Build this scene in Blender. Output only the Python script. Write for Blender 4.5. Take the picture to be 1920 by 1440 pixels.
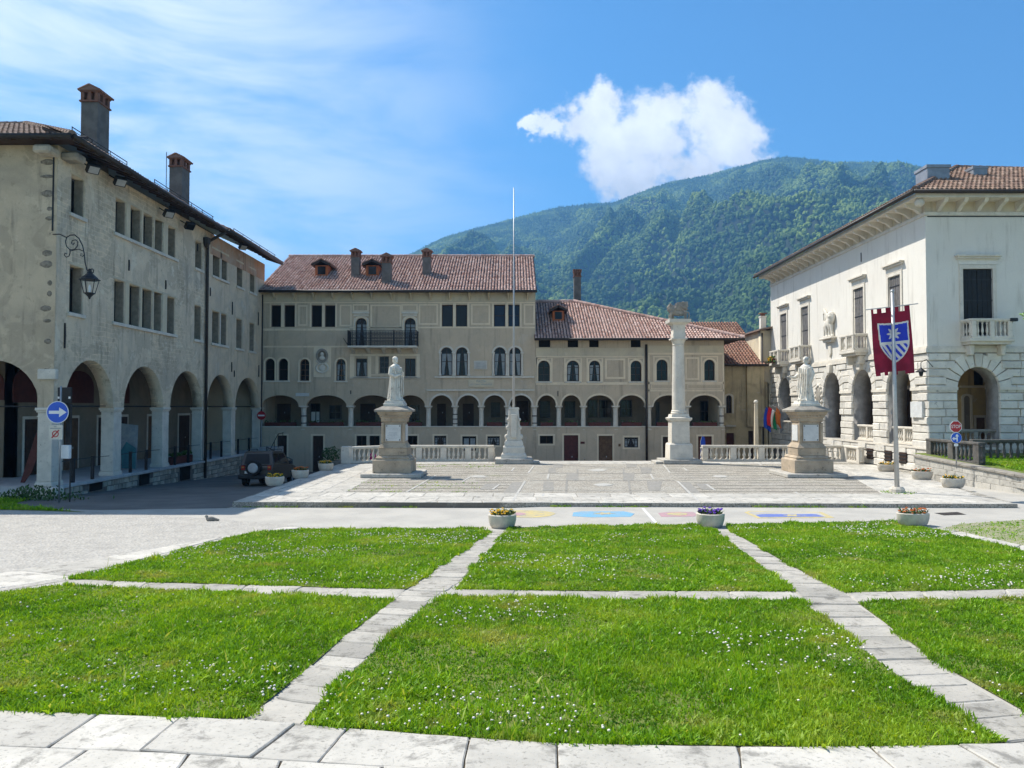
import bpy, bmesh, math, random
import numpy as np
from mathutils import Vector, Matrix, noise as mnoise
random.seed(7); np.random.seed(7)
R = math.radians
sc = bpy.context.scene
col = sc.collection
for o in list(bpy.data.objects): bpy.data.objects.remove(o)

# ---------------------------------------------------------------- camera
FPX = 1440.0; PITCH = R(1.71); EYE = 3.1
cam_d = bpy.data.cameras.new('camera'); cam = bpy.data.objects.new('camera', cam_d); col.objects.link(cam)
cam_d.sensor_width = 36; cam_d.lens = 27; cam_d.clip_start = .1; cam_d.clip_end = 30000
cam.location = (0, 0, EYE); cam.rotation_euler = (R(90)+PITCH, 0, 0)
sc.camera = cam

# ---------------------------------------------------------------- sky and sun
SUN = Vector((-.606, .40, 1)).normalized()
elev = math.asin(SUN.z); azim = math.atan2(SUN.x, SUN.y)
wd = bpy.data.worlds.new('World'); sc.world = wd; wd.use_nodes = True; wd.cycles.sampling_method = 'MANUAL'; wd.cycles.sample_map_resolution = 512
nt = wd.node_tree; nt.nodes.clear()
def N(nt, t, **kw):
    n = nt.nodes.new(t)
    for k, v in kw.items():
        if k.startswith('i_'): n.inputs[int(k[2:])].default_value = v
        else: setattr(n, k, v)
    return n
def L(nt, a, b): nt.links.new(a, b)
def MATH(nt, op, a, b=None, c=None, clamp=False):
    n = nt.nodes.new('ShaderNodeMath'); n.operation = op; n.use_clamp = clamp
    for i, x in enumerate((a, b, c)):
        if x is None: continue
        if isinstance(x, (int, float)): n.inputs[i].default_value = x
        else: nt.links.new(x, n.inputs[i])
    return n.outputs[0]
def MIX(nt, fac, a, b, blend='MIX'):
    n = nt.nodes.new('ShaderNodeMix'); n.data_type = 'RGBA'; n.blend_type = blend
    for s, x in ((n.inputs[0], fac), (n.inputs[6], a), (n.inputs[7], b)):
        if isinstance(x, (int, float)): s.default_value = x
        elif isinstance(x, tuple): s.default_value = (*x, 1) if len(x) == 3 else x
        else: nt.links.new(x, s)
    return n.outputs[2]
def SMOOTH(nt, x, lo, hi):
    n = nt.nodes.new('ShaderNodeMapRange'); n.interpolation_type = 'SMOOTHSTEP'
    nt.links.new(x, n.inputs[0]); n.inputs[1].default_value = lo; n.inputs[2].default_value = hi
    return n.outputs[0]
SKY_STRENGTH = .095
sky = N(nt, 'ShaderNodeTexSky'); sky.sky_type = 'NISHITA'; sky.sun_disc = False
sky.sun_elevation = elev; sky.sun_rotation = azim; sky.altitude = 300; sky.air_density = 1.0; sky.dust_density = .1; sky.ozone_density = 2.5
tc = N(nt, 'ShaderNodeTexCoord'); sep = N(nt, 'ShaderNodeSeparateXYZ'); L(nt, tc.outputs['Generated'], sep.inputs[0])
yy = MATH(nt, 'MAXIMUM', sep.outputs[1], .02)
gu = MATH(nt, 'DIVIDE', sep.outputs[0], yy); gv = MATH(nt, 'DIVIDE', sep.outputs[2], yy)
cmb = N(nt, 'ShaderNodeCombineXYZ'); L(nt, gu, cmb.inputs[0]); L(nt, gv, cmb.inputs[1])
fwd = SMOOTH(nt, sep.outputs[1], .05, .3)
# one cumulus over the ridge
blobs = [(1030,246,34),(1078,234,48),(1128,196,56),(1150,262,84),(1235,225,70),(1250,285,98),(1330,245,80),(1372,262,72),(1405,290,50),(1205,330,66),(1310,320,80),(1190,345,34),(1000,240,22)]
wn = N(nt, 'ShaderNodeTexNoise'); L(nt, cmb.outputs[0], wn.inputs['Vector']); wn.inputs['Scale'].default_value = 17; wn.inputs['Detail'].default_value = 5; wn.inputs['Roughness'].default_value = .6
ws = N(nt, 'ShaderNodeVectorMath', operation='SCALE'); L(nt, wn.outputs['Color'], ws.inputs[0]); ws.inputs['Scale'].default_value = .11
wa = N(nt, 'ShaderNodeVectorMath', operation='ADD'); L(nt, cmb.outputs[0], wa.inputs[0]); L(nt, ws.outputs[0], wa.inputs[1])
wf = N(nt, 'ShaderNodeVectorMath', operation='MULTIPLY'); L(nt, wa.outputs[0], wf.inputs[0]); wf.inputs[1].default_value = (1, 1, 0)
acc = None
for bx_, by_, br_ in blobs:
    c_ = ((bx_-960)/FPX+.055, (763-by_)/FPX+.055, 0)
    vm = N(nt, 'ShaderNodeVectorMath', operation='DISTANCE'); L(nt, wf.outputs[0], vm.inputs[0]); vm.inputs[1].default_value = c_
    b = MATH(nt, 'SUBTRACT', 1.0, MATH(nt, 'DIVIDE', vm.outputs['Value'], br_/FPX))
    acc = b if acc is None else MATH(nt, 'SMOOTH_MAX', acc, b, .25)
def NOISE(nt, vec, scale, detail=8, rough=.6, dist=0.0, lac=2.0):
    n = N(nt, 'ShaderNodeTexNoise'); L(nt, vec, n.inputs['Vector']) if vec is not None else None
    n.inputs['Scale'].default_value = scale; n.inputs['Detail'].default_value = detail; n.inputs['Roughness'].default_value = rough
    n.inputs['Distortion'].default_value = dist; n.inputs['Lacunarity'].default_value = lac
    return n.outputs[0]
cn = NOISE(nt, cmb.outputs[0], 11, 7, .64, .0)
dens = MATH(nt, 'ADD', acc, MATH(nt, 'MULTIPLY', MATH(nt, 'SUBTRACT', cn, .5), 2.2))
dens = MATH(nt, 'ADD', dens, MATH(nt, 'MULTIPLY', MATH(nt, 'SUBTRACT', NOISE(nt, cmb.outputs[0], 30, 4, .6), .5), .8))
cum = SMOOTH(nt, dens, -.15, .55)
shade = NOISE(nt, cmb.outputs[0], 20, 3, .55)
low = SMOOTH(nt, gv, .28, .36)
thick = SMOOTH(nt, dens, .2, 1.0)
cw = MATH(nt, 'ADD', MATH(nt, 'MULTIPLY', shade, .6), MATH(nt, 'ADD', .42, MATH(nt, 'MULTIPLY', low, .22)))
# thin high veil, stretched along one direction
mp = N(nt, 'ShaderNodeMapping'); L(nt, tc.outputs['Generated'], mp.inputs[0]); mp.inputs['Rotation'].default_value = (0, R(-26), 0); mp.inputs['Scale'].default_value = (1.0, 1.0, 4.0)
ci = NOISE(nt, mp.outputs[0], 2.7, 6, .56, .5)
ci2 = NOISE(nt, tc.outputs['Generated'], 1.5, 1, .5)
side = SMOOTH(nt, MATH(nt, 'ADD', sep.outputs[0], MATH(nt, 'MULTIPLY', MATH(nt, 'SUBTRACT', ci2, .5), .5)), .22, -.42)
cir = MATH(nt, 'MULTIPLY', SMOOTH(nt, ci, .30, .68), side)
CLOUD = .95/SKY_STRENGTH
cir_f = cir; cum_f = MATH(nt, 'MULTIPLY', cum, fwd)
HAZE = .0002
tint = MIX(nt, 1.0, sky.outputs[0], (.47, .87, 1.08), 'MULTIPLY')
base = MIX(nt, cir_f, tint, (.92*CLOUD*.80, .97*CLOUD*.80, 1.0*CLOUD*.80))
cwv = N(nt, 'ShaderNodeVectorMath', operation='SCALE'); cwv.inputs[0].default_value = (1.0*CLOUD*.84, 1.0*CLOUD*.84, 1.01*CLOUD*.84); L(nt, cw, cwv.inputs['Scale'])
base = MIX(nt, cum_f, base, cwv.outputs[0])
bg = N(nt, 'ShaderNodeBackground'); L(nt, base, bg.inputs[0]); bg.inputs[1].default_value = SKY_STRENGTH
wo = N(nt, 'ShaderNodeOutputWorld'); L(nt, bg.outputs[0], wo.inputs[0])
sd = bpy.data.lights.new('sun', 'SUN'); sd.energy = 4.9; sd.angle = R(.53); sd.color = (1, .955, .88)
so = bpy.data.objects.new('sun', sd); col.objects.link(so); so.rotation_euler = SUN.to_track_quat('Z', 'Y').to_euler(); so.location = (-60, 40, 100)
vs = sc.view_settings; vs.view_transform = 'Standard'; vs.look = 'None'; vs.gamma = 1; vs.use_curve_mapping = False; vs.exposure = .72
cy = sc.cycles; cy.use_denoising = True; cy.max_bounces = 4; cy.diffuse_bounces = 3; cy.glossy_bounces = 3; cy.transmission_bounces = 4; cy.volume_bounces = 0; cy.transparent_max_bounces = 6
cy.use_adaptive_sampling = True; cy.adaptive_threshold = .02; cy.sample_clamp_indirect = 6

# ---------------------------------------------------------------- pixel measurement -> world
cP, sP = math.cos(PITCH), math.sin(PITCH)
def ray(px, py):
    u = (px-960)/FPX; v = (720-py)/FPX
    return u, cP-v*sP, sP+v*cP
def onY(px, py, Y):
    d = ray(px, py); t = Y/d[1]; return d[0]*t, Y, EYE+d[2]*t
def onX(px, py, X):
    d = ray(px, py); t = X/d[0]; return X, d[1]*t, EYE+d[2]*t
def onZ(px, py, z):
    d = ray(px, py); t = (z-EYE)/d[2]; return d[0]*t, d[1]*t, z
LA, LB = .84, -.047                       # lawn: z = LA + LB*Y, falling away from the viewer
def onL(px, py):
    d = ray(px, py); t = (LA-EYE)/(d[2]-LB*d[1]); return d[0]*t, d[1]*t, EYE+d[2]*t

# ---------------------------------------------------------------- mesh helpers
def tag(o, label=None, cat=None, group=None, kind=None):
    if label: o['label'] = label
    if cat: o['category'] = cat
    if group: o['group'] = group
    if kind: o['kind'] = kind
    return o
def empty(name, loc=(0, 0, 0), label=None, cat=None, group=None, kind=None):
    o = bpy.data.objects.new(name, None); o.location = loc; o.empty_display_size = .2; col.objects.link(o)
    return tag(o, label, cat, group, kind)
def adopt(o, p):
    o.parent = p
    if p.type == 'EMPTY': o.matrix_parent_inverse = Matrix.Translation(-Vector(p.location))
def link(name, me, mat, parent=None, smooth=False):
    o = bpy.data.objects.new(name, me); col.objects.link(o)
    if mat is not None and not me.materials:
        for m in (mat if isinstance(mat, (list, tuple)) else [mat]): me.materials.append(m)
    if smooth: me.polygons.foreach_set('use_smooth', [True]*len(me.polygons))
    if parent is not None: adopt(o, parent)
    return o
ident = lambda a, b, c: (a, b, c)
class Frame:
    def __init__(s, kind, c): s.kind = kind; s.c = c
    def __call__(s, u, v, w):
        if s.kind == 'front': return (u, s.c-w, v)         # faces the viewer (-Y)
        if s.kind == 'east': return (s.c+w, u, v)          # faces +X
        return (s.c-w, u, v)                               # faces -X
class MB:
    def __init__(s, fr=ident): s.v = []; s.f = []; s.fr = fr; s.mi = []; s.cur = 0
    def add(s, vs, fs):
        n = len(s.v); s.v += [s.fr(*p) for p in vs]
        for f in fs: s.f.append([i+n for i in f]); s.mi.append(s.cur)
        return s
    def box(s, a0, a1, b0, b1, c0, c1):
        return s.add([(a0,b0,c0),(a1,b0,c0),(a1,b1,c0),(a0,b1,c0),(a0,b0,c1),(a1,b0,c1),(a1,b1,c1),(a0,b1,c1)],
                     [(0,3,2,1),(4,5,6,7),(0,1,5,4),(1,2,6,5),(2,3,7,6),(3,0,4,7)])
    def prism(s, poly, w0, w1):
        n = len(poly)
        vs = [(u, v, w0) for u, v in poly]+[(u, v, w1) for u, v in poly]
        fs = [tuple(range(n))[::-1], tuple(range(n, 2*n))]+[(i, (i+1)%n, n+(i+1)%n, n+i) for i in range(n)]
        return s.add(vs, fs)
    def band(s, pin, pout, w0, w1, closed=False):
        n = len(pin); vs = []
        for (a, b), (c, d) in zip(pin, pout): vs += [(a,b,w0),(a,b,w1),(c,d,w1),(c,d,w0)]
        fs = []
        for i in range(n if closed else n-1):
            j = (i+1) % n
            for k in range(4): fs.append((4*i+k, 4*i+(k+1)%4, 4*j+(k+1)%4, 4*j+k))
        if not closed: fs += [(0,1,2,3), (4*n-1,4*n-2,4*n-3,4*n-4)]
        return s.add(vs, fs)
    def lathe(s, prof, n=16, c=(0, 0, 0), sq=False, rot=0):
        k = 4 if sq else n; vs = []; fs = []
        for r, z in prof:
            for i in range(k):
                a = 2*math.pi*(i+.5)/k+rot; q = r*(math.sqrt(2) if sq else 1)
                vs.append((c[0]+q*math.cos(a), c[1]+q*math.sin(a), c[2]+z))
        m = len(prof)
        for j in range(m-1):
            for i in range(k): fs.append((j*k+i, j*k+(i+1)%k, (j+1)*k+(i+1)%k, (j+1)*k+i))
        fs.append(tuple(range(k))[::-1]); fs.append(tuple((m-1)*k+i for i in range(k)))
        return s.add(vs, fs)
    def tube(s, path, r, n=6, cap=True):
        P = [Vector(p) for p in path]; m = len(P); vs = []; fs = []
        rr = r if isinstance(r, (list, tuple)) else [r]*m
        T = [(P[min(i+1, m-1)]-P[max(i-1, 0)]).normalized() for i in range(m)]
        up = Vector((0, 0, 1)) if abs(T[0].z) < .9 else Vector((1, 0, 0))
        for i in range(m):
            a = T[i].cross(up)
            if a.length < 1e-4: a = T[i].cross(Vector((0, 1, 0)))
            a.normalize(); b = T[i].cross(a); up = -b if b.length else up; up = a.cross(T[i]) * 1.0
            b = a.cross(T[i])
            for k in range(n):
                t = 2*math.pi*k/n; vs.append(tuple(P[i]+(a*math.cos(t)+b*math.sin(t))*rr[i]))
        for i in range(m-1):
            for k in range(n): fs.append((i*n+k, i*n+(k+1)%n, (i+1)*n+(k+1)%n, (i+1)*n+k))
        if cap: fs.append(tuple(range(n))[::-1]); fs.append(tuple((m-1)*n+k for k in range(n)))
        return s.add(vs, fs)
    def ball(s, c, r, n=12, m=8):
        if isinstance(r, (int, float)): r = (r, r, r)
        vs = [(c[0], c[1], c[2]-r[2])]; fs = []
        for j in range(1, m):
            t = math.pi*j/m-math.pi/2
            for i in range(n):
                a = 2*math.pi*i/n; vs.append((c[0]+r[0]*math.cos(t)*math.cos(a), c[1]+r[1]*math.cos(t)*math.sin(a), c[2]+r[2]*math.sin(t)))
        vs.append((c[0], c[1], c[2]+r[2])); top = len(vs)-1
        for i in range(n): fs.append((0, 1+(i+1)%n, 1+i)); fs.append((top, 1+(m-2)*n+i, 1+(m-2)*n+(i+1)%n))
        for j in range(m-2):
            for i in range(n): fs.append((1+j*n+i, 1+j*n+(i+1)%n, 1+(j+1)*n+(i+1)%n, 1+(j+1)*n+i))
        return s.add(vs, fs)
    def mesh(s, name, normals=True, bevel=0):
        me = bpy.data.meshes.new(name); me.from_pydata(s.v, [], s.f)
        if any(s.mi): me.polygons.foreach_set('material_index', s.mi)
        if normals or bevel:
            bm = bmesh.new(); bm.from_mesh(me)
            bmesh.ops.recalc_face_normals(bm, faces=bm.faces)
            if bevel: bmesh.ops.bevel(bm, geom=list(bm.edges), offset=bevel, segments=1, affect='EDGES', clamp_overlap=True)
            bm.to_mesh(me); bm.free()
        return me
    def build(s, name, mat, parent=None, smooth=False, bevel=0):
        return link(name, s.mesh(name, True, bevel), mat, parent, smooth)
def autosmooth(o, ang=40):
    me = o.data; me.polygons.foreach_set('use_smooth', [True]*len(me.polygons))
    bm = bmesh.new(); bm.from_mesh(me)
    for e in bm.edges:
        if len(e.link_faces) == 2 and e.calc_face_angle(0) > R(ang): e.smooth = False
    bm.to_mesh(me); bm.free(); return o
def fill(name, fr, loops, thick, mat, parent=None, w0=0.0):
    """flat plate with holes, outer face at w0, thickness going inwards"""
    c = bpy.data.curves.new(name, 'CURVE'); c.dimensions = '2D'; c.fill_mode = 'BOTH'; c.extrude = thick/2
    for lp in loops:
        s = c.splines.new('POLY'); s.points.add(len(lp)-1)
        for p, q in zip(s.points, lp): p.co = (q[0], q[1], 0, 1)
        s.use_cyclic_u = True
    t = bpy.data.objects.new('tmp', c); me = bpy.data.meshes.new_from_object(t); bpy.data.objects.remove(t); bpy.data.curves.remove(c)
    me.name = name
    for v in me.vertices: v.co = fr(v.co.x, v.co.y, v.co.z-thick/2+w0)
    bm = bmesh.new(); bm.from_mesh(me); bmesh.ops.remove_doubles(bm, verts=bm.verts, dist=1e-5); bmesh.ops.recalc_face_normals(bm, faces=bm.faces); bm.to_mesh(me); bm.free()
    me.materials.clear()
    return link(name, me, mat, parent)
def text(name, s, size, fr, u, v, w, mat, parent, align='CENTER', depth=.004, sx=1.0):
    c = bpy.data.curves.new(name, 'FONT'); c.body = s; c.size = size; c.align_x = align; c.align_y = 'CENTER'; c.extrude = depth/2
    t = bpy.data.objects.new('tmp', c); me = bpy.data.meshes.new_from_object(t); bpy.data.objects.remove(t)
    for p in me.vertices: p.co = fr(u+p.co.x*sx, v+p.co.y, w+p.co.z)
    me.materials.clear(); me.name = name
    return link(name, me, mat, parent)
def arc(u0, u1, vs, rise=None, n=14):
    c = (u0+u1)/2; r = (u1-u0)/2; h = r if rise is None else rise
    return [(c-r*math.cos(math.pi*i/n), vs+h*math.sin(math.pi*i/n)) for i in range(n+1)]
def rect(u0, u1, v0, v1): return [(u0, v0), (u1, v0), (u1, v1), (u0, v1)]
def arched(u0, u1, v0, v1, n=12, rise=None):
    h = (u1-u0)/2 if rise is None else rise
    return [(u0, v0)]+arc(u0, u1, v1-h, h, n)+[(u1, v0)]
def copy_tree(o, parent=None):
    c = o.copy(); col.objects.link(c)
    if parent is not None: c.parent = parent
    for ch in o.children: copy_tree(ch, c)
    return c
def sculpt(name, mb, voxel, mat, parent, smooth_it=4, tris=None):
    """melt overlapping closed shapes into one continuous skin"""
    me = mb.mesh(name); o = bpy.data.objects.new(name, me); col.objects.link(o)
    m = o.modifiers.new('r', 'REMESH'); m.mode = 'VOXEL'; m.voxel_size = voxel; m.use_smooth_shade = True
    if smooth_it:
        s = o.modifiers.new('s', 'SMOOTH'); s.factor = .5; s.iterations = smooth_it
    if tris:
        d = o.modifiers.new('d', 'DECIMATE'); d.ratio = tris
    bpy.context.view_layer.update()
    dg = bpy.context.evaluated_depsgraph_get()
    m2 = bpy.data.meshes.new_from_object(o.evaluated_get(dg)); m2.name = name
    bpy.data.objects.remove(o); bpy.data.meshes.remove(me); m2.materials.clear()
    return link(name, m2, mat, parent, True)

# ---------------------------------------------------------------- materials
MT = {}
def newmat(name):
    m = bpy.data.materials.new(name); m.use_nodes = True; nt = m.node_tree; b = nt.nodes['Principled BSDF']; MT[name] = m
    g = nt.nodes.new('ShaderNodeNewGeometry'); return m, nt, b, g
def bump(nt, b, h, strength=.3, dist=.02):
    n = nt.nodes.new('ShaderNodeBump'); n.inputs['Strength'].default_value = strength; n.inputs['Distance'].default_value = dist
    nt.links.new(h, n.inputs['Height']); nt.links.new(n.outputs[0], b.inputs['Normal'])
def scaled(nt, vec, s):
    m = nt.nodes.new('ShaderNodeMapping'); nt.links.new(vec, m.inputs[0]); m.inputs['Scale'].default_value = s; return m.outputs[0]
def simple(name, c1, c2=None, scale=3, rough=.8, bs=.25, bscale=30, spec=.3, metal=0, island=0.0, objrand=0.0, c3=None, c3scale=9, c3lo=.6, c3hi=.75, bd=.01):
    m, nt, b, g = newmat(name); pos = g.outputs['Position']
    c2 = c2 or tuple(x*.8 for x in c1)
    n1 = NOISE(nt, pos, scale, 4, .62)
    cc = MIX(nt, SMOOTH(nt, n1, .35, .66), c1, c2)
    if c3: cc = MIX(nt, SMOOTH(nt, NOISE(nt, pos, c3scale, 5, .7), c3lo, c3hi), cc, c3)
    rnd = None
    if island: rnd = MATH(nt, 'MULTIPLY_ADD', g.outputs['Random Per Island'], 2*island, 1-island)
    if objrand:
        oi = nt.nodes.new('ShaderNodeObjectInfo'); rnd = MATH(nt, 'MULTIPLY_ADD', oi.outputs['Random'], 2*objrand, 1-objrand)
    if rnd is not None:
        h = nt.nodes.new('ShaderNodeHueSaturation'); nt.links.new(rnd, h.inputs['Value']); nt.links.new(cc, h.inputs['Color']); cc = h.outputs[0]
    nt.links.new(cc, b.inputs['Base Color']); b.inputs['Roughness'].default_value = rough; b.inputs['Specular IOR Level'].default_value = spec; b.inputs['Metallic'].default_value = metal
    if bs: bump(nt, b, NOISE(nt, pos, bscale, 2, .65), bs, bd)
    return m
def plaster(name, c1, c2, c3, stain=(.1, .085, .07), blotch=.9, stain_amt=.55, pale=(.6, .57, .5), pale_amt=.3, course=0, seed=0, hard=0):
    m, nt, b, g = newmat(name)
    ad = N(nt, 'ShaderNodeVectorMath', operation='ADD'); L(nt, g.outputs['Position'], ad.inputs[0]); ad.inputs[1].default_value = (seed*13.1, seed*7.7, seed*3.3); pos = ad.outputs[0]
    cc = MIX(nt, SMOOTH(nt, NOISE(nt, pos, blotch, 5, .62, .4), .38, .64), c1, c2)
    cc = MIX(nt, SMOOTH(nt, NOISE(nt, pos, blotch*.45, 3, .6, .8), .5, .7), cc, c3)
    if hard:
        cc = MIX(nt, MATH(nt, 'MULTIPLY', SMOOTH(nt, NOISE(nt, pos, .55, 4, .55, .9), .54, .57), hard), cc, tuple(x*.78 for x in c2))
        cc = MIX(nt, MATH(nt, 'MULTIPLY', SMOOTH(nt, NOISE(nt, pos, .8, 6, .6, .3), .40, .37), hard), cc, pale)
        cc = MIX(nt, MATH(nt, 'MULTIPLY', SMOOTH(nt, NOISE(nt, pos, 3.6, 6, .75), .57, .63), hard*.8), cc, tuple(x*.5 for x in c1))
    cc = MIX(nt, MATH(nt, 'MULTIPLY', SMOOTH(nt, NOISE(nt, pos, 2.3, 6, .7, .0), .56, .66), pale_amt), cc, pale)
    streak = NOISE(nt, scaled(nt, pos, (3.2, 3.2, .28)), 1.0, 5, .66, .0)
    cc = MIX(nt, MATH(nt, 'MULTIPLY', SMOOTH(nt, streak, .52, .74), stain_amt), cc, stain)
    speck = NOISE(nt, pos, 9, 4, .75)
    cc = MIX(nt, MATH(nt, 'MULTIPLY', SMOOTH(nt, speck, .6, .78), .5), cc, tuple(x*.55 for x in c1))
    h = MATH(nt, 'ADD', NOISE(nt, pos, 9, 4, .72), 0.0)
    if course:
        sp = N(nt, 'ShaderNodeSeparateXYZ'); L(nt, pos, sp.inputs[0])
        vc = N(nt, 'ShaderNodeCombineXYZ'); L(nt, MATH(nt, 'ADD', sp.outputs[0], sp.outputs[1]), vc.inputs[0]); L(nt, sp.outputs[2], vc.inputs[1])
        dis = N(nt, 'ShaderNodeVectorMath', operation='ADD'); L(nt, vc.outputs[0], dis.inputs[0])
        nz = N(nt, 'ShaderNodeTexNoise'); L(nt, pos, nz.inputs['Vector']); nz.inputs['Scale'].default_value = 2.5; sv = N(nt, 'ShaderNodeVectorMath', operation='SCALE'); L(nt, nz.outputs['Color'], sv.inputs[0]); sv.inputs['Scale'].default_value = .16; L(nt, sv.outputs[0], dis.inputs[1])
        br = N(nt, 'ShaderNodeTexBrick'); L(nt, dis.outputs[0], br.inputs['Vector']); br.inputs['Scale'].default_value = 1; br.inputs['Brick Width'].default_value = .42; br.inputs['Row Height'].default_value = .2; br.inputs['Mortar Size'].default_value = .03; br.inputs['Mortar Smooth'].default_value = 1
        br.inputs['Color1'].default_value = (1, 1, 1, 1); br.inputs['Color2'].default_value = (.82, .8, .78, 1); br.inputs['Mortar'].default_value = (1.2, 1.17, 1.1, 1)
        where = SMOOTH(nt, NOISE(nt, pos, .35, 4, .6), .45, .6)
        cc = MIX(nt, MATH(nt, 'MULTIPLY', where, course), cc, br.outputs[0], 'MULTIPLY')
        h = MATH(nt, 'ADD', h, MATH(nt, 'MULTIPLY', MATH(nt, 'MULTIPLY', br.outputs['Fac'], where), -.5))
    L(nt, cc, b.inputs['Base Color']); b.inputs['Roughness'].default_value = .93; b.inputs['Specular IOR Level'].default_value = .15
    bump(nt, b, h, .4, .03)
    return m
plaster('plaster_left', (.70,.575,.41), (.60,.50,.365), (.50,.43,.33), course=.85, pale=(.74,.66,.51), pale_amt=.6, stain_amt=.5, hard=.6)
plaster('plaster_left_rear', (.68,.55,.385), (.58,.48,.35), (.53,.44,.325), hard=.35, pale_amt=.3, stain_amt=.35, seed=2)
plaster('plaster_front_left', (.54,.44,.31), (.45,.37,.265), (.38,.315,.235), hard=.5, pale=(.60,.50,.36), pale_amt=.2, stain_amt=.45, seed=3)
plaster('plaster_pink', (.50,.30,.19), (.46,.36,.27), (.42,.27,.18), seed=5)
plaster('plaster_mid', (.56,.45,.32), (.51,.415,.30), (.465,.385,.285), hard=.16, pale_amt=.12, stain_amt=.36, seed=4)
plaster('plaster_band', (.76,.63,.45), (.70,.585,.425), (.64,.535,.39), pale_amt=.1, stain_amt=.22, seed=6)
plaster('plaster_cream', (.62,.53,.37), (.56,.48,.35), (.50,.43,.32), stain_amt=.25, seed=7)
plaster('plaster_far', (.54,.44,.27), (.42,.345,.22), (.26,.20,.135), stain_amt=.7, seed=8)
plaster('plaster_white', (.70,.665,.59), (.665,.63,.56), (.68,.64,.565), stain=(.36,.32,.26), blotch=.5, stain_amt=.5, pale_amt=0, seed=9)
plaster('plaster_yellow', (.50,.36,.16), (.42,.30,.15), (.36,.27,.17), seed=10)
plaster('arcade_wall', (.25,.205,.15), (.21,.175,.13), (.18,.15,.115), stain_amt=.3, pale_amt=.1, seed=11)  # interior walls coloured darker to deepen the shade in the recesses
simple('stone_pale', (.66,.605,.51), (.56,.515,.435), 2.2, .8, .3, 18, c3=(.30,.27,.22), c3lo=.58, c3hi=.75)
simple('stone_rustic', (.66,.62,.54), (.56,.525,.46), 2.0, .85, .6, 9, objrand=.12, c3=(.24,.23,.22), c3scale=3.5, c3lo=.57, c3hi=.74, bd=.03)
simple('stone_joint', (.30,.29,.27), (.22,.21,.20), 3, .9)
simple('stone_rubble', (.44,.39,.31), (.30,.27,.22), 3, .9, .6, 12, objrand=.3, c3=(.50,.48,.44), bd=.03)
simple('quoin_dark', (.27,.23,.18), (.15,.13,.10), 7, .95, .7, 14, bd=.04)
simple('rubble_joint', (.16,.15,.13), (.12,.11,.10), 5, .95)
simple('stone_monument', (.44,.35,.25), (.33,.265,.19), 1.6, .85, .4, 20, c3=(.17,.14,.10), c3scale=4, c3lo=.56, c3hi=.7)
simple('stone_cap', (.32,.29,.24), (.22,.20,.17), 2.5, .85, .4, 20, c3=(.14,.13,.12), c3scale=5)
simple('stone_shaded', (.13,.12,.105), (.07,.066,.06), 2.5, .9, .4, 20, c3=(.26,.245,.21), c3scale=5, c3lo=.6, c3hi=.75)  # balustrade stone with its shade put into the colour
simple('marble', (.70,.655,.56), (.58,.53,.44), 3.5, .6, .25, 30, c3=(.20,.17,.13), c3scale=5, c3lo=.55, c3hi=.72)
simple('marble_plaque', (.60,.60,.57), (.52,.52,.50), 3, .6, .1)
simple('marble_white', (.50,.475,.42), (.40,.38,.335), 3, .5, .1)
def slabmat(name, c1, c2, dark, amt):
    m, nt, b, g = newmat(name); pos = g.outputs['Position']; oi = N(nt, 'ShaderNodeObjectInfo')
    off = N(nt, 'ShaderNodeVectorMath', operation='ADD'); L(nt, pos, off.inputs[0]); sc_ = N(nt, 'ShaderNodeVectorMath', operation='SCALE'); sc_.inputs[0].default_value = (37, 19, 0); L(nt, oi.outputs['Random'], sc_.inputs['Scale']); L(nt, sc_.outputs[0], off.inputs[1]); p = off.outputs[0]
    cc = MIX(nt, SMOOTH(nt, NOISE(nt, p, 1.7, 4, .62), .35, .66), c1, c2)
    cc = MIX(nt, MATH(nt, 'MULTIPLY', SMOOTH(nt, NOISE(nt, p, 3.0, 7, .72, .3), .51, .66), amt), cc, dark)
    cc = MIX(nt, MATH(nt, 'MULTIPLY', SMOOTH(nt, NOISE(nt, p, 26, 4, .7), .56, .66), amt*.8), cc, dark)
    ve = N(nt, 'ShaderNodeTexVoronoi'); ve.feature = 'DISTANCE_TO_EDGE'; ve.inputs['Scale'].default_value = 1.1
    wv = N(nt, 'ShaderNodeTexNoise'); L(nt, p, wv.inputs['Vector']); wv.inputs['Scale'].default_value = 2.5; ws_ = N(nt, 'ShaderNodeVectorMath', operation='SCALE'); L(nt, wv.outputs['Color'], ws_.inputs[0]); ws_.inputs['Scale'].default_value = .5; wa_ = N(nt, 'ShaderNodeVectorMath', operation='ADD'); L(nt, p, wa_.inputs[0]); L(nt, ws_.outputs[0], wa_.inputs[1]); L(nt, wa_.outputs[0], ve.inputs['Vector'])
    cr = MATH(nt, 'MULTIPLY', SMOOTH(nt, ve.outputs['Distance'], .010, .002), SMOOTH(nt, NOISE(nt, p, 1.3, 2, .5), .58, .66))
    cc = MIX(nt, MATH(nt, 'MULTIPLY', cr, .4), cc, (.10,.095,.08))
    h = N(nt, 'ShaderNodeHueSaturation'); L(nt, MATH(nt, 'MULTIPLY_ADD', oi.outputs['Random'], .24, .88), h.inputs['Value']); L(nt, cc, h.inputs['Color'])
    L(nt, h.outputs[0], b.inputs['Base Color']); b.inputs['Roughness'].default_value = .9; b.inputs['Specular IOR Level'].default_value = .2
    bump(nt, b, MATH(nt, 'SUBTRACT', NOISE(nt, p, 14, 5, .7), cr), .45, .012)
slabmat('slab', (.50,.47,.41), (.42,.395,.345), (.17,.16,.14), .75)
slabmat('slab_path', (.42,.39,.335), (.33,.31,.27), (.13,.12,.10), .75)
simple('slab_shade', (.47,.46,.44), (.38,.37,.36), 1.8, .85, .35, 25, objrand=.14, c3=(.2,.2,.19), c3scale=3)
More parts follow.
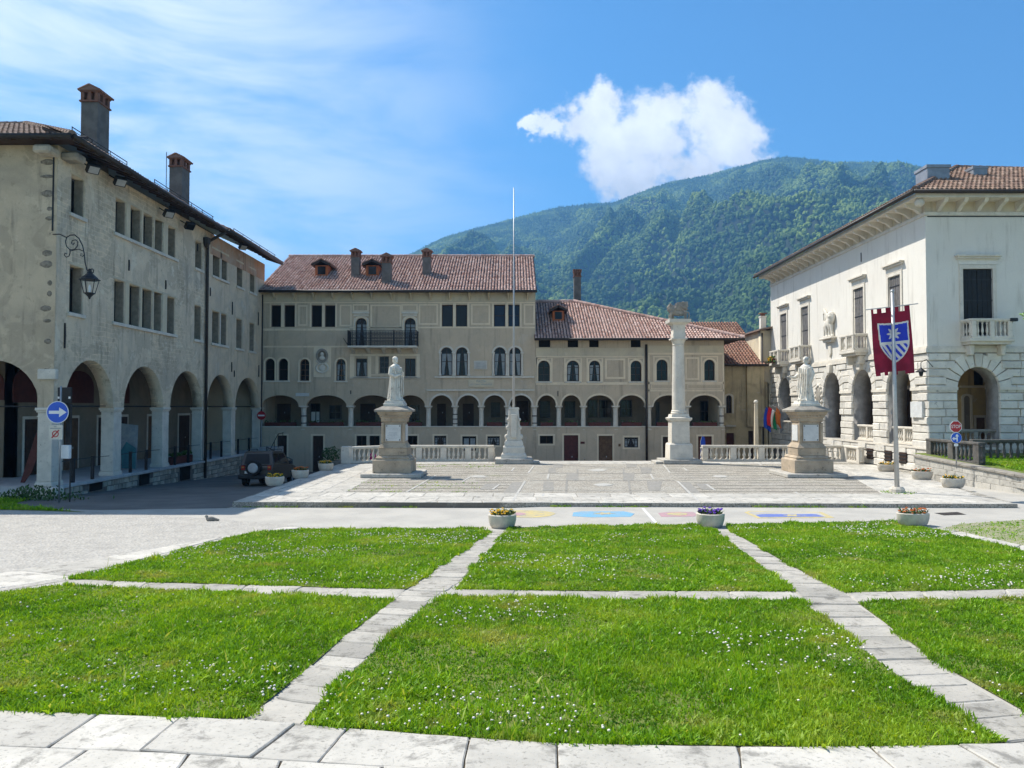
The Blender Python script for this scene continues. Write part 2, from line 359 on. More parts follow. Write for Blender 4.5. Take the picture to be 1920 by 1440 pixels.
simple('soil', (.12,.09,.06), (.08,.065,.04), 6, .95, .5, 30)
simple('ground_soil', (.10,.12,.05), (.08,.09,.04), .1, .95, 0)
simple('wood_dark', (.055,.03,.02), (.035,.02,.014), 5, .6, .2)
simple('wood_brown', (.16,.09,.05), (.10,.055,.03), 5, .7, .2)
simple('wood_red', (.10,.025,.02), (.07,.018,.015), 5, .6, .2)
simple('shutter_inner', (.34,.28,.21), (.25,.205,.155), 5, .8, .3)
simple('wood_grey', (.13,.12,.11), (.085,.08,.075), 8, .8, .3)
simple('shutter_black', (.018,.017,.017), (.012,.012,.012), 6, .6, .2)
simple('shutter_grey', (.15,.14,.135), (.10,.095,.09), 5, .8, .3)
simple('iron', (.018,.018,.02), (.012,.012,.013), 6, .55, .1, spec=.4)
simple('metal_grey', (.40,.41,.42), (.33,.34,.35), 5, .45, .05, metal=.6)
simple('metal_pale', (.46,.46,.45), (.40,.40,.39), 5, .4, .05, metal=.3)
simple('gutter', (.045,.035,.03), (.03,.025,.022), 5, .5, .1)
simple('chimney_plaster', (.17,.155,.14), (.12,.11,.10), 2, .9, .4, 12)
simple('brick', (.24,.115,.08), (.17,.085,.06), 6, .9, .5, 25, c3=(.15,.09,.06), c3lo=.6, c3hi=.7)
simple('dormer_orange', (.42,.13,.05), (.34,.10,.04), 4, .8, .2)
simple('asphalt', (.42,.395,.345), (.36,.34,.30), .8, .95, .35, 60, c3=(.28,.265,.24), c3scale=.6, c3lo=.62, c3hi=.8)
simple('asphalt_street', (.165,.155,.14), (.12,.115,.105), .7, .95, .35, 60)
simple('concrete_pot', (.58,.53,.44), (.48,.43,.36), 5, .9, .4, 50, c3=(.34,.32,.28), c3scale=9)
simple('yellow_flower', (.75,.45,.02), (.65,.33,.01), 20, .7, 0, island=.25)
simple('red_flower', (.45,.03,.03), (.35,.02,.03), 20, .7, 0, island=.25)
simple('purple_flower', (.16,.06,.42), (.10,.03,.32), 20, .7, 0, island=.3)
simple('white_flower', (.86,.78,.62), (.68,.62,.60), 20, .7, 0)
simple('plant_leaf', (.06,.12,.025), (.04,.08,.02), 15, .6, 0, island=.3)
simple('cloth_red', (.27,.010,.035), (.18,.007,.026), 2.5, .8, .15, 200)
simple('cloth_blue', (.03,.055,.50), (.025,.045,.43), 3, .8, .15, 200)
simple('cloth_white', (.70,.66,.60), (.62,.58,.53), 3, .8, .15, 200)
simple('sign_blue', (.005,.09,.55), (.005,.08,.50), 3, .35, 0, spec=.5)
simple('sign_red', (.42,.01,.015), (.36,.008,.012), 3, .35, 0, spec=.5)
simple('sign_white', (.78,.78,.76), (.72,.72,.70), 3, .4, 0, spec=.5)
simple('paper_cream', (.66,.62,.52), (.6,.56,.47), 3, .7, 0)
simple('poster_teal', (.03,.13,.17), (.05,.20,.22), 3, .6, 0)
simple('poster_grey', (.30,.33,.33), (.22,.25,.27), 5, .6, 0)
simple('cloth_magenta', (.55,.02,.22), (.45,.015,.18), 8, .8, 0)
simple('flag_green', (.01,.22,.08), (.008,.18,.06), 5, .8, 0)
simple('flag_red', (.55,.015,.02), (.48,.012,.018), 5, .8, 0)
simple('flag_orange', (.55,.16,.03), (.42,.10,.02), 5, .8, 0)
simple('flag_eu', (.02,.07,.42), (.02,.06,.36), 5, .8, 0)
simple('skin', (.48,.28,.2), (.42,.24,.17), 8, .6, 0)
simple('hair_dark', (.03,.02,.015), None, 8, .6, 0)
simple('denim', (.03,.04,.07), None, 8, .8, 0)
simple('car_paint', (.05,.05,.05), (.045,.045,.045), 3, .28, 0, spec=.6, metal=.55)
simple('car_plastic', (.03,.03,.032), None, 5, .6, 0)
simple('rubber', (.018,.018,.018), None, 5, .85, 0)
simple('lamp_red', (.35,.01,.008), None, 5, .2, 0, spec=.6)
simple('lamp_amber', (.5,.18,.02), None, 5, .2, 0, spec=.6)
simple('chalk_yellow', (.50,.40,.17), (.40,.35,.22), 3, .95, .2, 60, c3=(.27,.26,.25), c3scale=4, c3lo=.52, c3hi=.68)
simple('chalk_blue', (.14,.34,.50), (.20,.33,.42), 3, .95, .2, 60, c3=(.27,.26,.25), c3scale=4, c3lo=.55, c3hi=.7)
simple('chalk_deep', (.10,.15,.42), (.14,.18,.38), 3, .95, .2, 60, c3=(.27,.26,.25), c3scale=4, c3lo=.55, c3hi=.7)
simple('chalk_pink', (.42,.24,.26), (.36,.26,.26), 3, .95, .2, 60, c3=(.27,.26,.25), c3scale=4, c3lo=.52, c3hi=.68)
simple('road_white', (.62,.61,.58), (.5,.49,.47), 3, .9, .1, c3=(.3,.3,.29), c3scale=6)
simple('zinc', (.30,.31,.33), (.24,.25,.27), 3, .5, .1, metal=.4)
def glass(name, c, rough=.08):
    m, nt, b, g = newmat(name); b.inputs['Base Color'].default_value = (*c, 1); b.inputs['Roughness'].default_value = rough; b.inputs['Specular IOR Level'].default_value = .22
    n = NOISE(nt, g.outputs['Position'], 1.3, 2, .5); bump(nt, b, n, .12, .04)
glass('pane', (.012,.013,.015)); glass('pane_blue', (.012,.02,.04)); glass('car_glass', (.012,.014,.016), .05); glass('dark_void', (.01,.009,.008), .9)
def tiles(name, cols, v=.35):
    m, nt, b, g = newmat(name); pos = g.outputs['Position']
    rp = N(nt, 'ShaderNodeValToRGB'); L(nt, g.outputs['Random Per Island'], rp.inputs[0]); cr = rp.color_ramp
    while len(cr.elements) < len(cols): cr.elements.new(.5)
    for i, (e, c) in enumerate(zip(cr.elements, cols)): e.position = i/(len(cols)-1); e.color = (*c, 1)
    n1 = NOISE(nt, pos, 9, 6, .7); cc = MIX(nt, MATH(nt, 'MULTIPLY', SMOOTH(nt, n1, .5, .72), .45), rp.outputs[0], (.10,.07,.055))
    n2 = NOISE(nt, pos, .9, 5, .6); cc = MIX(nt, MATH(nt, 'MULTIPLY', SMOOTH(nt, n2, .5, .7), v), cc, (.16,.10,.085))
    L(nt, cc, b.inputs['Base Color']); b.inputs['Roughness'].default_value = .9; b.inputs['Specular IOR Level'].default_value = .2
    bump(nt, b, NOISE(nt, pos, 30, 5, .6), .3, .01)
tiles('tiles_pink', [(.50,.33,.27),(.58,.40,.34),(.44,.27,.215),(.64,.48,.42),(.36,.20,.16),(.56,.40,.345)])
tiles('tiles_brown', [(.20,.135,.10),(.26,.175,.13),(.15,.10,.08),(.31,.225,.175),(.21,.125,.09)], .5)
tiles('tiles_red', [(.25,.13,.09),(.31,.165,.115),(.19,.095,.07),(.33,.20,.145),(.22,.12,.085)], .4)
# ================================================================= SETTING
def zg(x, y):
    if y < 20.5: return LA+LB*y
    if y < 24: return -.1235-.0065*(y-20.5)/3.5
    if x > 0 and y < 43.5: return -.13
    return -.13-.044*(min(y, 56)-24)
# special surface materials
def m_cobble():
    m, nt, b, g = newmat('cobble'); pos = g.outputs['Position']
    vo = N(nt, 'ShaderNodeTexVoronoi'); L(nt, pos, vo.inputs['Vector']); vo.inputs['Scale'].default_value = 11; vo.feature = 'F1'
    ve = N(nt, 'ShaderNodeTexVoronoi'); L(nt, pos, ve.inputs['Vector']); ve.inputs['Scale'].default_value = 11; ve.feature = 'DISTANCE_TO_EDGE'
    cc = MIX(nt, vo.outputs['Color'], (.47,.425,.35), (.26,.238,.20))
    cc = MIX(nt, SMOOTH(nt, NOISE(nt, pos, .8, 6, .6), .4, .65), cc, (.42,.39,.33))
    sp = N(nt, 'ShaderNodeSeparateXYZ'); L(nt, pos, sp.inputs[0])
    yy = MATH(nt, 'ADD', sp.outputs[1], MATH(nt, 'MULTIPLY', MATH(nt, 'SUBTRACT', NOISE(nt, pos, 2.0, 3, .6), .5), .10))
    fr = MATH(nt, 'ABSOLUTE', MATH(nt, 'SUBTRACT', MATH(nt, 'FRACT', MATH(nt, 'MULTIPLY', yy, .92)), .5))
    ax = MATH(nt, 'MULTIPLY', MATH(nt, 'SUBTRACT', sp.outputs[1], 25), .10)
    lft = SMOOTH(nt, MATH(nt, 'SUBTRACT', sp.outputs[0], ax), -.2, -.5); rgt = SMOOTH(nt, MATH(nt, 'SUBTRACT', sp.outputs[0], ax), 6.2, 6.5)
    st = MATH(nt, 'MULTIPLY', SMOOTH(nt, fr, .34, .44), MATH(nt, 'MULTIPLY', MATH(nt, 'MAXIMUM', lft, rgt), SMOOTH(nt, NOISE(nt, pos, .9, 4, .6), .3, .5)))
    cc = MIX(nt, MATH(nt, 'MULTIPLY', st, .8), cc, (.10,.09,.075))
    gr = SMOOTH(nt, NOISE(nt, pos, .45, 7, .65), .58, .70); sideg = MATH(nt, 'MULTIPLY', gr, MATH(nt, 'MAXIMUM', lft, MATH(nt, 'MULTIPLY', rgt, .5)))
    cc = MIX(nt, MATH(nt, 'MULTIPLY', sideg, .55), cc, (.20,.21,.08))
    cc = MIX(nt, MATH(nt, 'MULTIPLY', SMOOTH(nt, NOISE(nt, pos, 7, 5, .75), .5, .64), .55), cc, (.15,.14,.115))
    cc = MIX(nt, SMOOTH(nt, ve.outputs['Distance'], .09, .0), cc, (.13,.12,.10))
    L(nt, cc, b.inputs['Base Color']); b.inputs['Roughness'].default_value = .92; b.inputs['Specular IOR Level'].default_value = .2
    bump(nt, b, ve.outputs['Distance'], .5, .02)
m_cobble()
def m_cobble_dark():
    m, nt, b, g = newmat('cobble_dark'); pos = g.outputs['Position']
    vo = N(nt, 'ShaderNodeTexVoronoi'); L(nt, pos, vo.inputs['Vector']); vo.inputs['Scale'].default_value = 12
    cc = MIX(nt, vo.outputs['Color'], (.29,.27,.235), (.19,.18,.155)); L(nt, cc, b.inputs['Base Color']); b.inputs['Roughness'].default_value = .92
m_cobble_dark()
def m_gravel():
    m, nt, b, g = newmat('gravel'); pos = g.outputs['Position']
    vo = N(nt, 'ShaderNodeTexVoronoi'); L(nt, pos, vo.inputs['Vector']); vo.inputs['Scale'].default_value = 16
    cc = MIX(nt, vo.outputs['Color'], (.46,.43,.375), (.31,.29,.255))
    cc = MIX(nt, SMOOTH(nt, NOISE(nt, pos, 1.4, 8, .7), .45, .7), cc, (.31,.29,.255))
    cc = MIX(nt, MATH(nt, 'MULTIPLY', SMOOTH(nt, NOISE(nt, pos, 7, 6, .7), .56, .68), .6), cc, (.22,.21,.19))
    L(nt, cc, b.inputs['Base Color']); b.inputs['Roughness'].default_value = .95
    bump(nt, b, MATH(nt, 'ADD', vo.outputs['Distance'], NOISE(nt, pos, 5, 5, .7)), .7, .035)
m_gravel()
simple('lawn_soil', (.10,.15,.02), (.15,.17,.04), 9, .95, .7, 60, c3=(.20,.17,.08), c3scale=6, c3lo=.56, c3hi=.68)
simple('dry_grass', (.24,.24,.13), (.30,.28,.19), 2, .95, .6, 30, c3=(.13,.18,.05), c3scale=3, c3lo=.5, c3hi=.62)

def drape(name, poly, dz, mat, kind='structure', res=1.0):
    o = fill(name, ident, [poly], .02, mat)
    bm = bmesh.new(); bm.from_mesh(o.data)
    bmesh.ops.delete(bm, geom=[f for f in bm.faces if f.normal.z < .5], context='FACES')
    ys = [y for _, y in poly]; cuts = [20.5, 24, 43.5]
    y = min(ys)+res
    while y < max(ys): cuts.append(y); y += res
    for c in cuts:
        bmesh.ops.bisect_plane(bm, geom=bm.verts[:]+bm.edges[:]+bm.faces[:], plane_co=(0, c, 0), plane_no=(0, 1, 0))
    for v in bm.verts: v.co.z = zg(v.co.x, v.co.y)+dz
    bmesh.ops.recalc_face_normals(bm, faces=bm.faces)
    bm.to_mesh(o.data); bm.free()
    return tag(o, kind=kind) if kind else o
# far ground, one sheet to the horizon
g_ = MB(); g_.add([(-9000,-300,-1.9),(9000,-300,-1.9),(9000,9000,-1.9),(-9000,9000,-1.9)], [(0,1,2,3)])
tag(g_.build('ground', MT['ground_soil']), kind='structure')
# the streets round the square
xs = np.arange(-46, 46.1, 1.0); ysr = np.unique(np.concatenate([np.arange(1, 58.1, .5), [43.49, 43.51]])); V = []; Fq = []
for y in ysr:
    for x in xs: V.append((x, y, zg(x, y)))
nx = len(xs)
for j in range(len(ysr)-1):
    for i in range(nx-1): Fq.append((j*nx+i, j*nx+i+1, (j+1)*nx+i+1, (j+1)*nx+i))
me = bpy.data.meshes.new('road'); me.from_pydata(V, [], Fq)
tag(link('road', me, MT['asphalt']), kind='structure')
drape('side_street', [(-17.7,25.5),(-13,24.2),(-9.2,24.9),(-9.2,42.4),(-6.4,45),(20,45),(24,57.5),(-17.7,57.5)], .004, MT['asphalt_street'])
Lp = lambda pts: [onL(*p) for p in pts]
lawn_edge = [(560,991),(420,1010),(300,1043),(130,1085),(0,1106),(-300,1160),(-700,1240)]
le = Lp(lawn_edge)
drape('gravel_yard', [(-44,8),(-44,28),(-17.7,28.5),(-17.5,25.6),(-13.4,24.0),(-9.5,22.6),(-5.6,20.9),(-3.2,20.4)]+[(p[0]+.15, p[1]) for p in le]+[(-20,4)], .005, MT['gravel'])

# ---- lawns
def P2(pts): return [onL(*p)[:2] for p in pts]
lawns = [
 P2([(130,1087),(230,1062),(300,1046),(420,1013),(480,1000),(560,993),(740,992),(905,992),(918,999),(860,1040),(790,1088),(762,1106),(500,1099),(300,1093)]),
 P2([(950,1000),(958,990),(1150,988),(1300,986),(1338,995),(1400,1040),(1486,1110),(1200,1110),(855,1106),(890,1060)]),
 P2([(1372,997),(1365,986),(1500,984),(1690,982),(1742,992),(1830,1014),(1990,1052),(1990,1104),(1586,1112),(1480,1060)]),
 P2([(-700,1245),(-300,1166),(0,1113),(110,1099),(300,1108),(500,1116),(743,1125),(640,1200),(570,1262),(465,1346),(340,1350),(185,1342),(-80,1333),(-500,1320)]),
 P2([(840,1120),(1200,1127),(1500,1128),(1600,1207),(1700,1280),(1885,1394),(1830,1401),(1400,1402),(1045,1396),(880,1386),(640,1368),(568,1361),(625,1292),(705,1222),(800,1135)]),
 P2([(1608,1131),(1750,1128),(2000,1122),(2460,1180),(2470,1384),(1990,1397),(1925,1338),(1760,1245),(1660,1170)]),
]
lw_names = ['lawn']*6
for p in lawns: drape('lawn', p, .012, MT['lawn_soil'])
drape('verge', [onL(-300,1010)[:2], (-24,27.5), (-17.8,28.9), (-17.2,26.5), (-15.6,24.9), (-13.0,23.6), (-16.0,24.2), (-19.5,24.6), (-23.5,25.2), (-30,25.5)], .012, MT['lawn_soil'])
verge = [(-24,27.5),(-17.9,28.9),(-17.2,26.5),(-15.6,24.9),(-13.6,23.8),(-16.0,24.3),(-19.5,24.8),(-24,25.4)]
drape('dry_verge', P2([(1765,992),(1800,985),(2050,974),(2050,1062),(1920,1024)]), .010, MT['dry_grass'])

# ---- slabs
def slab(name, q, thick, mat, parent, dz=0, bev=.012, shrink=.008, rough=.012):
    """one worn slab: wobbly outline, softened upper edge"""
    c = Vector((sum(p[0] for p in q)/4, sum(p[1] for p in q)/4, 0)); P = []
    for p in q:
        d = Vector((p[0]-c.x, p[1]-c.y, 0)); l = d.length; k = max(0, 1-shrink*1.4/l) if l else 1
        P.append(Vector((c.x+d.x*k, c.y+d.y*k, p[2]+dz)))
    out = []
    for a, b in zip(P, P[1:]+P[:1]):
        l = (b-a).length; n = max(2, min(7, int(l/.16))); nrm = Vector((-(b-a).y, (b-a).x, 0))/max(l, 1e-6)
        for i in range(n):
            p = a.lerp(b, i/n)
            if i: p = p+nrm*random.uniform(-.2, 1)*rough
            else: p = p+(Vector((c.x, c.y, p.z))-p).normalized()*random.uniform(0, 2.2)*rough
            out.append(p)
    m = len(out); ins = [p+(Vector((c.x, c.y, p.z))-p).normalized()*bev*1.3 for p in out]
    vs = [(p.x, p.y, p.z-thick) for p in out]+[(p.x, p.y, p.z-bev) for p in out]+[tuple(p) for p in ins]
    fs = [tuple(range(2*m, 3*m))]+[(k*m+i, k*m+(i+1)%m, (k+1)*m+(i+1)%m, (k+1)*m+i) for k in (0, 1) for i in range(m)]
    mb = MB(); mb.add(vs, fs); return mb.build(name, mat, parent)
def lerp(a, b, t): return tuple(a[i]+(b[i]-a[i])*t for i in range(len(a)))
def poly_at(pts, ts):   # resample a polyline at fractions of its length
    P = [Vector(p) for p in pts]; L_ = [0]
    for a, b in zip(P, P[1:]): L_.append(L_[-1]+(b-a).length)
    out = []
    for t in ts:
        s = t*L_[-1]
        for i in range(len(P)-1):
            if s <= L_[i+1]+1e-9:
                k = (s-L_[i])/(L_[i+1]-L_[i]); out.append(tuple(P[i].lerp(P[i+1], k))); break
    return out
def strip(parent, A, B, lens, mat, name='paving_slab', dz=.012, thick=.12, jit=.006, shrink=.006, wob=0.0):
    """slabs between two edge polylines, lengths drawn around lens"""
    tot = sum((Vector(b)-Vector(a)).length for a, b in zip(A, A[1:])); ts = [0]
    while ts[-1] < 1: ts.append(ts[-1]+random.uniform(*lens)/tot)
    if len(ts) > 2 and ts[-1]-1 > 1-ts[-2]: ts = ts[:-1]
    ts = [t/ts[-1] for t in ts]
    tb = [0]+[min(.999, max(.001, t+random.uniform(-.06, .06)*lens[0]/tot)) for t in ts[1:-1]]+[1]
    a = poly_at(A, ts); b = poly_at(B, tb)
    for i in range(len(ts)-1):
        j = random.uniform(-jit, jit); w = random.uniform(-wob, wob)
        q = [a[i], a[i+1], b[i+1], b[i]]; q = [(p[0]+w, p[1], p[2]) for p in q]
        slab(name, q, thick, mat, parent, dz+j, shrink=shrink)
# garden paths between the lawns
gp = empty('garden_path', onL(760,1108), kind='structure')
strip(gp, Lp([(458,1347),(570,1266),(640,1202),(745,1119),(790,1087),(880,1022),(918,996)]), Lp([(566,1362),(627,1290),(707,1222),(802,1132),(848,1100),(900,1055),(950,996)]), (.34,.75), MT['slab_path'], wob=.04, shrink=.007)
gp2 = empty('garden_path', onL(1540,1118), kind='structure')
strip(gp2, Lp([(1340,994),(1400,1040),(1498,1120),(1600,1209),(1700,1281),(1890,1397)]), Lp([(1372,996),(1482,1063),(1592,1119),(1662,1171),(1760,1245),(1990,1383)]), (.34,.75), MT['slab_path'], wob=.04, shrink=.007)
gp3 = empty('cross_path', onL(1000,1112), kind='structure')
for A, B in (([(108,1098),(300,1107),(500,1115),(744,1124)], [(130,1086),(300,1093),(500,1099),(764,1106)]), ([(841,1119),(1200,1126),(1499,1127)], [(856,1106),(1200,1110),(1485,1110)]), ([(1607,1130),(1750,1127),(2000,1121)], [(1586,1112),(1750,1109),(2000,1104)])):
    strip(gp3, Lp(A), Lp(B), (.5,1.1), MT['slab_path'], shrink=.006)
gp4 = empty('border_path', onL(200,1060), kind='structure')
strip(gp4, Lp([(-300,1158),(0,1104),(130,1083),(300,1041),(420,1008),(560,991)]), Lp([(-420,1145),(0,1074),(120,1057),(240,1039),(380,1013),(560,985)]), (1.0,1.9), MT['slab'], dz=.012)
strip(gp4, Lp([(560,993),(740,992),(905,992)]), Lp([(560,988),(740,987),(905,987)]), (.9,1.6), MT['slab'], dz=.008)
strip(gp4, Lp([(958,990),(1150,988),(1300,986)]), Lp([(958,985),(1150,983),(1300,981)]), (.9,1.6), MT['slab'], dz=.008)
strip(gp4, Lp([(1742,992),(1830,1014),(1990,1052)]), Lp([(1770,990),(1850,1008),(1990,1040)]), (1.0,1.8), MT['slab'], dz=.012)
# foreground kerb of big slabs
fk = empty('kerb_pavement', onL(960,1420), kind='structure')
top = [(-640,1318),(-430,1325),(-230,1331),(-40,1335),(185,1343),(340,1350),(555,1362),(652,1370),(880,1388),(1045,1399),(1385,1405),(1630,1404),(1797,1402),(2010,1398),(2230,1393),(2470,1386)]
bot = [(-860,1362),(-640,1370),(-420,1380),(-190,1396),(88,1409),(262,1414),(470,1428),(596,1437),(868,1452),(1046,1462),(1393,1470),(1700,1466),(1900,1462),(2140,1456),(2390,1450),(2650,1442)]
a = Lp(top); b = Lp(bot)
for i in range(len(top)-1): slab('paving_slab', [b[i], b[i+1], a[i+1], a[i]], .16, MT['slab'], fk, .03+random.uniform(-.006, .006), bev=.008, shrink=.002, rough=.008)
bot2 = [(-1060,1430),(-800,1440),(-560,1450),(-300,1462),(-20,1480),(236,1490),(440,1500),(640,1520),(860,1530),(1050,1540),(1400,1545),(1760,1540),(2000,1535),(2300,1525),(2580,1516),(2860,1506)]
mids = [lerp(bot[i], bot[i+1], .45) for i in range(len(bot)-1)]; m2 = [lerp(bot2[i], bot2[i+1], .3) for i in range(len(bot2)-1)]
a = Lp(mids); b = Lp(m2)
for i in range(len(mids)-1): slab('paving_slab', [b[i], b[i+1], a[i+1], a[i]], .16, MT['slab'], fk, .03+random.uniform(-.006, .006), bev=.008, shrink=.002, rough=.008)
drape('kerb_bed', [p[:2] for p in Lp([(-260,1333),(555,1364),(880,1390),(1045,1401),(1630,1406),(2500,1385),(2860,1500),(1050,1545),(-560,1455)])], .006, MT['soil'])
# ---- raised square
FL = onZ(436,941,0); FR = onZ(1908,945,0)
pz = empty('piazza', (4, 33, 0), kind='structure')
plat = [FL[:2], FR[:2], (17.9,33.0), (19.3,36.2), (19.6,44.3), (-6.4,44.3), (-9.4,42.3)]
mb = MB(); mb.prism(plat, -1.7, -.006); mb.build('cobble_bed', MT['cobble'], pz)
def edge(P, Q, d):      # offset a segment to its left by d
    v = (Vector(Q)-Vector(P)).normalized(); n = Vector((-v.y, v.x, 0))*d; return tuple(Vector(P)+n), tuple(Vector(Q)+n)
d0 = 0
for w, ln in ((.45,(1.3,2.2)), (1.15,(.9,1.5)), (1.2,(.9,1.5))):
    A = edge(FL, FR, d0); B = edge(FL, FR, d0+w); strip(pz, A, B, ln, MT['slab'], dz=.004, thick=.16 if d0 == 0 else .08, jit=.003, shrink=.006); d0 += w
LBK = (-9.4, 42.2, 0); d0 = 0
lf = (FL[0]+.02, FL[1]+2.82, 0); lbk = (-9.38, 42.0, 0)
for w in (.42, .9, .85, .9):
    strip(pz, [(lf[0]+d0, lf[1], 0), (lbk[0]+d0, lbk[1], 0)], [(lf[0]+d0+w, lf[1], 0), (lbk[0]+d0+w, lbk[1], 0)], (1.3,2.6), MT['slab'], dz=.006, thick=.08, jit=.004, shrink=.008); d0 += w
rA = [(13.2, FR[1]+2.82, 0), (15.2, 34.6, 0), (16.9, 41.4, 0)]; rB = [(FR[0]+.3, FR[1]+2.82, 0), (18.1, 33.6, 0), (19.4, 41.4, 0)]
k = [0, .12, .34, .56, .78, 1]
for t0, t1 in zip(k, k[1:]):
    strip(pz, [lerp(p, q, t0) for p, q in zip(rA, rB)], [lerp(p, q, t1) for p, q in zip(rA, rB)], (1.3,2.4), MT['slab'], dz=.005, thick=.08, jit=.003, shrink=.008)
strip(pz, [(-5.9,42.05,0), (16.6,42.05,0)], [(-5.9,43.0,0), (16.6,43.0,0)], (1.1,1.9), MT['slab'], dz=.006, thick=.08, jit=.003, shrink=.008)
strip(pz, [(-8.8,43.05,0), (19.3,43.05,0)], [(-6.5,44.2,0), (19.3,44.2,0)], (1.1,1.9), MT['slab'], dz=.008, thick=.08, jit=.003, shrink=.008)
# marble inlays and dark fields in the paving
def z5(x, y): return (900+x/3.2, 860+y/3.2)
def inlay(p, q, w, mat, name, z=.004):
    A = Vector(onZ(*z5(*p), 0)); B = Vector(onZ(*z5(*q), 0)); d = (B-A).normalized(); n = Vector((-d.y, d.x, 0))*w/2
    mb = MB(); mb.prism([(A+n)[:2], (B+n)[:2], (B-n)[:2], (A-n)[:2]], -.03, z); mb.build(name, mat, pz)
for p, q in (((325,40),(290,85)), ((270,135),(190,262)), ((1100,35),(1140,85)), ((1185,135),(1318,262)), ((205,55),(188,75)), ((413,90),(405,122)), ((115,155),(75,185)), ((381,208),(377,225)), ((1023,92),(1040,122)), ((1220,55),(1245,72)), ((1360,155),(1408,188)), ((1093,208),(1105,226)), ((1645,15),(1690,40)), ((-265,100),(-440,200)), ((-60,110),(-110,140)), ((1890,200),(1960,235))):
    inlay(p, q, .085, MT['marble_white'], 'marble_strip', .006)
for p, q in (((345,88),(1050,88)), ((300,130),(1170,130)), ((360,192),(1120,192)), ((280,214),(1230,214)), ((460,30),(430,88)), ((585,60),(585,130)), ((860,60),(865,130)), ((960,45),(985,88)), ((520,130),(515,214)), ((890,130),(905,214))):
    inlay(p, q, .09, MT['cobble_dark'] if p[1] != q[1] else MT['slab_path'], 'paving_band', .003)
for p, q, w in (((232,140),(165,225), .5), ((1220,140),(1290,215), .5), ((70,150),(40,185), .5), ((1330,150),(1370,185), .5)): inlay(p, q, w, MT['cobble_dark'], 'cobble_field', .002)
for x0, x1, y0, y1, s in ((405,458,55,85,-14), (517,580,85,130,-4), (376,445,138,190,-10), (862,925,85,132,10), (968,1030,52,85,14), (1010,1085,136,190,22), (440,500,30,52,-8), (880,940,30,52,8)):
    mb = MB(); mb.prism([onZ(*z5(*p), 0)[:2] for p in ((x0, y1), (x1-abs(s)*.3, y1), (x1+s*.3, y0), (x0-s*.5, y0))], -.03, .002); mb.build('cobble_field', MT['cobble_dark'], pz)
for x, y, r in ((705,68,58), (738,156,62), (1440,106,52), (-10,106,52)):
    mb = MB(); mb.prism([onZ(*z5(*p), 0)[:2] for p in ((x-r, y), (x-r*.5, y+r*.1), (x, y+r*.14), (x+r*.6, y+r*.1), (x+r, y), (x+r*.5, y-r*.1), (x, y-r*.12), (x-r*.5, y-r*.1))], -.03, .006); mb.build('marble_star', MT['marble_white'], pz)
# road paint, chalk pictures, manhole
def roadpoly(name, pts, mat, dz, parent=None):
    z = -.127; mb = MB(); P = [onZ(*p, z)[:2] for p in pts]; mb.prism(P, z-.002, z+dz)
    return mb.build(name, mat, parent)
tag(roadpoly('road_line', [z5(968,297),(z5(985,297)),(z5(1070,390)),(z5(1050,390))], MT['road_white'], .004), 'thin white line painted across the grey road', 'road line')
def chalk(label, base, bits):
    o = roadpoly('chalk_drawing', base[0], base[1], .004); tag(o, label, 'chalk drawing', 'chalk drawings on the road')
    for i, (pts, mat) in enumerate(bits): roadpoly('chalk_patch', pts, mat, .008+.003*i, o)
def ell(cx, cy, rx, ry, n=18, wob=.08): return [(cx+rx*math.cos(2*math.pi*i/n)*(1+random.uniform(-wob, wob)), cy+ry*math.sin(2*math.pi*i/n)*(1+random.uniform(-wob, wob))) for i in range(n)]
def star(cx, cy, rx, ry, k): return [(cx+(1 if i%2 == 0 else .5)*rx*math.cos(math.pi*i/k), cy+(1 if i%2 == 0 else .5)*ry*math.sin(math.pi*i/k)) for i in range(2*k)]
chalk('faded yellow chalk drawing on the road behind a planter', (ell(985,963.5,56,7), MT['chalk_yellow']), [(ell(965,964,22,3), MT['chalk_pink'])])
chalk('sky blue chalk panel with pale yellow flower on the road', ([(1075,961),(1090,959),(1170,959),(1190,963),(1182,969),(1110,970),(1073,968)], MT['chalk_blue']), [(star(1132,963,22,2.6,7), MT['chalk_yellow'])])
chalk('faded pink chalk drawing beside the purple-flowered planter', ([(1234,962),(1255,960),(1300,960),(1310,966),(1300,969),(1240,969)], MT['chalk_pink']), [(ell(1270,964,20,2.5), MT['chalk_yellow'])])
chalk('yellow framed chalk drawing with deep blue centre on road', ([(1396,961),(1404,958),(1480,960),(1540,960),(1565,971),(1420,972)], MT['chalk_yellow']), [([(1403,961.5),(1408,959.5),(1535,961.5),(1550,969.5),(1426,970.5)], MT['asphalt']), ([(1417,966),(1430,964.5),(1530,964.5),(1545,969),(1425,970)], MT['chalk_deep']), (star(1485,967,18,2.6,6), MT['chalk_yellow'])])
roadp = roadpoly('manhole_cover', [(1752,962),(1795,960),(1812,965),(1770,966.5)], MT['gutter'], .004); tag(roadp, 'dark rectangular drain cover in the road', 'manhole cover')
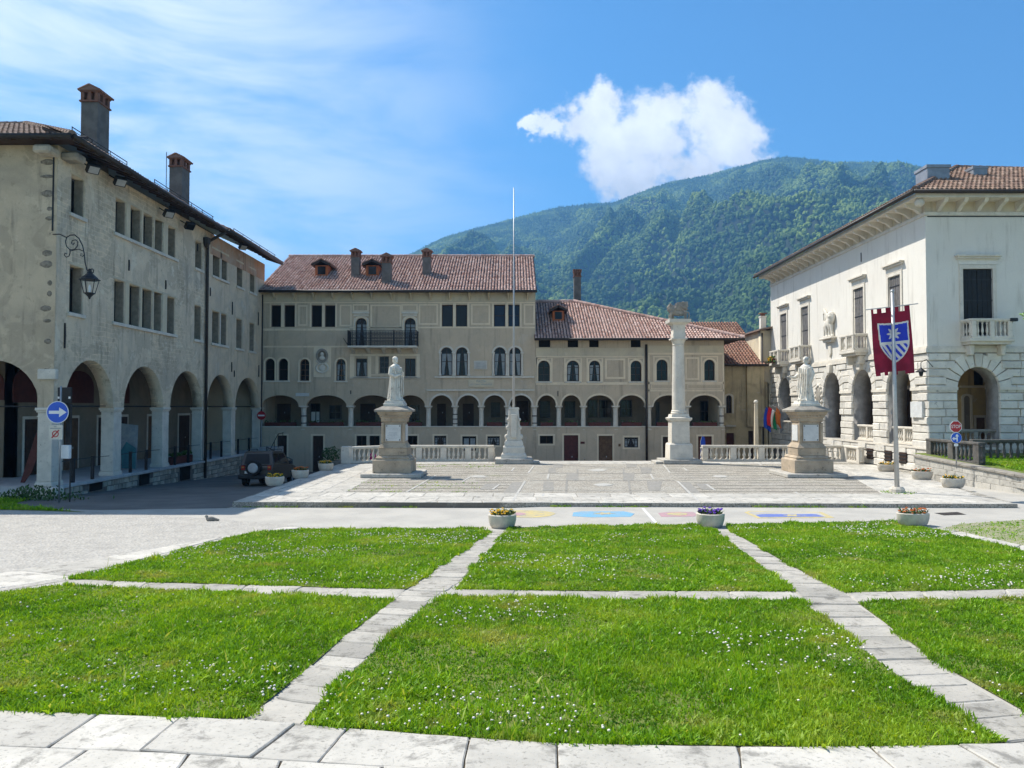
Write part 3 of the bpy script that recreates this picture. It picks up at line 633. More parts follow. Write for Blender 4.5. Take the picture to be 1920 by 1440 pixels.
# ================================================================= BUILDINGS
ORD = ['first', 'second', 'third', 'fourth', 'fifth', 'sixth', 'seventh', 'eighth', 'ninth', 'tenth', 'eleventh', 'twelfth', 'thirteenth', 'fourteenth']
def grow(poly, d, keep_bottom=True):
    cu = sum(p[0] for p in poly)/len(poly); v0 = min(p[1] for p in poly); v1 = max(p[1] for p in poly); u0 = min(p[0] for p in poly); u1 = max(p[0] for p in poly)
    ku = (u1-u0+2*d)/(u1-u0); kv = (v1-v0+d)/(v1-v0)
    c = (u0+u1)/2
    return [(c+(p[0]-c)*ku, v0+(p[1]-v0)*kv) for p in poly]
def window(fr, parent, poly, pane='pane', frame='wood_dark', recess=.22, bars=(1, 1), surround=.0, sur='plaster_band', sill=.0, name='window', fw=.05):
    u0 = min(p[0] for p in poly); u1 = max(p[0] for p in poly); v0 = min(p[1] for p in poly); v1 = max(p[1] for p in poly)
    mb = MB(fr); mb.prism(grow(poly, .02), -recess-.05, -recess); w = mb.build(name, MT[pane], parent)
    mb = MB(fr); inner = [((p[0]-(u0+u1)/2)*(1-2*fw/(u1-u0))+(u0+u1)/2, v0+fw+(p[1]-v0)*(1-2*fw/(v1-v0))) for p in poly]
    mb.band(inner, poly, -recess, -recess+.05, True)
    for i in range(1, bars[0]+1):
        u = u0+(u1-u0)*i/(bars[0]+1); mb.box(u-.022, u+.022, v0+fw, v1-fw*.8, -recess, -recess+.04)
    for i in range(1, bars[1]+1):
        v = v0+(v1-v0)*i/(bars[1]+1); mb.box(u0+fw, u1-fw, v-.018, v+.018, -recess, -recess+.035)
    mb.build('window_frame', MT[frame], w)
    if pane == 'pane' and u1-u0 > .55 and recess > .1 and bars[0] and random.random() < .55:
        a = random.uniform(.25, .42); c1 = [(u0+.06, v0+.06), (u0+.06+(u1-u0)*a*.5, v0+.06), (u0+.06+(u1-u0)*a, v0+(v1-v0)*.78), (u0+.06, v0+(v1-v0)*.78)]
        for q in (c1, [(u0+u1-p[0], p[1]) for p in c1][::-1]): mb = MB(fr); mb.prism(q, -recess-.002, -recess+.008); mb.build('curtain', MT['poster_grey'], w)
    if surround:
        mb = MB(fr); mb.band(poly, grow(poly, surround), -.02, .025, False) if len(poly) > 5 else mb.band(poly[1:]+poly[:1] if 0 else [poly[0], poly[3], poly[2], poly[1]], [grow(poly, surround)[i] for i in (0, 3, 2, 1)], -.02, .025, False)
        mb.build('surround', MT[sur], w)
    if sill: MB(fr).box(u0-.14, u1+.14, v0-.11, v0-.002, -.1, sill).build('sill', MT['stone_pale'], w, bevel=.01)
    return w
def door(fr, parent, poly, mat='wood_brown', recess=.2, panels=2):
    u0 = min(p[0] for p in poly); u1 = max(p[0] for p in poly); v0 = min(p[1] for p in poly); v1 = max(p[1] for p in poly)
    mb = MB(fr); mb.prism(poly, -recess-.06, -recess); d = mb.build('door', MT[mat], parent)
    for i in range(panels):
        a = u0+(u1-u0)*i/panels
        mb = MB(fr); mb.box(a+.05, a+(u1-u0)/panels-.05, v0+.12, v0+(v1-v0)*.46, -recess-.01, -recess+.02); mb.build('panel', MT[mat], d)
        mb = MB(fr); mb.box(a+.05, a+(u1-u0)/panels-.05, v0+(v1-v0)*.52, v1-.12, -recess-.01, -recess+.02); mb.build('panel', MT[mat], d)
    MB(fr).box((u0+u1)/2+.05, (u0+u1)/2+.1, v0+1.0, v0+1.1, -recess, -recess+.06).build('handle', MT['metal_grey'], d)
    return d
def roof_tiles(name, O, e, s, poly, mat, parent, pitch=.21, row=.36):
    """half-round tiles laid in columns on a sloping polygon; poly in (along eave, up slope) metres"""
    O = Vector(O); e = Vector(e).normalized(); s = Vector(s).normalized(); n = e.cross(s).normalized()
    if n.z < 0: n = -n
    V = []; F = []
    a0 = min(p[0] for p in poly); a1 = max(p[0] for p in poly)
    sec = [(-1, 0), (-.75, .62), (0, 1), (.75, .62), (1, 0)]
    a = a0+pitch/2
    while a < a1:
        bs = []
        for (p, q) in zip(poly, poly[1:]+poly[:1]):
            if (p[0]-a)*(q[0]-a) < 0: bs.append(p[1]+(q[1]-p[1])*(a-p[0])/(q[0]-p[0]))
        if len(bs) >= 2:
            b0, b1 = min(bs), max(bs); b = b0-.05
            while b < b1-.08:
                be = min(b+row+.07, b1); k0 = len(V); ja = random.uniform(-.012, .012); jl = random.uniform(0, .018)
                for bb, r, lift in ((b, pitch*.39, .05+jl), (be, pitch*.31, .012)):
                    for cx, cz in sec: V.append(tuple(O+e*(a+ja+cx*r)+s*bb+n*(lift+cz*r*.95)))
                for i in range(4): F.append((k0+i, k0+i+1, k0+6+i, k0+5+i))
                F.append((k0, k0+1, k0+2, k0+3, k0+4))
                b += row
        a += pitch
    me = bpy.data.meshes.new(name); me.from_pydata(V, [], F)
    o = link(name, me, MT[mat], parent, False); o['kind'] = 'stuff'
    bed = MB(); P = [O+e*p[0]+s*p[1] for p in poly]; Q = [p-n*.12 for p in P]; m = len(P)
    bed.add([tuple(p) for p in P+Q], [tuple(range(m)), tuple(range(m, 2*m))[::-1]]+[(i, m+i, m+(i+1)%m, (i+1)%m) for i in range(m)])
    bed.build('roof_bed', MT['gutter'], parent)
    return o
def ridge(parent, P, Q, mat, r=.13):
    P, Q = Vector(P), Vector(Q); n = int((Q-P).length/.38); mb = MB()
    for i in range(n):
        a = P.lerp(Q, i/n); b = P.lerp(Q, (i+1.15)/n); mb.tube([a, b], [r*1.08, r*.9], 8)
    o = mb.build('ridge_tiles', MT[mat], parent); o['kind'] = 'stuff'
def chimney(parent, x, y, z0, z1, wx, wy, cap='gable', body='chimney_plaster'):
    c = MB().box(x-wx/2, x+wx/2, y-wy/2, y+wy/2, z0, z1-.95*wx).build('chimney', MT[body], parent)
    zb = z1-.95*wx
    mb = MB(); mb.box(x-wx*.58, x+wx*.58, y-wy*.58, y+wy*.58, zb-.07, zb)
    for i in (-1, 0, 1):
        for j in (-1, 0, 1):
            if i or j: mb.box(x+i*wx*.42-wx*.1, x+i*wx*.42+wx*.1, y+j*wy*.42-wy*.1, y+j*wy*.42+wy*.1, zb, zb+.5*wx)
    mb.box(x-wx*.3, x+wx*.3, y-wy*.3, y+wy*.3, zb, zb+.48*wx); mb.box(x-wx*.56, x+wx*.56, y-wy*.56, y+wy*.56, zb+.5*wx, zb+.58*wx)
    mb.build('flue_head', MT['brick'], c)
    zt = zb+.58*wx
    if cap == 'gable':
        mb = MB(); h = .34*wx; a = wx*.64; bb = wy*.62
        mb.add([(x-a,y-bb,zt),(x+a,y-bb,zt),(x+a,y+bb,zt),(x-a,y+bb,zt),(x,y-bb*.9,zt+h),(x,y+bb*.9,zt+h)], [(0,1,4),(2,3,5),(1,2,5,4),(3,0,4,5),(0,3,2,1)])
        mb.build('chimney_cap', MT['tiles_red'], c)
        mb = MB()
        for sgn in (-1, 1):
            k = -bb
            while k < bb:
                mb.tube([(x, y+k+.06, zt+h+.02), (x+sgn*a*1.05, y+k+.06, zt+.03)], .055, 6); k += .13
        mb.build('cap_tiles', MT['tiles_red'], c)['kind'] = 'stuff'
    else:
        mb = MB(); 
        for i in range(-2, 3):
            for j in (-1, 1): mb.box(x+i*wx*.26-wx*.07, x+i*wx*.26+wx*.07, y+j*wy*.5-wy*.1, y+j*wy*.5+wy*.1, zt, zt+wx*.28)
        mb.box(x-wx*.62, x+wx*.62, y-wy*.62, y+wy*.62, zt+wx*.28, zt+wx*.38); mb.build('chimney_cap', MT['brick'], c)
    return c
def downpipe(parent, x, y, z0, z1, top=None, r=.06):
    p = [(x, y, z0), (x, y, z1)]+(top or []); MB().tube(p, r, 8).build('downpipe', MT['gutter'], parent, True)
def pillar(parent, x, y, z0, z1, w, mat='stone_pale', name='pillar'):
    wx, wy = w, w*1.2
    p = MB().box(x-wx, x+wx, y-wy, y+wy, z0+.2, z1-.16).build(name, MT[mat], parent, bevel=.02)
    bx = lambda k, a, b: MB().box(x-wx*k, x+wx*k, y-wy*k, y+wy*k, a, b)
    bx(1.16, z0, z0+.14).build('pillar_base', MT[mat], p, bevel=.015); bx(1.07, z0+.14, z0+.2).build('pillar_base', MT[mat], p)
    bx(1.05, z1-.34, z1-.3).build('astragal', MT[mat], p); bx(1.1, z1-.16, z1-.09).build('capital', MT[mat], p); bx(1.24, z1-.09, z1+.02).build('capital', MT[mat], p, bevel=.015)
    return p
def column(parent, x, y, z0, z1, r, bands=0, mat='stone_pale'):
    p = autosmooth(MB().lathe([(r*1.0, z0+.12), (r, z0+.5), (r*.92, z1-.3)], 14, (x, y, 0)).build('column', MT[mat], parent))
    b = MB().lathe([(r*1.5, z0), (r*1.5, z0+.06), (r*1.35, z0+.07), (r*1.3, z0+.11), (r*1.05, z0+.13)], 14, (x, y, 0)).build('column_base', MT[mat], p)
    c = MB().lathe([(r*.95, z1-.3), (r*1.05, z1-.27), (r*.95, z1-.25), (r*1.05, z1-.18), (r*1.42, z1-.08)], 14, (x, y, 0)); c.lathe([(r*1.5, z1-.08), (r*1.5, z1+.005)], c=(x, y, 0), sq=True); c.build('capital', MT[mat], p)
    for i in range(bands):
        z = z0+.3+(z1-z0-.7)*(i+.3)/bands; MB().lathe([(r*1.04, z), (r*1.04, z+.07)], 14, (x, y, 0)).build('iron_band', MT['iron'], p)
    return p
def stripe(fr, parent, u0, u1, v0, v1, w=.02, mat='plaster_band', name='plaster_band'): return MB(fr).box(u0, u1, v0, v1, -.02, w).build(name, MT[mat], parent)
def frame_panel(fr, parent, u0, u1, v0, v1, t=.14, mat='plaster_band', w=.02):
    MB(fr).band(rect(u0, u1, v0, v1), rect(u0-t, u1+t, v0-t, v1+t), -.02, w, True).build('panel_frame', MT[mat], parent)

# ---------------------------------------------------------------- left arcaded house (two fronts on the same street line)
XL = -17.6; YC = 29.5; FE = Frame('east', XL); FF = Frame('front', YC)
def uL(px): return onX(px, 763, XL)[1]
SPR = 3.05; FLO = .05
hA = empty('arcaded_house', (XL-2, 36, -.3), 'tall weathered house with stone arcade, two chimneys and rough plaster at the near street corner', 'house')
hB = empty('arcaded_house', (XL-2, 49, -.9), 'arcaded house with pinkish patch under the eaves, beyond the long black downpipe', 'house')
ar = [(uL(120), uL(213)), (uL(232), uL(306)), (uL(319), uL(380)), (uL(388), uL(437)), (uL(441), uL(487))]
YM, YE = 44.0, 54.4
topz = [(10.85, 12.42), (6.87, 8.78)]
wA = [(126.4,152), (211,231), (239.5,260), (264,283), (286,301.5), (311,326), (362.5,376)]
wB = [(396,410), (412.5,424), (441.5,453), (466.5,476)]
def left_wall(h, u0, u1, arches, wins, mat, z1=13.25):
    out = [(u0, SPR)]
    for a in arches: out += arc(a[0], a[1], SPR, 2.0, 16)
    out += [(u1, SPR), (u1, z1), (u0, z1)]
    loops = [out]; polys = []
    for px0, px1 in wins:
        for v0, v1 in topz: polys.append(rect(uL(px0), uL(px1), v0, v1))
    w = fill('wall', FE, [out]+polys, .6, MT[mat], h)
    for k, p in enumerate(polys):
        window(FE, h, p, 'dark_void' if k % 3 else 'pane', 'wood_grey', .42, (1, 0) if k % 4 == 1 else (0, 0), 0, sill=0)
    return w
left_wall(hA, YC, YM, ar[:3], wA, 'plaster_left'); left_wall(hB, YM, YE, ar[3:], wB, 'plaster_left_rear')
stripe(FE, hB, uL(391), YE-.05, 12.05, 13.2, .012, 'plaster_pink', 'plaster_patch')
for v in (10.85, 6.87):     # continuous sills and light stone jambs of the five-light windows
    for h, a, b in ((hA, 207, 329), (hA, 123, 155), (hA, 361, 378), (hB, 394, 426), (hB, 440, 455), (hB, 465, 478)):
        MB(FE).box(uL(a), uL(b), v-.15, v-.003, -.2, .09).build('sill', MT['stone_pale'], h, bevel=.012)
for v0, v1 in topz:
    for a, b in ((231,239.5), (260,264), (283,286), (301.5,311)): MB(FE).box(uL(a)+.03, uL(b)-.03, v0, v1, -.3, .012).build('mullion', MT['plaster_cream'], hA)
    MB(FE).box(uL(410)+.03, uL(412.5)-.03, v0, v1, -.3, .012).build('mullion', MT['stone_pale'], hB)
    for h, a, b in ((hA, 207, 329), (hA, 124, 154), (hB, 394, 426), (hB, 440, 454), (hB, 465, 477.5)):
        MB(FE).box(uL(a), uL(b), v1+.003, v1+.11, -.2, .015).build('lintel', MT['plaster_cream'], h)
# half-open inside shutters
for h, ws in ((hA, wA), (hB, wB)):
    for i, (a, b) in enumerate(ws):
        for v0, v1 in topz:
            u1 = uL(b); MB(FE).box(u1-.06, u1-.005, v0+.02, v1-.02, -.4, -.05).build('shutter', MT['shutter_inner'], h)
# pillars
for k, (a, b) in enumerate(zip([(None, YC)]+ar, ar+[(YE-.25, None)])):
    lo = a[1]; hi = b[0]; y = (lo+hi)/2; h = hA if y < YM else hB
    wdt = .285
    if k == 0: y = YC+.33
    if k == 5: y = YE-.3
    pillar(h, XL-.32, y, FLO, SPR, wdt)
# front face of the corner house
fa = (-21.7, -18.15)
out = [(-30, SPR), (fa[0]-4.2, SPR)]+arc(fa[0]-4.1, fa[0]-.55, SPR, 1.85, 14)+arc(fa[0], fa[1], SPR, 1.85, 16)+[(XL-.61, SPR), (XL-.61, 13.25), (-30, 13.25)]
fill('wall', FF, [out], .6, MT['plaster_front_left'], hA, w0=0)
fill('wall', FF, [rect(XL-.62, XL-.003, SPR, 13.25)], .05, MT['plaster_front_left'], hA, w0=.012)
pillar(hA, fa[0]-.3, YC+.33, FLO, SPR, .285)
rnd = random.Random(3)
for i in range(15):                                           # rough corner stones
    z = 4.6+i*.56+rnd.uniform(-.2, .2); w_ = rnd.uniform(.2, .62)
    mb = MB(); mb.ball((XL-.14-w_*.4, YC+.02, z), (w_*.55, rnd.uniform(.03, .08), rnd.uniform(.07, .18)), 7, 5); mb.build('quoin', MT['quoin_dark'], hA)
MB(FF).box(fa[1]-.05, XL+.12, 4.15, 4.55, -.1, .10).build('quoin', MT['stone_pale'], hA, bevel=.03)
# arcade: floor, ceiling, inner wall, doors
for h, y0, y1 in ((hA, YC+.0, YM), (hB, YM, YE)):
    MB().box(-29.5, XL-.02, y0, y1, -1.3, FLO-.004).build('arcade_floor', MT['slab_shade'], h)
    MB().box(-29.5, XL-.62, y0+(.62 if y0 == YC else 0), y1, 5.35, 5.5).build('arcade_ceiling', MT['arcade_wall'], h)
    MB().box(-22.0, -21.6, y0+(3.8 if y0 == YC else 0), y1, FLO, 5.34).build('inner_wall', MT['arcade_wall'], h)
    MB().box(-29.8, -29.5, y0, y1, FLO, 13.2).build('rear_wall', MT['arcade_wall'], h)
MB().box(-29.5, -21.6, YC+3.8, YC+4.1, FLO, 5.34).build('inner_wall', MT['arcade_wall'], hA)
MB().box(-29.5, XL-.6, YE-.2, YE, -1.3, 13.2).build('party_wall', MT['plaster_mid'], hB)
FI = Frame('east', -21.6)
for h, u, w_, m_ in ((hA, 34.6, .55, 'wood_dark'), (hA, 37.6, .6, 'wood_brown'), (hA, 40.6, .5, 'wood_dark'), (hA, 42.6, .5, 'wood_dark'), (hB, 46.2, .6, 'wood_brown'), (hB, 50.6, .8, 'wood_dark')):
    door(FI, h, rect(u-w_, u+w_, FLO, 2.55), m_, -.05, 2)
    frame_panel(FI, h, u-w_, u+w_, FLO, 2.55, .13, 'stone_pale', .03)
for u in (34.5, 38.3, 42.0): MB(FI).prism(arched(u-1.3, u+1.3, 3.3, 4.9, 10, .8), 0, .04).build('lunette', MT['wood_red'], hA)
FI2 = Frame('front', YC+3.8)
door(FI2, hA, rect(-23.6, -22.6, FLO, 2.5), 'wood_brown', -.05, 2)
for u in (-25.2, -22.9): MB(FI2).prism(arched(u-.9, u+.9, 3.4, 4.8, 10, .7), 0, .04).build('lunette', MT['wood_red'], hA)
for h, y0, y1, n in ((hA, YC, YM, 3), (hB, YM, YE, 2)):       # tie rods across the arches
    for i in range(n+1):
        yy_ = [YC+.3, (ar[0][1]+ar[1][0])/2, (ar[1][1]+ar[2][0])/2, (ar[2][1]+ar[3][0])/2, (ar[3][1]+ar[4][0])/2, YE-.3][i+(0 if h is hA else 3)]
        MB().tube([(XL-.6, yy_, 3.12), (-21.6, yy_, 3.12)], .03, 6).build('tie_rod', MT['iron'], h)
    MB().tube([(XL-.35, y0+.3, 3.14), (XL-.35, y1-.2, 3.14)], .022, 6).build('tie_rod', MT['iron'], h)
# ledge and rubble base
for h, y0, y1 in ((hA, YC+.0, YM), (hB, YM, YE)):
    y = y0
    while y < y1-.3:
        yn = min(y1, y+random.uniform(1.3, 2.3)); 
        if y1-yn < .5: yn = y1
        MB().box(XL-.45, XL+.14, y+.006, yn-.006, FLO-.13, FLO+random.uniform(-.006, .012)).build('ledge_slab', MT['slab_shade'], h, bevel=.015); y = yn
    MB(FE).box(y0, y1, -1.6, FLO-.13, -.4, .0).build('base_wall', MT['rubble_joint'], h)
voids = [(uL(170), uL(193)), (uL(263), uL(281)), (uL(339), uL(357))]
for a, b in voids: MB(FE).box(a, b, zg(-18, a)+.06, FLO-.16, -.05, .035).build('cellar_opening', MT['dark_void'], hA)
z = FLO-.14; row = 0
while z > -1.5:
    hh = random.uniform(.19, .27); y = YC+.02+random.uniform(0, .2)
    while y < YE-.3:
        w_ = random.uniform(.24, .62)
        if z > zg(-18, y)-.02 and not any(a-.05-w_ < y < b+.05 for a, b in voids):
            mb = MB(FE); d = random.uniform(.02, .075); j = [random.uniform(-.02, .02) for _ in range(8)]
            u0, u1, v1, v0 = y+.012, y+w_-.012, z-.008, z-hh+.008
            mb.add([(u0,v0,-.02),(u1,v0,-.02),(u1,v1,-.02),(u0,v1,-.02),(u0+.03+j[0],v0+.025+j[1],d),(u1-.03+j[2],v0+.025+j[3],d),(u1-.03+j[4],v1-.02+j[5],d),(u0+.03+j[6],v1-.02+j[7],d)], [(0,3,2,1),(4,5,6,7),(0,1,5,4),(1,2,6,5),(2,3,7,6),(3,0,4,7)])
            mb.build('stone', MT['stone_rubble'], hA if y < YM else hB)
        y += w_
    z -= hh; row += 1
MB().box(XL-.5, XL+.28, YC-.25, YC+.35, -.75, .03).build('corner_block', MT['stone_pale'], hA, bevel=.06)
# roof: hip over the corner, wide eaves, gutters
EX, EY, EZ, SL = -16.55, 28.6, 13.3, .45
t = 4.9; sl = math.hypot(1, SL)
roA = empty('roof', (EX, 36, EZ)); adopt(roA, hA); roA.matrix_parent_inverse = Matrix.Translation(-Vector(hA.location))
def roof_group(h, loc): r = MB().box(loc[0], loc[0]+.05, loc[1], loc[1]+.05, loc[2], loc[2]+.02).build('roof', MT['gutter'], h); return r
bpy.data.objects.remove(roA)
roA = roof_group(hA, (EX-2, 36, EZ+.6)); roB = roof_group(hB, (EX-2, 49, EZ+.6))
roof_tiles('tiles', (-31, EY, EZ), (1,0,0), (0,1,SL), [(0,0),(31+EX,0),(31+EX-t,t*sl),(0,t*sl)], 'tiles_brown', roA)
roof_tiles('tiles', (EX, EY, EZ), (0,1,0), (-1,0,SL), [(0,0),(YM+.2-EY,0),(YM+.2-EY,t*sl),(t,t*sl)], 'tiles_brown', roA, .23, .4)
roof_tiles('tiles', (EX+.1, YM+.22, EZ+.08), (0,1,0), (-1,0,SL), [(0,0),(YE+.1-YM,0),(YE+.1-YM,t*sl),(0,t*sl)], 'tiles_brown', roB, .23, .4)
ridge(roA, (EX, EY, EZ+.08), (EX-t, EY+t, EZ+SL*t+.08), 'tiles_brown'); ridge(roA, (EX-t, EY+t, EZ+SL*t+.05), (-31, EY+t, EZ+SL*t+.05), 'tiles_brown')
for h, y0, y1 in ((hA, EY, YM), (hB, YM, YE)):
    MB().box(-29.8, EX-t+.2, max(y0, EY+t-.2), y1, EZ+SL*t-.3, EZ+SL*t-.1).build('roof_deck', MT['gutter'], h)
def eave(h, P, Q, nrm, ov=1.0, n=None, z=EZ):
    P, Q = Vector(P), Vector(Q); d = Q-P; n = n or int(d.length/.75); nrm = Vector(nrm)
    for i in range(n+1):
        c = P+d*(i/n); a = c-nrm*(ov+.1); tv = d.normalized()*.055
        vs = [a-tv, a+tv, c+tv, c-tv]; mb = MB(); zz0, zz1 = z-.16, z-.04
        mb.add([(p.x, p.y, (zz0 if k > 1 else zz0+.38)) for k, p in enumerate(vs)]+[(p.x, p.y, (zz1 if k > 1 else zz1+.38)) for k, p in enumerate(vs)], [(0,3,2,1),(4,5,6,7),(0,1,5,4),(1,2,6,5),(2,3,7,6),(3,0,4,7)])
        mb.build('rafter', MT['wood_dark'], h)
    MB().tube([tuple(P+nrm*.08+Vector((0,0,-.02))), tuple(Q+nrm*.08+Vector((0,0,-.02)))], .09, 8).build('gutter', MT['gutter'], h, True)
eave(hA, (EX, EY, EZ), (EX, YM, EZ), (1,0,0)); eave(hB, (EX+.1, YM+.2, EZ), (EX+.1, YE, EZ), (1,0,0), z=EZ+.08); eave(hA, (-30, EY, EZ), (EX, EY, EZ), (0,-1,0), .9)
MB().box(-30, EX, EY, YC+.02, EZ-.02, EZ+.02).build('soffit', MT['wood_dark'], hA); MB().add([(EX,EY,EZ),(EX,YE,EZ),(XL-.1,YE,EZ+.46),(XL-.1,EY,EZ+.46)], [(0,1,2,3)]).build('soffit', MT['wood_dark'], hA)
for x, y, z_ in ((XL-.25, YC-.35, 12.95), (XL+.3, YC+.5, 12.95)): MB().box(x-.35, x+.35, y-.35, y+.35, z_-.2, z_+.12).build('corbel', MT['stone_rubble'], hA, bevel=.08)
for a, b in ((EY+.6, 33.4), (36, 43.2)):                      # snow rail on the eaves
    mb = MB(); mb.tube([(EX-.35, a, EZ+.55), (EX-.35, b, EZ+.55)], .02, 5); mb.tube([(EX-.35, a, EZ+.42), (EX-.35, b, EZ+.42)], .015, 5)
    y = a
    while y <= b: mb.tube([(EX-.35, y, EZ+.15), (EX-.35, y, EZ+.57)], .018, 5); y += 1.4
    mb.build('snow_rail', MT['iron'], hA)
mb = MB(); mb.tube([(EX-.3, 46.2, EZ+.6), (EX-.3, YE, EZ+.6)], .02, 5); [mb.tube([(EX-.3, y, EZ+.15), (EX-.3, y, EZ+.62)], .018, 5) for y in np.arange(46.2, YE, 1.6)]; mb.build('snow_rail', MT['iron'], hB)
chimney(roA, -18.95, 34.55, 13.6, 17.55, .74, 1.0); chimney(roA, -18.9, 43.3, 13.6, 17.35, .72, 1.0)
MB().tube([(-19.25, 42.4, 14.3), (-19.25, 42.4, 17.3)], .02, 5).build('antenna_mast', MT['iron'], roA)
downpipe(hA, XL+.12, YM-.12, -.95, 12.3, [(XL+.15, YM-.12, 12.6), (XL+.9, YM+.1, 13.1), (EX+.05, YM+.3, 13.3)], .085)
MB().lathe([(.09, 12.2), (.2, 12.45), (.22, 12.75), (.1, 12.8)], 10, (XL+.14, YM-.35, 0)).build('hopper', MT['gutter'], hA)
MB().tube([(XL-.15, YC-.03, 9.9), (XL-.15, YC-.03, 12.9)], .03, 6).build('conduit', MT['iron'], hA)
for h, u, v, s in ((hA, uL(118), 5.9, 1.0), (hA, uL(237), 9.6, .5), (hA, uL(307), 9.3, .45), (hA, uL(366), 12.0, .4), (hB, uL(391), 9.8, .5), (hB, uL(433), 9.3, .8), (hB, uL(433), 5.6, .6), (hB, uL(482), 9.2, .9), (hB, uL(484), 5.6, .8), (hB, uL(438), 5.2, .4)):
    MB(FE).prism([(u-.03, v-s/2), (u+.03, v-s/2), (u+.05, v), (u+.02, v+s/2), (u-.03, v+s/2)], 0, .05).build('wall_anchor', MT['iron'], h)

# ---------------------------------------------------------------- central house with loggia (and the lower house beside it)
YB = 54.0; FB = Frame('front', YB)
def bu(px, py=700): return onY(px, py, YB)[0]
def bv(py): return onY(960, py, YB)[2]
def bwin(px0, px1, py0, py1, ar_=False): return (arched if ar_ else rect)(bu(px0), bu(px1), bv(py1), bv(py0))
SPB = bv(761); PAR = bv(801); GB = -1.9
hC = empty('central_house', (-8, YB+3, -1.4), 'long plastered house with iron balcony, paired windows and three roof chimneys', 'house')
hD = empty('loggia_house', (8, YB+3, -1.4), 'lower plastered house with hipped tile roof and round-arched windows behind the lion column', 'house')
archC = [(490.5,560.5), (574,650), (662,735), (743,797), (807.5,848), (857.5,898), (907,947.5), (956,997)]
archD = [(1007.5,1042.5), (1053,1089), (1098,1150.5), (1159,1209), (1225,1284), (1292,1350)]
def facade(h, px0, px1, ytop, arches, holes, mat):
    out = [(bu(px0), SPB)]
    for a in arches:
        r = (bu(a[1])-bu(a[0]))/2; out += arc(bu(a[0]), bu(a[1]), SPB, bv(741)-SPB, 14)
    out += [(bu(px1), SPB), (bu(px1), bv(ytop)), (bu(px0), bv(ytop))]
    return fill('wall', FB, [out]+holes, .5, MT[mat], h)
HC = []; WC = []
def cw_(px0, px1, py0, py1, ar_=False, **kw): p = bwin(px0, px1, py0, py1, ar_); HC.append(p); WC.append((p, kw))
for a, b in ((507,526), (532,552), (583,603), (608,628)): cw_(a, b, 572, 613, pane='dark_void', bars=(0, 0))
for a, b in ((828,849), (854.5,876)): cw_(a, b, 571.5, 612, bars=(0, 0), pane='pane')
for a, b in ((926,947.5), (953,974.5)): cw_(a, b, 571, 612, bars=(0, 1), pane='pane_blue')
for a, b in ((666,687), (758,779)): cw_(a, b, 596, 649, True, bars=(1, 2), surround=.16, recess=.3)
for a, b in ((497,515), (522,540)): cw_(a, b, 672, 713.5, True, pane='dark_void', bars=(0, 1), surround=.1, sill=.06)
for a, b in ((562,580), (630,648)): cw_(a, b, 673, 714, True, bars=(1, 3), surround=.1, sill=.08, frame='wood_brown')
for a, b in ((667,688), (759,779)): cw_(a, b, 672, 706, bars=(1, 0), sill=.08)
cw_(711, 729, 668, 700, bars=(1, 2), frame='wood_grey')
for a, b in ((826,848), (855,877), (926,948), (955,977)): cw_(a, b, 651, 704.5, True, bars=(1, 1), surround=.115, sur='stone_pale', recess=.28)
wallC = facade(hC, 489.5, 1004, 546, archC, HC, 'plaster_mid')
for p, kw in WC: window(FB, hC, p, **kw)
HD = []; WD = []
def dw_(px0, px1, py0, py1, ar_=False, **kw): p = bwin(px0, px1, py0, py1, ar_); HD.append(p); WD.append((p, kw))
for a, b in ((1010,1032), (1064.5,1084.5), (1105,1123), (1183,1202)): dw_(a, b, 637, 651, pane='dark_void', bars=(0, 0), fw=.03)
for a, b in ((1009,1031), (1063,1086), (1105,1125.5), (1182.5,1203)): dw_(a, b, 676, 715, True, bars=(1, 2), surround=.12, sill=.07)
for a, b in ((1231,1252), (1320.5,1340.5)): dw_(a, b, 674, 713.5, True, bars=(1, 1), surround=.12, sill=.05)
wallD = facade(hD, 1004.3, 1358, 634, archD, HD, 'plaster_mid')
for p, kw in WD: window(FB, hD, p, **kw)
# base wall with doors and cellar windows
def base(h, px0, px1, items):
    polys = [rect(bu(a), bu(b), (bv(d) if d else -1.45), bv(c)) for a, b, c, d, k in items]
    out = rect(bu(px0), bu(px1), GB, PAR)
    notch = []
    fill('base_wall', FB, [out]+[p if it[3] else [(p[0][0], -1.5), (p[1][0], -1.5), p[2], p[3]] for p, it in zip(polys, items)], .4, MT['plaster_mid'], h)
    for p, it in zip(polys, items):
        if it[4].startswith('wood'): door(FB, h, p, it[4], .18, 2)
        else: window(FB, h, p, it[4], 'iron' if it[4] == 'pane' else 'wood_dark', .15, (1, 0) if it[4] != 'pane' else (3, 2))
        frame_panel(FB, h, *[f(q[i] for q in p) for i in (0, 1) for f in (min, max)], .12, 'plaster_band', .015)
    MB(FB).box(bu(px0), bu(px1), PAR, PAR+.07, -.45, .06).build('parapet_ledge', MT['stone_pale'], h)
base(hC, 489.5, 1004, [(520.5,539,816.5,0,'wood_dark'), (587,607,817,0,'wood_dark'), (669,688,817,836,'dark_void'), (693.5,712.5,817,836,'dark_void'), (765,783,817,836,'dark_void'), (814.5,837,817,836,'pane'), (867,893,818,845,'dark_void'), (914,937,818,835,'pane')])
base(hD, 1004.3, 1358, [(1012,1037,817,832,'dark_void'), (1057,1084,816,0,'wood_red'), (1122,1148,817,0,'wood_brown'), (1170,1196,820,839,'pane'), (1242,1262,819,0,'wood_dark'), (1308,1334,818,0,'wood_red')])
for a, b in ((870,879), (882,891)): MB(FB).box(bu(a), bu(b), bv(843), bv(822), -.14, -.1).build('notice', MT['poster_grey'], hC)
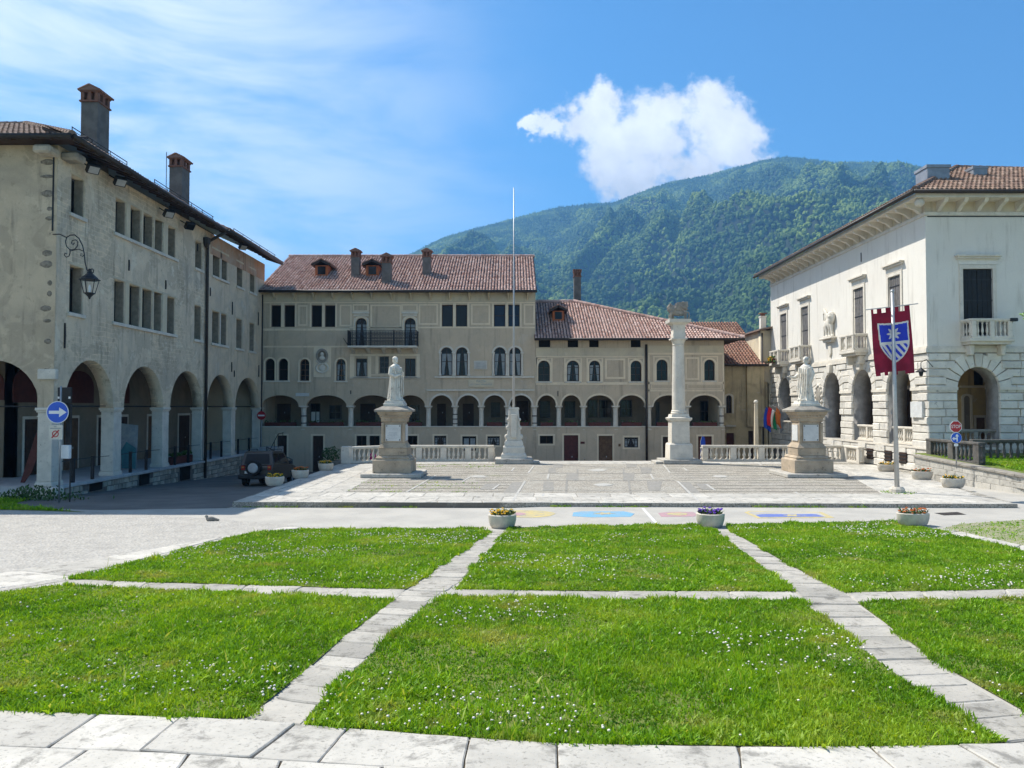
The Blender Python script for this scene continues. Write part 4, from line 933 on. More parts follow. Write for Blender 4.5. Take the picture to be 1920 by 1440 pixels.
# loggia columns
cols = [(568.5,.19,2), (657,.19,0), (739,.18,0), (803,.17,0), (853,.17,3), (902.3,.17,0), (951.5,.17,2)]
for i, (px, r, nb) in enumerate(cols): column(hC, bu(px), YB+.24, PAR-.2, SPB+.005, r, nb)
for i, (px, r, nb) in enumerate([(1002.3,.18,2), (1048,.17,0), (1094,.17,0), (1154.6,.18,0), (1216.5,.2,0), (1288,.19,0), (1354,.17,2)]): column(hD, bu(px), YB+.24, PAR-.2, SPB+.005, r, nb)
for h, arcs, m_ in ((hC, archC[4:], 'stone_pale'), (hD, archD, 'plaster_band')):   # archivolts
    for a, b in arcs:
        u0, u1 = bu(a), bu(b); MB(FB).band(arc(u0, u1, SPB, bv(741)-SPB, 14), arc(u0-.12, u1+.12, SPB, bv(741)-SPB+.13, 14), -.02, .04).build('archivolt', MT[m_], h)
# loggia interior
for h, a, b in ((hC, 489.5, 1004), (hD, 1004.3, 1358)):
    u0, u1 = bu(a), bu(b)
    MB().box(u0, u1, YB+.42, YB+3.4, PAR-.95, PAR-.8).build('loggia_floor', MT['slab_shade'], h)
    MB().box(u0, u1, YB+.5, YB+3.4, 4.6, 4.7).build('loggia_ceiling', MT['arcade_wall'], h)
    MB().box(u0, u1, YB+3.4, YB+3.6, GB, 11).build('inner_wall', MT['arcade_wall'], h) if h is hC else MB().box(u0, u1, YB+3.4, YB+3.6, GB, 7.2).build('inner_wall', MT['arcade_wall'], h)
    MB().box(u0-.35, u0-.01, YB+.02, YB+9, GB, bv(546)-.1).build('side_wall', MT['plaster_mid'], h) if h is hC else None
    MB().box(u1-.3, u1, YB+.5, YB+9, GB, bv(546)-.1 if h is hC else bv(640)).build('side_wall', MT['plaster_cream'], h)
FBI = Frame('front', YB+3.4)
def iu(px): return onY(px, 780, YB+3.4)[0]
def iv(py): return onY(960, py, YB+3.4)[2]
for h, a, b, y0, y1, k in ((hC, 520,545,757,800,'d'), (hC, 583,600,757,800,'n'), (hC, 618,640,760,786,'w'), (hC, 676,704,757,800,'d'), (hC, 770,786,760,790,'w'), (hC, 820,836,757,800,'d'), (hC, 868,888,757,800,'d'), (hC, 921,937,755,782,'g'), (hC, 968,990,752,800,'d'), (hD, 1013,1031,753,783,'g'), (hD, 1059,1078,753,783,'g'), (hD, 1103,1120,750,783,'w'), (hD, 1124,1146,750,783,'w'), (hD, 1163,1185,750,782,'w'), (hD, 1230,1236,755,795,'w'), (hD, 1313,1330,752,790,'w'), (hD, 1334,1348,752,790,'w')):
    p = rect(iu(a), iu(b), iv(y1), iv(y0))
    if k == 'd': door(FBI, h, p, 'wood_dark', -.06, 2)
    else:
        w = window(FBI, h, p, 'pane', 'wood_grey' if k == 'w' else 'iron', -.02, (1, 1) if k != 'g' else (4, 3))
        if k == 'n': MB(FBI).box(iu(a)+.05, iu(a)+.35, iv(790), iv(772), .08, .09).build('notice', MT['sign_white'], h); MB(FBI).box(iu(a)+.42, iu(a)+.65, iv(793), iv(772), .08, .09).build('notice', MT['sign_white'], h)
# painted bands, panels and cornices of the central house
B = lambda px0, px1, py0, py1, h=hC, m_='plaster_band', w=.02: stripe(FB, h, bu(px0), bu(px1), bv(py1), bv(py0), w, m_)
B(490,655,616,620); B(490,655,648.5,651.5); B(490,1003,566,568.6)
for a, b in ((655,664), (690,752), (784,1003)): B(a, b, 612.8 if a < 700 or a > 780 else 612.8, 615.5)
for a, b in ((505,507), (526,532), (552,555), (580,583), (603,608), (628,631), (824.5,828), (849,854.5), (876,880), (922.5,926), (947.5,953), (974.5,978)): B(a, b, 569, 613)
for a, b, c, d in ((561,573,575,608), (639,656,574,609), (663.5,688,573,582), (697,749,574,614), (755,780,573,582), (787.5,818,573,606), (886,916,573,606), (985,1000,573,606)): frame_panel(FB, hC, bu(a), bu(b), bv(d), bv(c), .11)
for a, b in ((661,692), (753,783)): B(a, b, 585, 588.5, w=.16, m_='stone_pale'); B(a+1.5, b-1.5, 588.8, 593, w=.05, m_='stone_pale')
for a, b in ((663.5,665.5), (688,690), (756,757.5), (779.5,781.5)): B(a, b, 597, 612, w=.06, m_='stone_pale')
B(656,664.5,668,707); B(690,696,668,707); B(704,709,668,701); B(781,787,668,707); B(656,787,664,667.5); B(696,730,702,704)
B(656,787,707.5,709.5, w=.08, m_='stone_pale'); B(815,1002,705.5,708.5, w=.10, m_='stone_pale'); B(800,1002,730,733, w=.10, m_='stone_pale')
for a in (823.5, 848.5, 877.5, 923.5, 948.7, 977.5): column(hC, bu(a+1.5), YB-.02, bv(704.5), bv(662)+.06, .075)
frame_panel(FB, hC, bu(588), bu(620.5), bv(707), bv(651), .0001) if 0 else B(588, 620.5, 651, 707, w=.012)
cen = (bu(604), bv(667)); mb = MB(FB); mb.band([(cen[0]+.30*math.cos(t_), cen[1]+.38*math.sin(t_)) for t_ in np.linspace(0, 6.283, 25)[:-1]], [(cen[0]+.42*math.cos(t_), cen[1]+.5*math.sin(t_)) for t_ in np.linspace(0, 6.283, 25)[:-1]], 0, .12, True); med = mb.build('medallion', MT['stone_cap'], hC)
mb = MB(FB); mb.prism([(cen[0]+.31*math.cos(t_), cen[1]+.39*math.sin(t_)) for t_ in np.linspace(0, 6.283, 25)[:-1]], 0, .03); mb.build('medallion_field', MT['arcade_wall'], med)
mb = MB(FB); mb.ball((cen[0], cen[1]+.1, .05), (.13, .16, .09)); mb.ball((cen[0], cen[1]-.18, .04), (.22, .17, .08)); sculpt('bust_relief', mb, .03, MT['stone_pale'], med)
mb = MB(FB); c2 = (bu(604), bv(690))
for i in range(16):
    a = 2*math.pi*i/16; mb.ball((c2[0]+.42*math.cos(a), c2[1]+.33*math.sin(a), .04), (.10, .08, .06), 8, 6)
for s in (-1, 1):
    for k in range(3): mb.ball((c2[0]+s*(.2+.09*k), c2[1]+.36+.06*k, .04), (.08, .08, .05), 8, 6)
mb.ball((c2[0], c2[1], .02), (.26, .24, .05)); sculpt('scroll_relief', mb, .035, MT['stone_pale'], med)
pl = MB(FB).box(bu(888), bu(913.5), bv(693), bv(676.5), 0, .06).build('wall_plaque', MT['stone_pale'], hC, bevel=.02)
MB(FB).box(bu(889.5), bu(912), bv(691.5), bv(678), .06, .075).build('inscription_panel', MT['marble_white'], pl)
for y in (681, 684, 687): MB(FB).box(bu(893), bu(908.5), bv(y+.4), bv(y), .075, .08).build('inscription_line', MT['poster_grey'], pl)
pl = MB(FB).box(bu(878), bu(926), bv(725.5), bv(711.5), 0, .05).build('street_name_plaque', MT['plaster_cream'], hC, bevel=.015)
text('lettering', 'PIAZZA', .2, FB, bu(902), bv(715.3), .054, MT['poster_grey'], pl); text('lettering', 'VITTORIO EMANUELE', .155, FB, bu(902), bv(721), .054, MT['poster_grey'], pl)
MB(FB).box(bu(555), bu(580), bv(743), bv(737), 0, .04).build('wall_plaque', MT['marble_plaque'], hC)
# wall anchors on the loggia front
for h, px, y0, y1 in ((hC, 658, 732, 739), (hD, 1046, 733, 743)): B(px-.7, px+.7, y0, y1, h, 'iron', .05)
mb = MB(FB); mb.prism([(bu(643), bv(634)), (bu(644), bv(634)), (bu(653), bv(647)), (bu(652), bv(648))], 0, .05); mb.build('wall_anchor', MT['iron'], hC)
# balcony
bx0, bx1, bz = bu(656.5), bu(785), bv(650)
bal = MB().box(bx0, bx1, YB-1.0, YB-.02, bz-.14, bz).build('balcony', MT['stone_pale'], hC, bevel=.02)
for i in range(5):
    u = bx0+.25+(bx1-bx0-.5)*i/4; MB().add([(u-.1,YB,bz-.5),(u+.1,YB,bz-.5),(u+.1,YB-.85,bz-.15),(u-.1,YB-.85,bz-.15),(u-.1,YB,bz-.14),(u+.1,YB,bz-.14)], [(0,1,2,3),(3,2,5,4),(0,3,4),(1,5,2),(0,4,5,1)]).build('bracket', MT['stone_pale'], bal)
mb = MB(); rh = 1.02
for z_ in (bz+.06, bz+.16, bz+rh-.12, bz+rh): mb.tube([(bx0+.03,YB,z_),(bx0+.03,YB-.95,z_),(bx1-.03,YB-.95,z_),(bx1-.03,YB,z_)], .028 if z_ > bz+1 else .018, 5)
mb.build('railing', MT['iron'], bal)
mb = MB(); n = 44
for i in range(n+1):
    u = bx0+.03+(bx1-bx0-.06)*i/n; mb.box(u-.012, u+.012, YB-.965, YB-.94, bz, bz+rh)
    if i < n:
        w_ = (bx1-bx0-.06)/n
        for k in range(3):
            z0 = bz+.18+k*.24; mb.tube([(u, YB-.952, z0), (u+w_, YB-.952, z0+.24)], .012, 4); mb.tube([(u+w_, YB-.952, z0), (u, YB-.952, z0+.24)], .012, 4)
for i in range(9):
    for x in (bx0+.03, bx1-.03): mb.box(x-.012, x+.012, YB-.95+i*.11, YB-.93+i*.11, bz, bz+rh)
lat = mb.build('railing_lattice', MT['iron'], bal); lat['kind'] = 'stuff'
for i in range(4):
    u = bx0+.03+(bx1-bx0-.06)*i/3; MB().box(u-.03, u+.03, YB-.985, YB-.925, bz, bz+rh+.05).build('railing_post', MT['iron'], bal)
# cornice zone with painted eaves brackets
B(490,1003,547.5,565, m_='plaster_cream', w=.012)
for i in range(14): 
    px = 515+i*36.5; mb = MB(FB); u = bu(px); mb.add([(u-.05,bv(563),.01),(u+.05,bv(563),.01),(u+.05,bv(549),.01),(u-.05,bv(549),.01),(u-.05,bv(549),.62),(u+.05,bv(549),.62),(u-.05,bv(552),.62),(u+.05,bv(552),.62)], [(0,1,2,3),(3,2,5,4),(4,5,7,6),(6,7,1,0),(0,3,4,6),(1,7,5,2)]); mb.build('eaves_bracket', MT['plaster_cream'], hC)
# roofs
def gable_front(h, x0, x1, y_e, z_e, slope, depth, mat, poly=None, row=.36, pitch=.21):
    sl = math.hypot(1, slope); r = MB().box(x0+1, x0+1.1, y_e+1, y_e+1.1, z_e, z_e+.1).build('roof', MT['gutter'], h)
    roof_tiles('tiles', (x0, y_e, z_e), (1,0,0), (0,1,slope), poly or [(0,0),(x1-x0,0),(x1-x0,depth*sl),(0,depth*sl)], mat, r, pitch, row)
    return r
YEV = YB-.75; zC = onY(960, 545.5, YEV)[2]; x0 = onY(480, 546, YEV)[0]; x1 = onY(1007, 546, YEV)[0]
rC = gable_front(hC, x0, x1, YEV, zC, .5, 7.8, 'tiles_pink'); zr = zC+.5*7.8
ridge(rC, (x0, YEV+7.8, zr+.08), (x1, YEV+7.8, zr+.08), 'tiles_pink'); MB().add([(x0,YEV+7.8,zr),(x1,YEV+7.8,zr),(x1,YEV+16,zr-4),(x0,YEV+16,zr-4)], [(0,1,2,3)]).build('rear_slope', MT['gutter'], rC)
MB().tube([(x0, YEV-.08, zC-.02), (x1, YEV-.08, zC-.02)], .09, 8).build('gutter', MT['gutter'], hC, True); MB().add([(x0,YEV,zC-.04),(x1,YEV,zC-.04),(x1,YB+.1,zC+.36),(x0,YB+.1,zC+.36)], [(0,1,2,3)]).build('soffit', MT['wood_dark'], hC)
mb = MB(); mb.add([(x1-.35,YB+.2,zC-1),(x1-.35,YEV+7.8,zC-1),(x1-.35,YEV+7.8,zr-.1),(x1-.35,YB+.2,zC+.4),(x1-.1,YB+.2,zC-1),(x1-.1,YEV+7.8,zC-1),(x1-.1,YEV+7.8,zr-.1),(x1-.1,YB+.2,zC+.4)], [(0,1,2,3),(4,7,6,5),(0,3,7,4),(1,5,6,2),(3,2,6,7),(0,4,5,1)]); mb.build('gable_wall', MT['plaster_mid'], hC)
def roof_z(y): return zC+.5*(y-YEV)
def at_roof(px, py, ye, ze, s):      # photo point -> point on a roof plane
    d = ray(px, py); t = (ze-EYE-s*ye)/(d[2]-s*d[1]); return d[0]*t, d[1]*t, EYE+d[2]*t
def on_roof_chimney(r, px, pyb, pyt, w, ye, ze, s, **kw):
    x, y, z = at_roof(px, pyb, ye, ze, s); zt = onY(px, pyt, y+.3)[2]; chimney(r, x, y+.35, z-.2, zt, w, w, **kw)
on_roof_chimney(rC, 665.5, 521, 467, .6, YEV, zC, .5); on_roof_chimney(rC, 724, 533, 476, .66, YEV, zC, .5); on_roof_chimney(rC, 799.5, 518, 467, .6, YEV, zC, .5)
def dormer(r, px, pyb, w, hgt, ye, ze, s):
    x, y, z = at_roof(px, pyb, ye, ze, s); L_ = 1.5
    d = MB().box(x-w/2, x+w/2, y, y+L_, z-.1, z+hgt).build('dormer', MT['dormer_orange'], r)
    MB().box(x-w*.3, x+w*.3, y-.02, y+.02, z+.18, z+hgt-.08).build('dormer_window', MT['pane'], d)
    mb = MB(); a = w*.78; h_ = w*.3
    mb.add([(x-a,y-.25,z+hgt-.05),(x,y-.25,z+hgt+h_),(x+a,y-.25,z+hgt-.05),(x-a,y+L_+.6,z+hgt-.05),(x,y+L_+.6,z+hgt+h_),(x+a,y+L_+.6,z+hgt-.05),(x-a,y-.25,z+hgt+.04),(x,y-.25,z+hgt+h_+.09),(x+a,y-.25,z+hgt+.04),(x-a,y+L_+.6,z+hgt+.04),(x,y+L_+.6,z+hgt+h_+.09),(x+a,y+L_+.6,z+hgt+.04)],
           [(0,1,7,6),(1,2,8,7),(6,7,10,9),(7,8,11,10),(0,3,4,1),(1,4,5,2),(0,6,9,3),(2,5,11,8),(3,9,10,4),(4,10,11,5)]); mb.build('dormer_roof', MT['brick'], d)
    for sg in (-1, 1): roof_tiles('tiles', (x, y-.28, z+hgt+h_+.1), (0,1,0), (sg*a,0,-h_-.05), [(0,0),(L_+.7,0),(L_+.7,math.hypot(a,h_)),(0,math.hypot(a,h_))], 'tiles_red', d, .2, .33)
dormer(rC, 603, 519, .95, .85, YEV, zC, .5); dormer(rC, 698, 519, .95, .85, YEV, zC, .5)
downpipe(hC, bu(490.5)+.05, YB-.12, -1.4, 11.0)
# lower house roof (hipped to the right)
zD = onY(1005, 634, YEV)[2]-.05; xa = onY(1002, 634, YEV)[0]; xb = onY(1396, 645, YEV)[0]; dD = 7.0; sD = .5; slD = math.hypot(1, sD)
zrD = zD+sD*dD; xr = onY(1076, 546, YEV+dD)[0]
rD = gable_front(hD, xa, xb, YEV, zD, sD, dD, 'tiles_pink', [(0,0),(xb-xa,0),(xr-xa,dD*slD),(0,dD*slD)])
ridge(rD, (xb, YEV, zD+.1), (xr, YEV+dD, zrD+.1), 'tiles_pink', .14); ridge(rD, (xa, YEV+dD, zrD+.08), (xr, YEV+dD, zrD+.08), 'tiles_pink')
mb = MB(); mb.add([(xb,YEV,zD-.02),(xb,YEV+2*dD,zD-.02),(xr,YEV+dD,zrD-.02),(xa,YEV+dD,zrD-.02),(xa,YEV+2*dD,zD)], [(0,1,2),(2,1,4,3)]); mb.build('rear_slope', MT['gutter'], rD)
MB().tube([(xa, YEV-.08, zD-.02), (xb, YEV-.08, zD-.02)], .08, 8).build('gutter', MT['gutter'], hD, True); MB().add([(xa,YEV,zD-.04),(xb,YEV,zD-.04),(xb-.4,YB+.5,zD+.3),(xa,YB+.5,zD+.3)], [(0,1,2,3)]).build('soffit', MT['wood_dark'], hD)
on_roof_chimney(rD, 1083, 557, 506, .56, YEV, zD, sD, cap='crown'); dormer(rD, 1047, 603, .85, .8, YEV, zD, sD)
downpipe(hD, bu(1211.5), YB-.1, -1.4, bv(646), None, .08)
D_ = lambda a, b, c, d, m_='plaster_band', w=.02: B(a, b, c, d, hD, m_, w)
D_(1005,1208,652.5,667, 'plaster_cream', .012); D_(1005,1208,667.3,670.5); D_(1004.8,1008,671,715); D_(1005,1208,716.5,721.5); D_(1088,1092,671,715) if 0 else None
for a, b in ((1009,1031), (1063,1086), (1105,1125.5), (1182.5,1203)): frame_panel(FB, hD, bu(a-2.5), bu(b+2.5), bv(715.5), bv(672.5), .10)
frame_panel(FB, hD, bu(1138), bu(1169), bv(707), bv(675.5), .13)
D_(1215,1357,648,661, 'plaster_cream', .012); D_(1215,1357,661.3,665); D_(1214.8,1218,665.5,758); D_(1355,1357.8,665.5,758); D_(1215,1357,716,720); D_(1215,1357,730.5,734)
for a, b in ((1231,1252), (1320.5,1340.5)): frame_panel(FB, hD, bu(a-3.5), bu(b+3.5), bv(714), bv(670), .10)
frame_panel(FB, hD, bu(1288), bu(1308), bv(709), bv(673), .12)
frame_panel(FB, hD, bu(1222), bu(1280), bv(728), bv(722), .05); frame_panel(FB, hD, bu(1290), bu(1351), bv(728), bv(722), .05)
# notices by the doors
MB(FB).box(bu(1088), bu(1096), bv(832), bv(828), 0, .03).build('door_plate', MT['wood_red'], hD); MB(FB).box(bu(1159), bu(1163), bv(837), bv(832), 0, .03).build('letter_box', MT['wood_brown'], hD)

# ---------------------------------------------------------------- old house far behind, and the cream annex
YF = 58.0; FFar = Frame('front', YF)
hF = empty('old_house', (17, YF+3, -1.4), 'old stained house with brown tile roof in the gap before the white palace', 'house')
fu = lambda px: onY(px, 700, YF)[0]; fv = lambda py: onY(960, py, YF)[2]
win = arched(fu(1361), fu(1372), fv(775), fv(741)); 
fill('wall', FFar, [rect(fu(1340), 19.3, -1.9, fv(684)), win, rect(fu(1361), fu(1376), -1.7, fv(812)), rect(fu(1402), fu(1412), -1.7, fv(808))], .4, MT['plaster_far'], hF)
window(FFar, hF, win, 'pane', 'wood_dark', .2, (1, 2), .12, 'stone_pale'); door(FFar, hF, rect(fu(1361), fu(1376), -1.5, fv(812)), 'wood_red'); door(FFar, hF, rect(fu(1402), fu(1412), -1.5, fv(808)), 'wood_dark')
MB(FFar).box(fu(1358), fu(1377), fv(800), fv(797), 0, .3).build('window_ledge', MT['stone_pale'], hF)
MB(FFar).box(fu(1398), fu(1430), fv(800), fv(684), -.3, .35).build('buttress_wall', MT['plaster_far'], hF)
zF = fv(685); rF = gable_front(hF, fu(1290), 19.2, YF-.5, zF, .5, 8.2, 'tiles_red', None, .4, .24)
MB().add([(fu(1290),YF+7.7,zF+4.1),(19.2,YF+7.7,zF+4.1),(19.2,YF+16,zF),(fu(1290),YF+16,zF)], [(0,1,2,3)]).build('rear_slope', MT['gutter'], rF); MB().tube([(fu(1290),YF-.58,zF), (19.2,YF-.58,zF)], .08, 8).build('gutter', MT['gutter'], hF)
hG = empty('annex', (19.5, 59.5, -1.4), 'narrow cream annex with small white chimney at the end of the palace', 'house')
FG = Frame('front', 57.85); gu_ = lambda px: onY(px, 700, 57.85)[0]
fill('wall', FG, [rect(gu_(1427), 21, -1.9, fv(620)), arched(gu_(1430), gu_(1443), -1.7, fv(716))], .5, MT['plaster_cream'], hG); MB().box(gu_(1430), 20.5, 58.6, 58.7, -1.9, 5.5).build('doorway_back', MT['dark_void'], hG)
MB().box(gu_(1428), 21, 58.4, 62, -1.9, fv(620)).build('core', MT['plaster_cream'], hG)
mb = MB(); za = fv(621); mb.add([(gu_(1421),57.3,za),(20.5,57.3,za+.35),(20.5,62,za+.35),(gu_(1421),62,za),(gu_(1421),57.3,za+.12),(20.5,57.3,za+.5),(20.5,62,za+.5),(gu_(1421),62,za+.12)], [(0,3,2,1),(4,5,6,7),(0,1,5,4),(1,2,6,5),(2,3,7,6),(3,0,4,7)]); mb.build('roof', MT['tiles_brown'], hG)
x, y = gu_(1437), 58.6; c_ = MB().lathe([(.2, za), (.2, za+1.1), (.24, za+1.12), (.24, za+1.2)], c=(x, y, 0), sq=True).build('chimney', MT['plaster_white'], hG); MB().box(x-.26, x+.26, y-.26, y+.26, za+1.38, za+1.44).build('chimney_cap', MT['brick'], c_); MB().box(x-.14, x+.14, y-.14, y+.14, za+1.2, za+1.38).build('flue', MT['brick'], c_)
downpipe(hG, gu_(1429), 57.75, -1.4, fv(625))
# ================================================================= WHITE PALACE ON THE RIGHT
XR, YR0, YR1, XR1 = 19.5, 36.0, 57.7, 34.0
FW = Frame('west', XR); FS = Frame('front', YR0)
hP = empty('palace', (24, 46, 0), 'white palace with rusticated arcade, balconies and deep bracketed cornice on the sunny side', 'building')
PFL, PSP, PST, PTOP = 1.2, 4.0, 5.75, 12.15
parch = [38.65+4.05*i for i in range(5)]; PHW = 1.2
def pw(px): return onX(px, 763, XR)[1]
# upper walls
wv0, wv1 = 6.25, 9.78
wy = [pw(1681), pw(1613), pw(1511.5), pw(1471.5)]
wpoly = [rect(y-.62, y+.62, wv0, wv1) for y in wy]
fill('wall', FW, [rect(YR0+.001, YR1, PST+.1, PTOP)]+wpoly, .5, MT['plaster_white'], hP)
fx = lambda px: onY(px, 600, YR0)[0]; fz = lambda py: onY(1800, py, YR0)[2]
fpoly = rect(fx(1806), fx(1862), 6.3, fz(504)); f2 = rect(fx(2000), fx(2056), 6.3, fz(504))
fill('wall', FS, [rect(XR+.501, XR1, PST+.1, PTOP), fpoly, f2], .5, MT['plaster_white'], hP)
MB(FS).box(XR+.002, XR+.502, PST+.1, PTOP, -.01, 0).build('wall', MT['plaster_white'], hP)
def shutters(fr, p, mat, recess=.1):
    u0, u1, v0, v1 = p[0][0], p[1][0], p[0][1], p[2][1]; m = (u0+u1)/2
    w = MB(fr).box(u0, u1, v0, v1, -.4, -.3).build('window', MT['dark_void'], hP)
    for a, b in ((u0+.01, m-.008), (m+.008, u1-.01)):
        s = MB(fr).box(a, b, v0, v1-.01, -recess-.04, -recess).build('shutter', MT[mat], w)
        n = 3
        for i in range(n): MB(fr).box(a+(b-a)*i/n+.008, a+(b-a)*(i+1)/n-.008, v0+.01, v1-.02, -recess, -recess+.018).build('shutter_board', MT[mat], w)
    for k in (.25, .55, .85): MB(fr).box(u0, u1, v0+(v1-v0)*k-.03, v0+(v1-v0)*k+.03, -recess+.018, -recess+.03).build('hinge_strap', MT['iron'], w)
    MB(fr).band([p[0], p[3], p[2], p[1]], [(u0-.17, v0), (u0-.17, v1+.17), (u1+.17, v1+.17), (u1+.17, v0)], -.02, .05).build('surround', MT['stone_pale'], w)
    MB(fr).box(u0-.2, u1+.2, v1+.2, v1+.46, -.02, .035).build('frieze', MT['plaster_white'], w)
    MB(fr).box(u0-.3, u1+.3, v1+.46, v1+.56, -.02, .16).build('hood', MT['stone_pale'], w); MB(fr).box(u0-.36, u1+.36, v1+.56, v1+.63, -.02, .24).build('hood', MT['stone_pale'], w)
for p in wpoly: shutters(FW, p, 'shutter_grey', .06)
shutters(FS, fpoly, 'shutter_black', .06); shutters(FS, f2, 'shutter_black', .06)
# balusters share one mesh
def baluster_mesh(h, r):
    mb = MB(); mb.lathe([(r*1.0, 0), (r*1.0, .06*h)], sq=True)
    mb.lathe([(r*.75, .06*h), (r*.85, .1*h), (r*.5, .16*h), (r*.62, .22*h), (r*1.0, .34*h), (r*.95, .42*h), (r*.6, .62*h), (r*.45, .78*h), (r*.5, .82*h), (r*.8, .86*h), (r*.6, .9*h), (r*.8, .94*h)], 10)
    mb.lathe([(r*1.0, .94*h), (r*1.0, h)], sq=True); return mb.mesh('baluster')
BALM = {}
def baluster(parent, loc, h, r, mat):
    k = (round(h, 3), round(r, 3), mat)
    if k not in BALM:
        m = baluster_mesh(h, r); m.materials.append(MT[mat]); m.polygons.foreach_set('use_smooth', [len(p.vertices) == 4 and abs(p.normal.z) < .9 and p.area < .01 for p in m.polygons]); BALM[k] = m
    o = bpy.data.objects.new('baluster', BALM[k]); col.objects.link(o); o.location = loc; adopt(o, parent); return o
def balustrade_run(parent, P, Q, z0, hgt, mat, piers=(), pw_=.16, step=.26, r=.075, rail_w=.16, plinth=.1):
    P, Q = Vector((*P, 0)), Vector((*Q, 0)); d = Q-P; ln = d.length; e = d/ln; n = Vector((-e.y, e.x, 0))
    def bar(a, b, w, za, zb, name, bev=.012):
        A, B_ = P+e*a, P+e*b; mb = MB()
        q = [A+n*w, B_+n*w, B_-n*w, A-n*w]
        mb.add([(p.x,p.y,za) for p in q]+[(p.x,p.y,zb) for p in q], [(3,2,1,0),(4,5,6,7),(0,1,5,4),(1,2,6,5),(2,3,7,6),(3,0,4,7)]); return mb.build(name, MT[mat], parent, bevel=bev)
    bar(0, ln, rail_w*.85, z0, z0+plinth, 'plinth'); bar(-.02, ln+.02, rail_w, z0+hgt-.1, z0+hgt, 'rail'); bar(0, ln, rail_w*.75, z0+hgt-.14, z0+hgt-.1, 'rail', 0)
    for a in piers: bar(a-pw_, a+pw_, rail_w*.9, z0+plinth-.02, z0+hgt-.12, 'pier')
    edges = sorted(set([0]+list(piers)+[ln]))
    for a, b in zip(edges, edges[1:]):
        a2 = a+(pw_ if a in piers else 0); b2 = b-(pw_ if b in piers else 0); k = max(1, int((b2-a2)/step))
        for i in range(k):
            p = P+e*(a2+(b2-a2)*(i+.5)/k); baluster(parent, (p.x, p.y, z0+plinth-.005), hgt-plinth-.13, r, mat)
def pbalcony(fr, u0, u1, v, dep, name='balcony'):
    b = MB(fr).box(u0, u1, v-.14, v, -.02, dep).build(name, MT['stone_pale'], hP, bevel=.02)
    MB(fr).box(u0+.08, u1-.08, v-.26, v-.14, -.02, dep-.12).build('moulding', MT['stone_pale'], b)
    for u in (u0+.3, u1-.3): MB(fr).prism([(u-.13, v-.26), (u+.13, v-.26), (u+.09, v-.75), (u-.09, v-.75)], -.02, dep*.55).build('bracket', MT['stone_pale'], b, bevel=.04)
    c = [fr(u0+.1, 0, 0), fr(u0+.1, 0, dep-.1), fr(u1-.1, 0, dep-.1), fr(u1-.1, 0, 0)]; c = [p[:2] for p in c]
    W_ = u1-u0-.2; balustrade_run(b, c[1], c[2], v, .92, 'stone_pale', (0.1, W_/2, W_-.1), .1, .2, .06, .11)
    balustrade_run(b, c[0], c[1], v, .92, 'stone_pale', (), .1, .2, .06, .11); balustrade_run(b, c[2], c[3], v, .92, 'stone_pale', (), .1, .2, .06, .11)
    return b
for y in wy: pbalcony(FW, y-1.0, y+1.0, 6.22, .75)
pbalcony(FS, fx(1806)-.15, fx(1882), fz(637), .8)
# flower pot on the far balcony
fb = MB(FW).box(wy[3]-.5, wy[3]+.5, 6.25, 6.55, .8, 1.0).build('flower_box', MT['wood_red'], None); tag(fb, 'small flower box hung on the farthest palace balcony', 'flower box')
mb = MB(FW); [mb.ball((wy[3]+random.uniform(-.55, .55), 6.5+random.uniform(-.2, .2), .95+random.uniform(-.1, .12)), random.uniform(.05, .1), 6, 4) for _ in range(50)]; l_ = mb.build('leaves', MT['plant_leaf'], fb)
mb = MB(FW); [mb.ball((wy[3]+random.uniform(-.5, .5), 6.5+random.uniform(-.1, .2), 1.05+random.uniform(-.05, .08)), .04, 6, 4) for _ in range(25)]; mb.build('blossoms', MT['yellow_flower'], fb)['kind'] = 'stuff'; l_['kind'] = 'stuff'
# string course, cornice, brackets
for fr, b in ((FW, YR1), (FS, XR1)):
    def bandp(v0, v1, w, name, mat, dep=.4):
        a = YR0-w if fr is FW else XR+dep+.001
        MB(fr).box(a, b, v0, v1, -dep, w).build(name, MT[mat], hP)
    bandp(PST-.1, PST+.1, .12, 'string_course', 'stone_pale'); bandp(PST+.1, PST+.2, .07, 'string_course', 'stone_pale')
    bandp(PTOP-.02, PTOP+.14, .06, 'frieze_band', 'stone_pale'); bandp(PTOP+.62, PTOP+.8, .88, 'cornice', 'stone_pale'); bandp(PTOP+.14, PTOP+.62, .012, 'cornice_back', 'plaster_cream')
y = YR0+.35
while y < YR1:
    mb = MB(FW); mb.prism([(y-.09, PTOP+.14), (y+.09, PTOP+.14), (y+.09, PTOP+.62), (y-.09, PTOP+.62)], 0, .1)
    q = [(0, PTOP+.14), (.12, PTOP+.16), (.35, PTOP+.34), (.7, PTOP+.46), (.8, PTOP+.62), (0, PTOP+.62)]; mb = MB(FW)
    mb.add([(y-.09, v, w) for w, v in q]+[(y+.09, v, w) for w, v in q], [tuple(range(6)), tuple(range(6, 12))[::-1]]+[(i, 6+i, 6+(i+1)%6, (i+1)%6) for i in range(6)]); mb.build('cornice_bracket', MT['stone_pale'], hP); y += .93
x = XR+.6
while x < 26:
    mb = MB(FS); mb.add([(x-.09, v, w) for w, v in q]+[(x+.09, v, w) for w, v in q], [tuple(range(6)), tuple(range(6, 12))[::-1]]+[(i, 6+i, 6+(i+1)%6, (i+1)%6) for i in range(6)]); mb.build('cornice_bracket', MT['stone_pale'], hP); x += .93
MB().ball((XR-.55, YR0-.55, PTOP+.45), .22, 12, 8).build('corner_knob', MT['stone_pale'], hP, True)
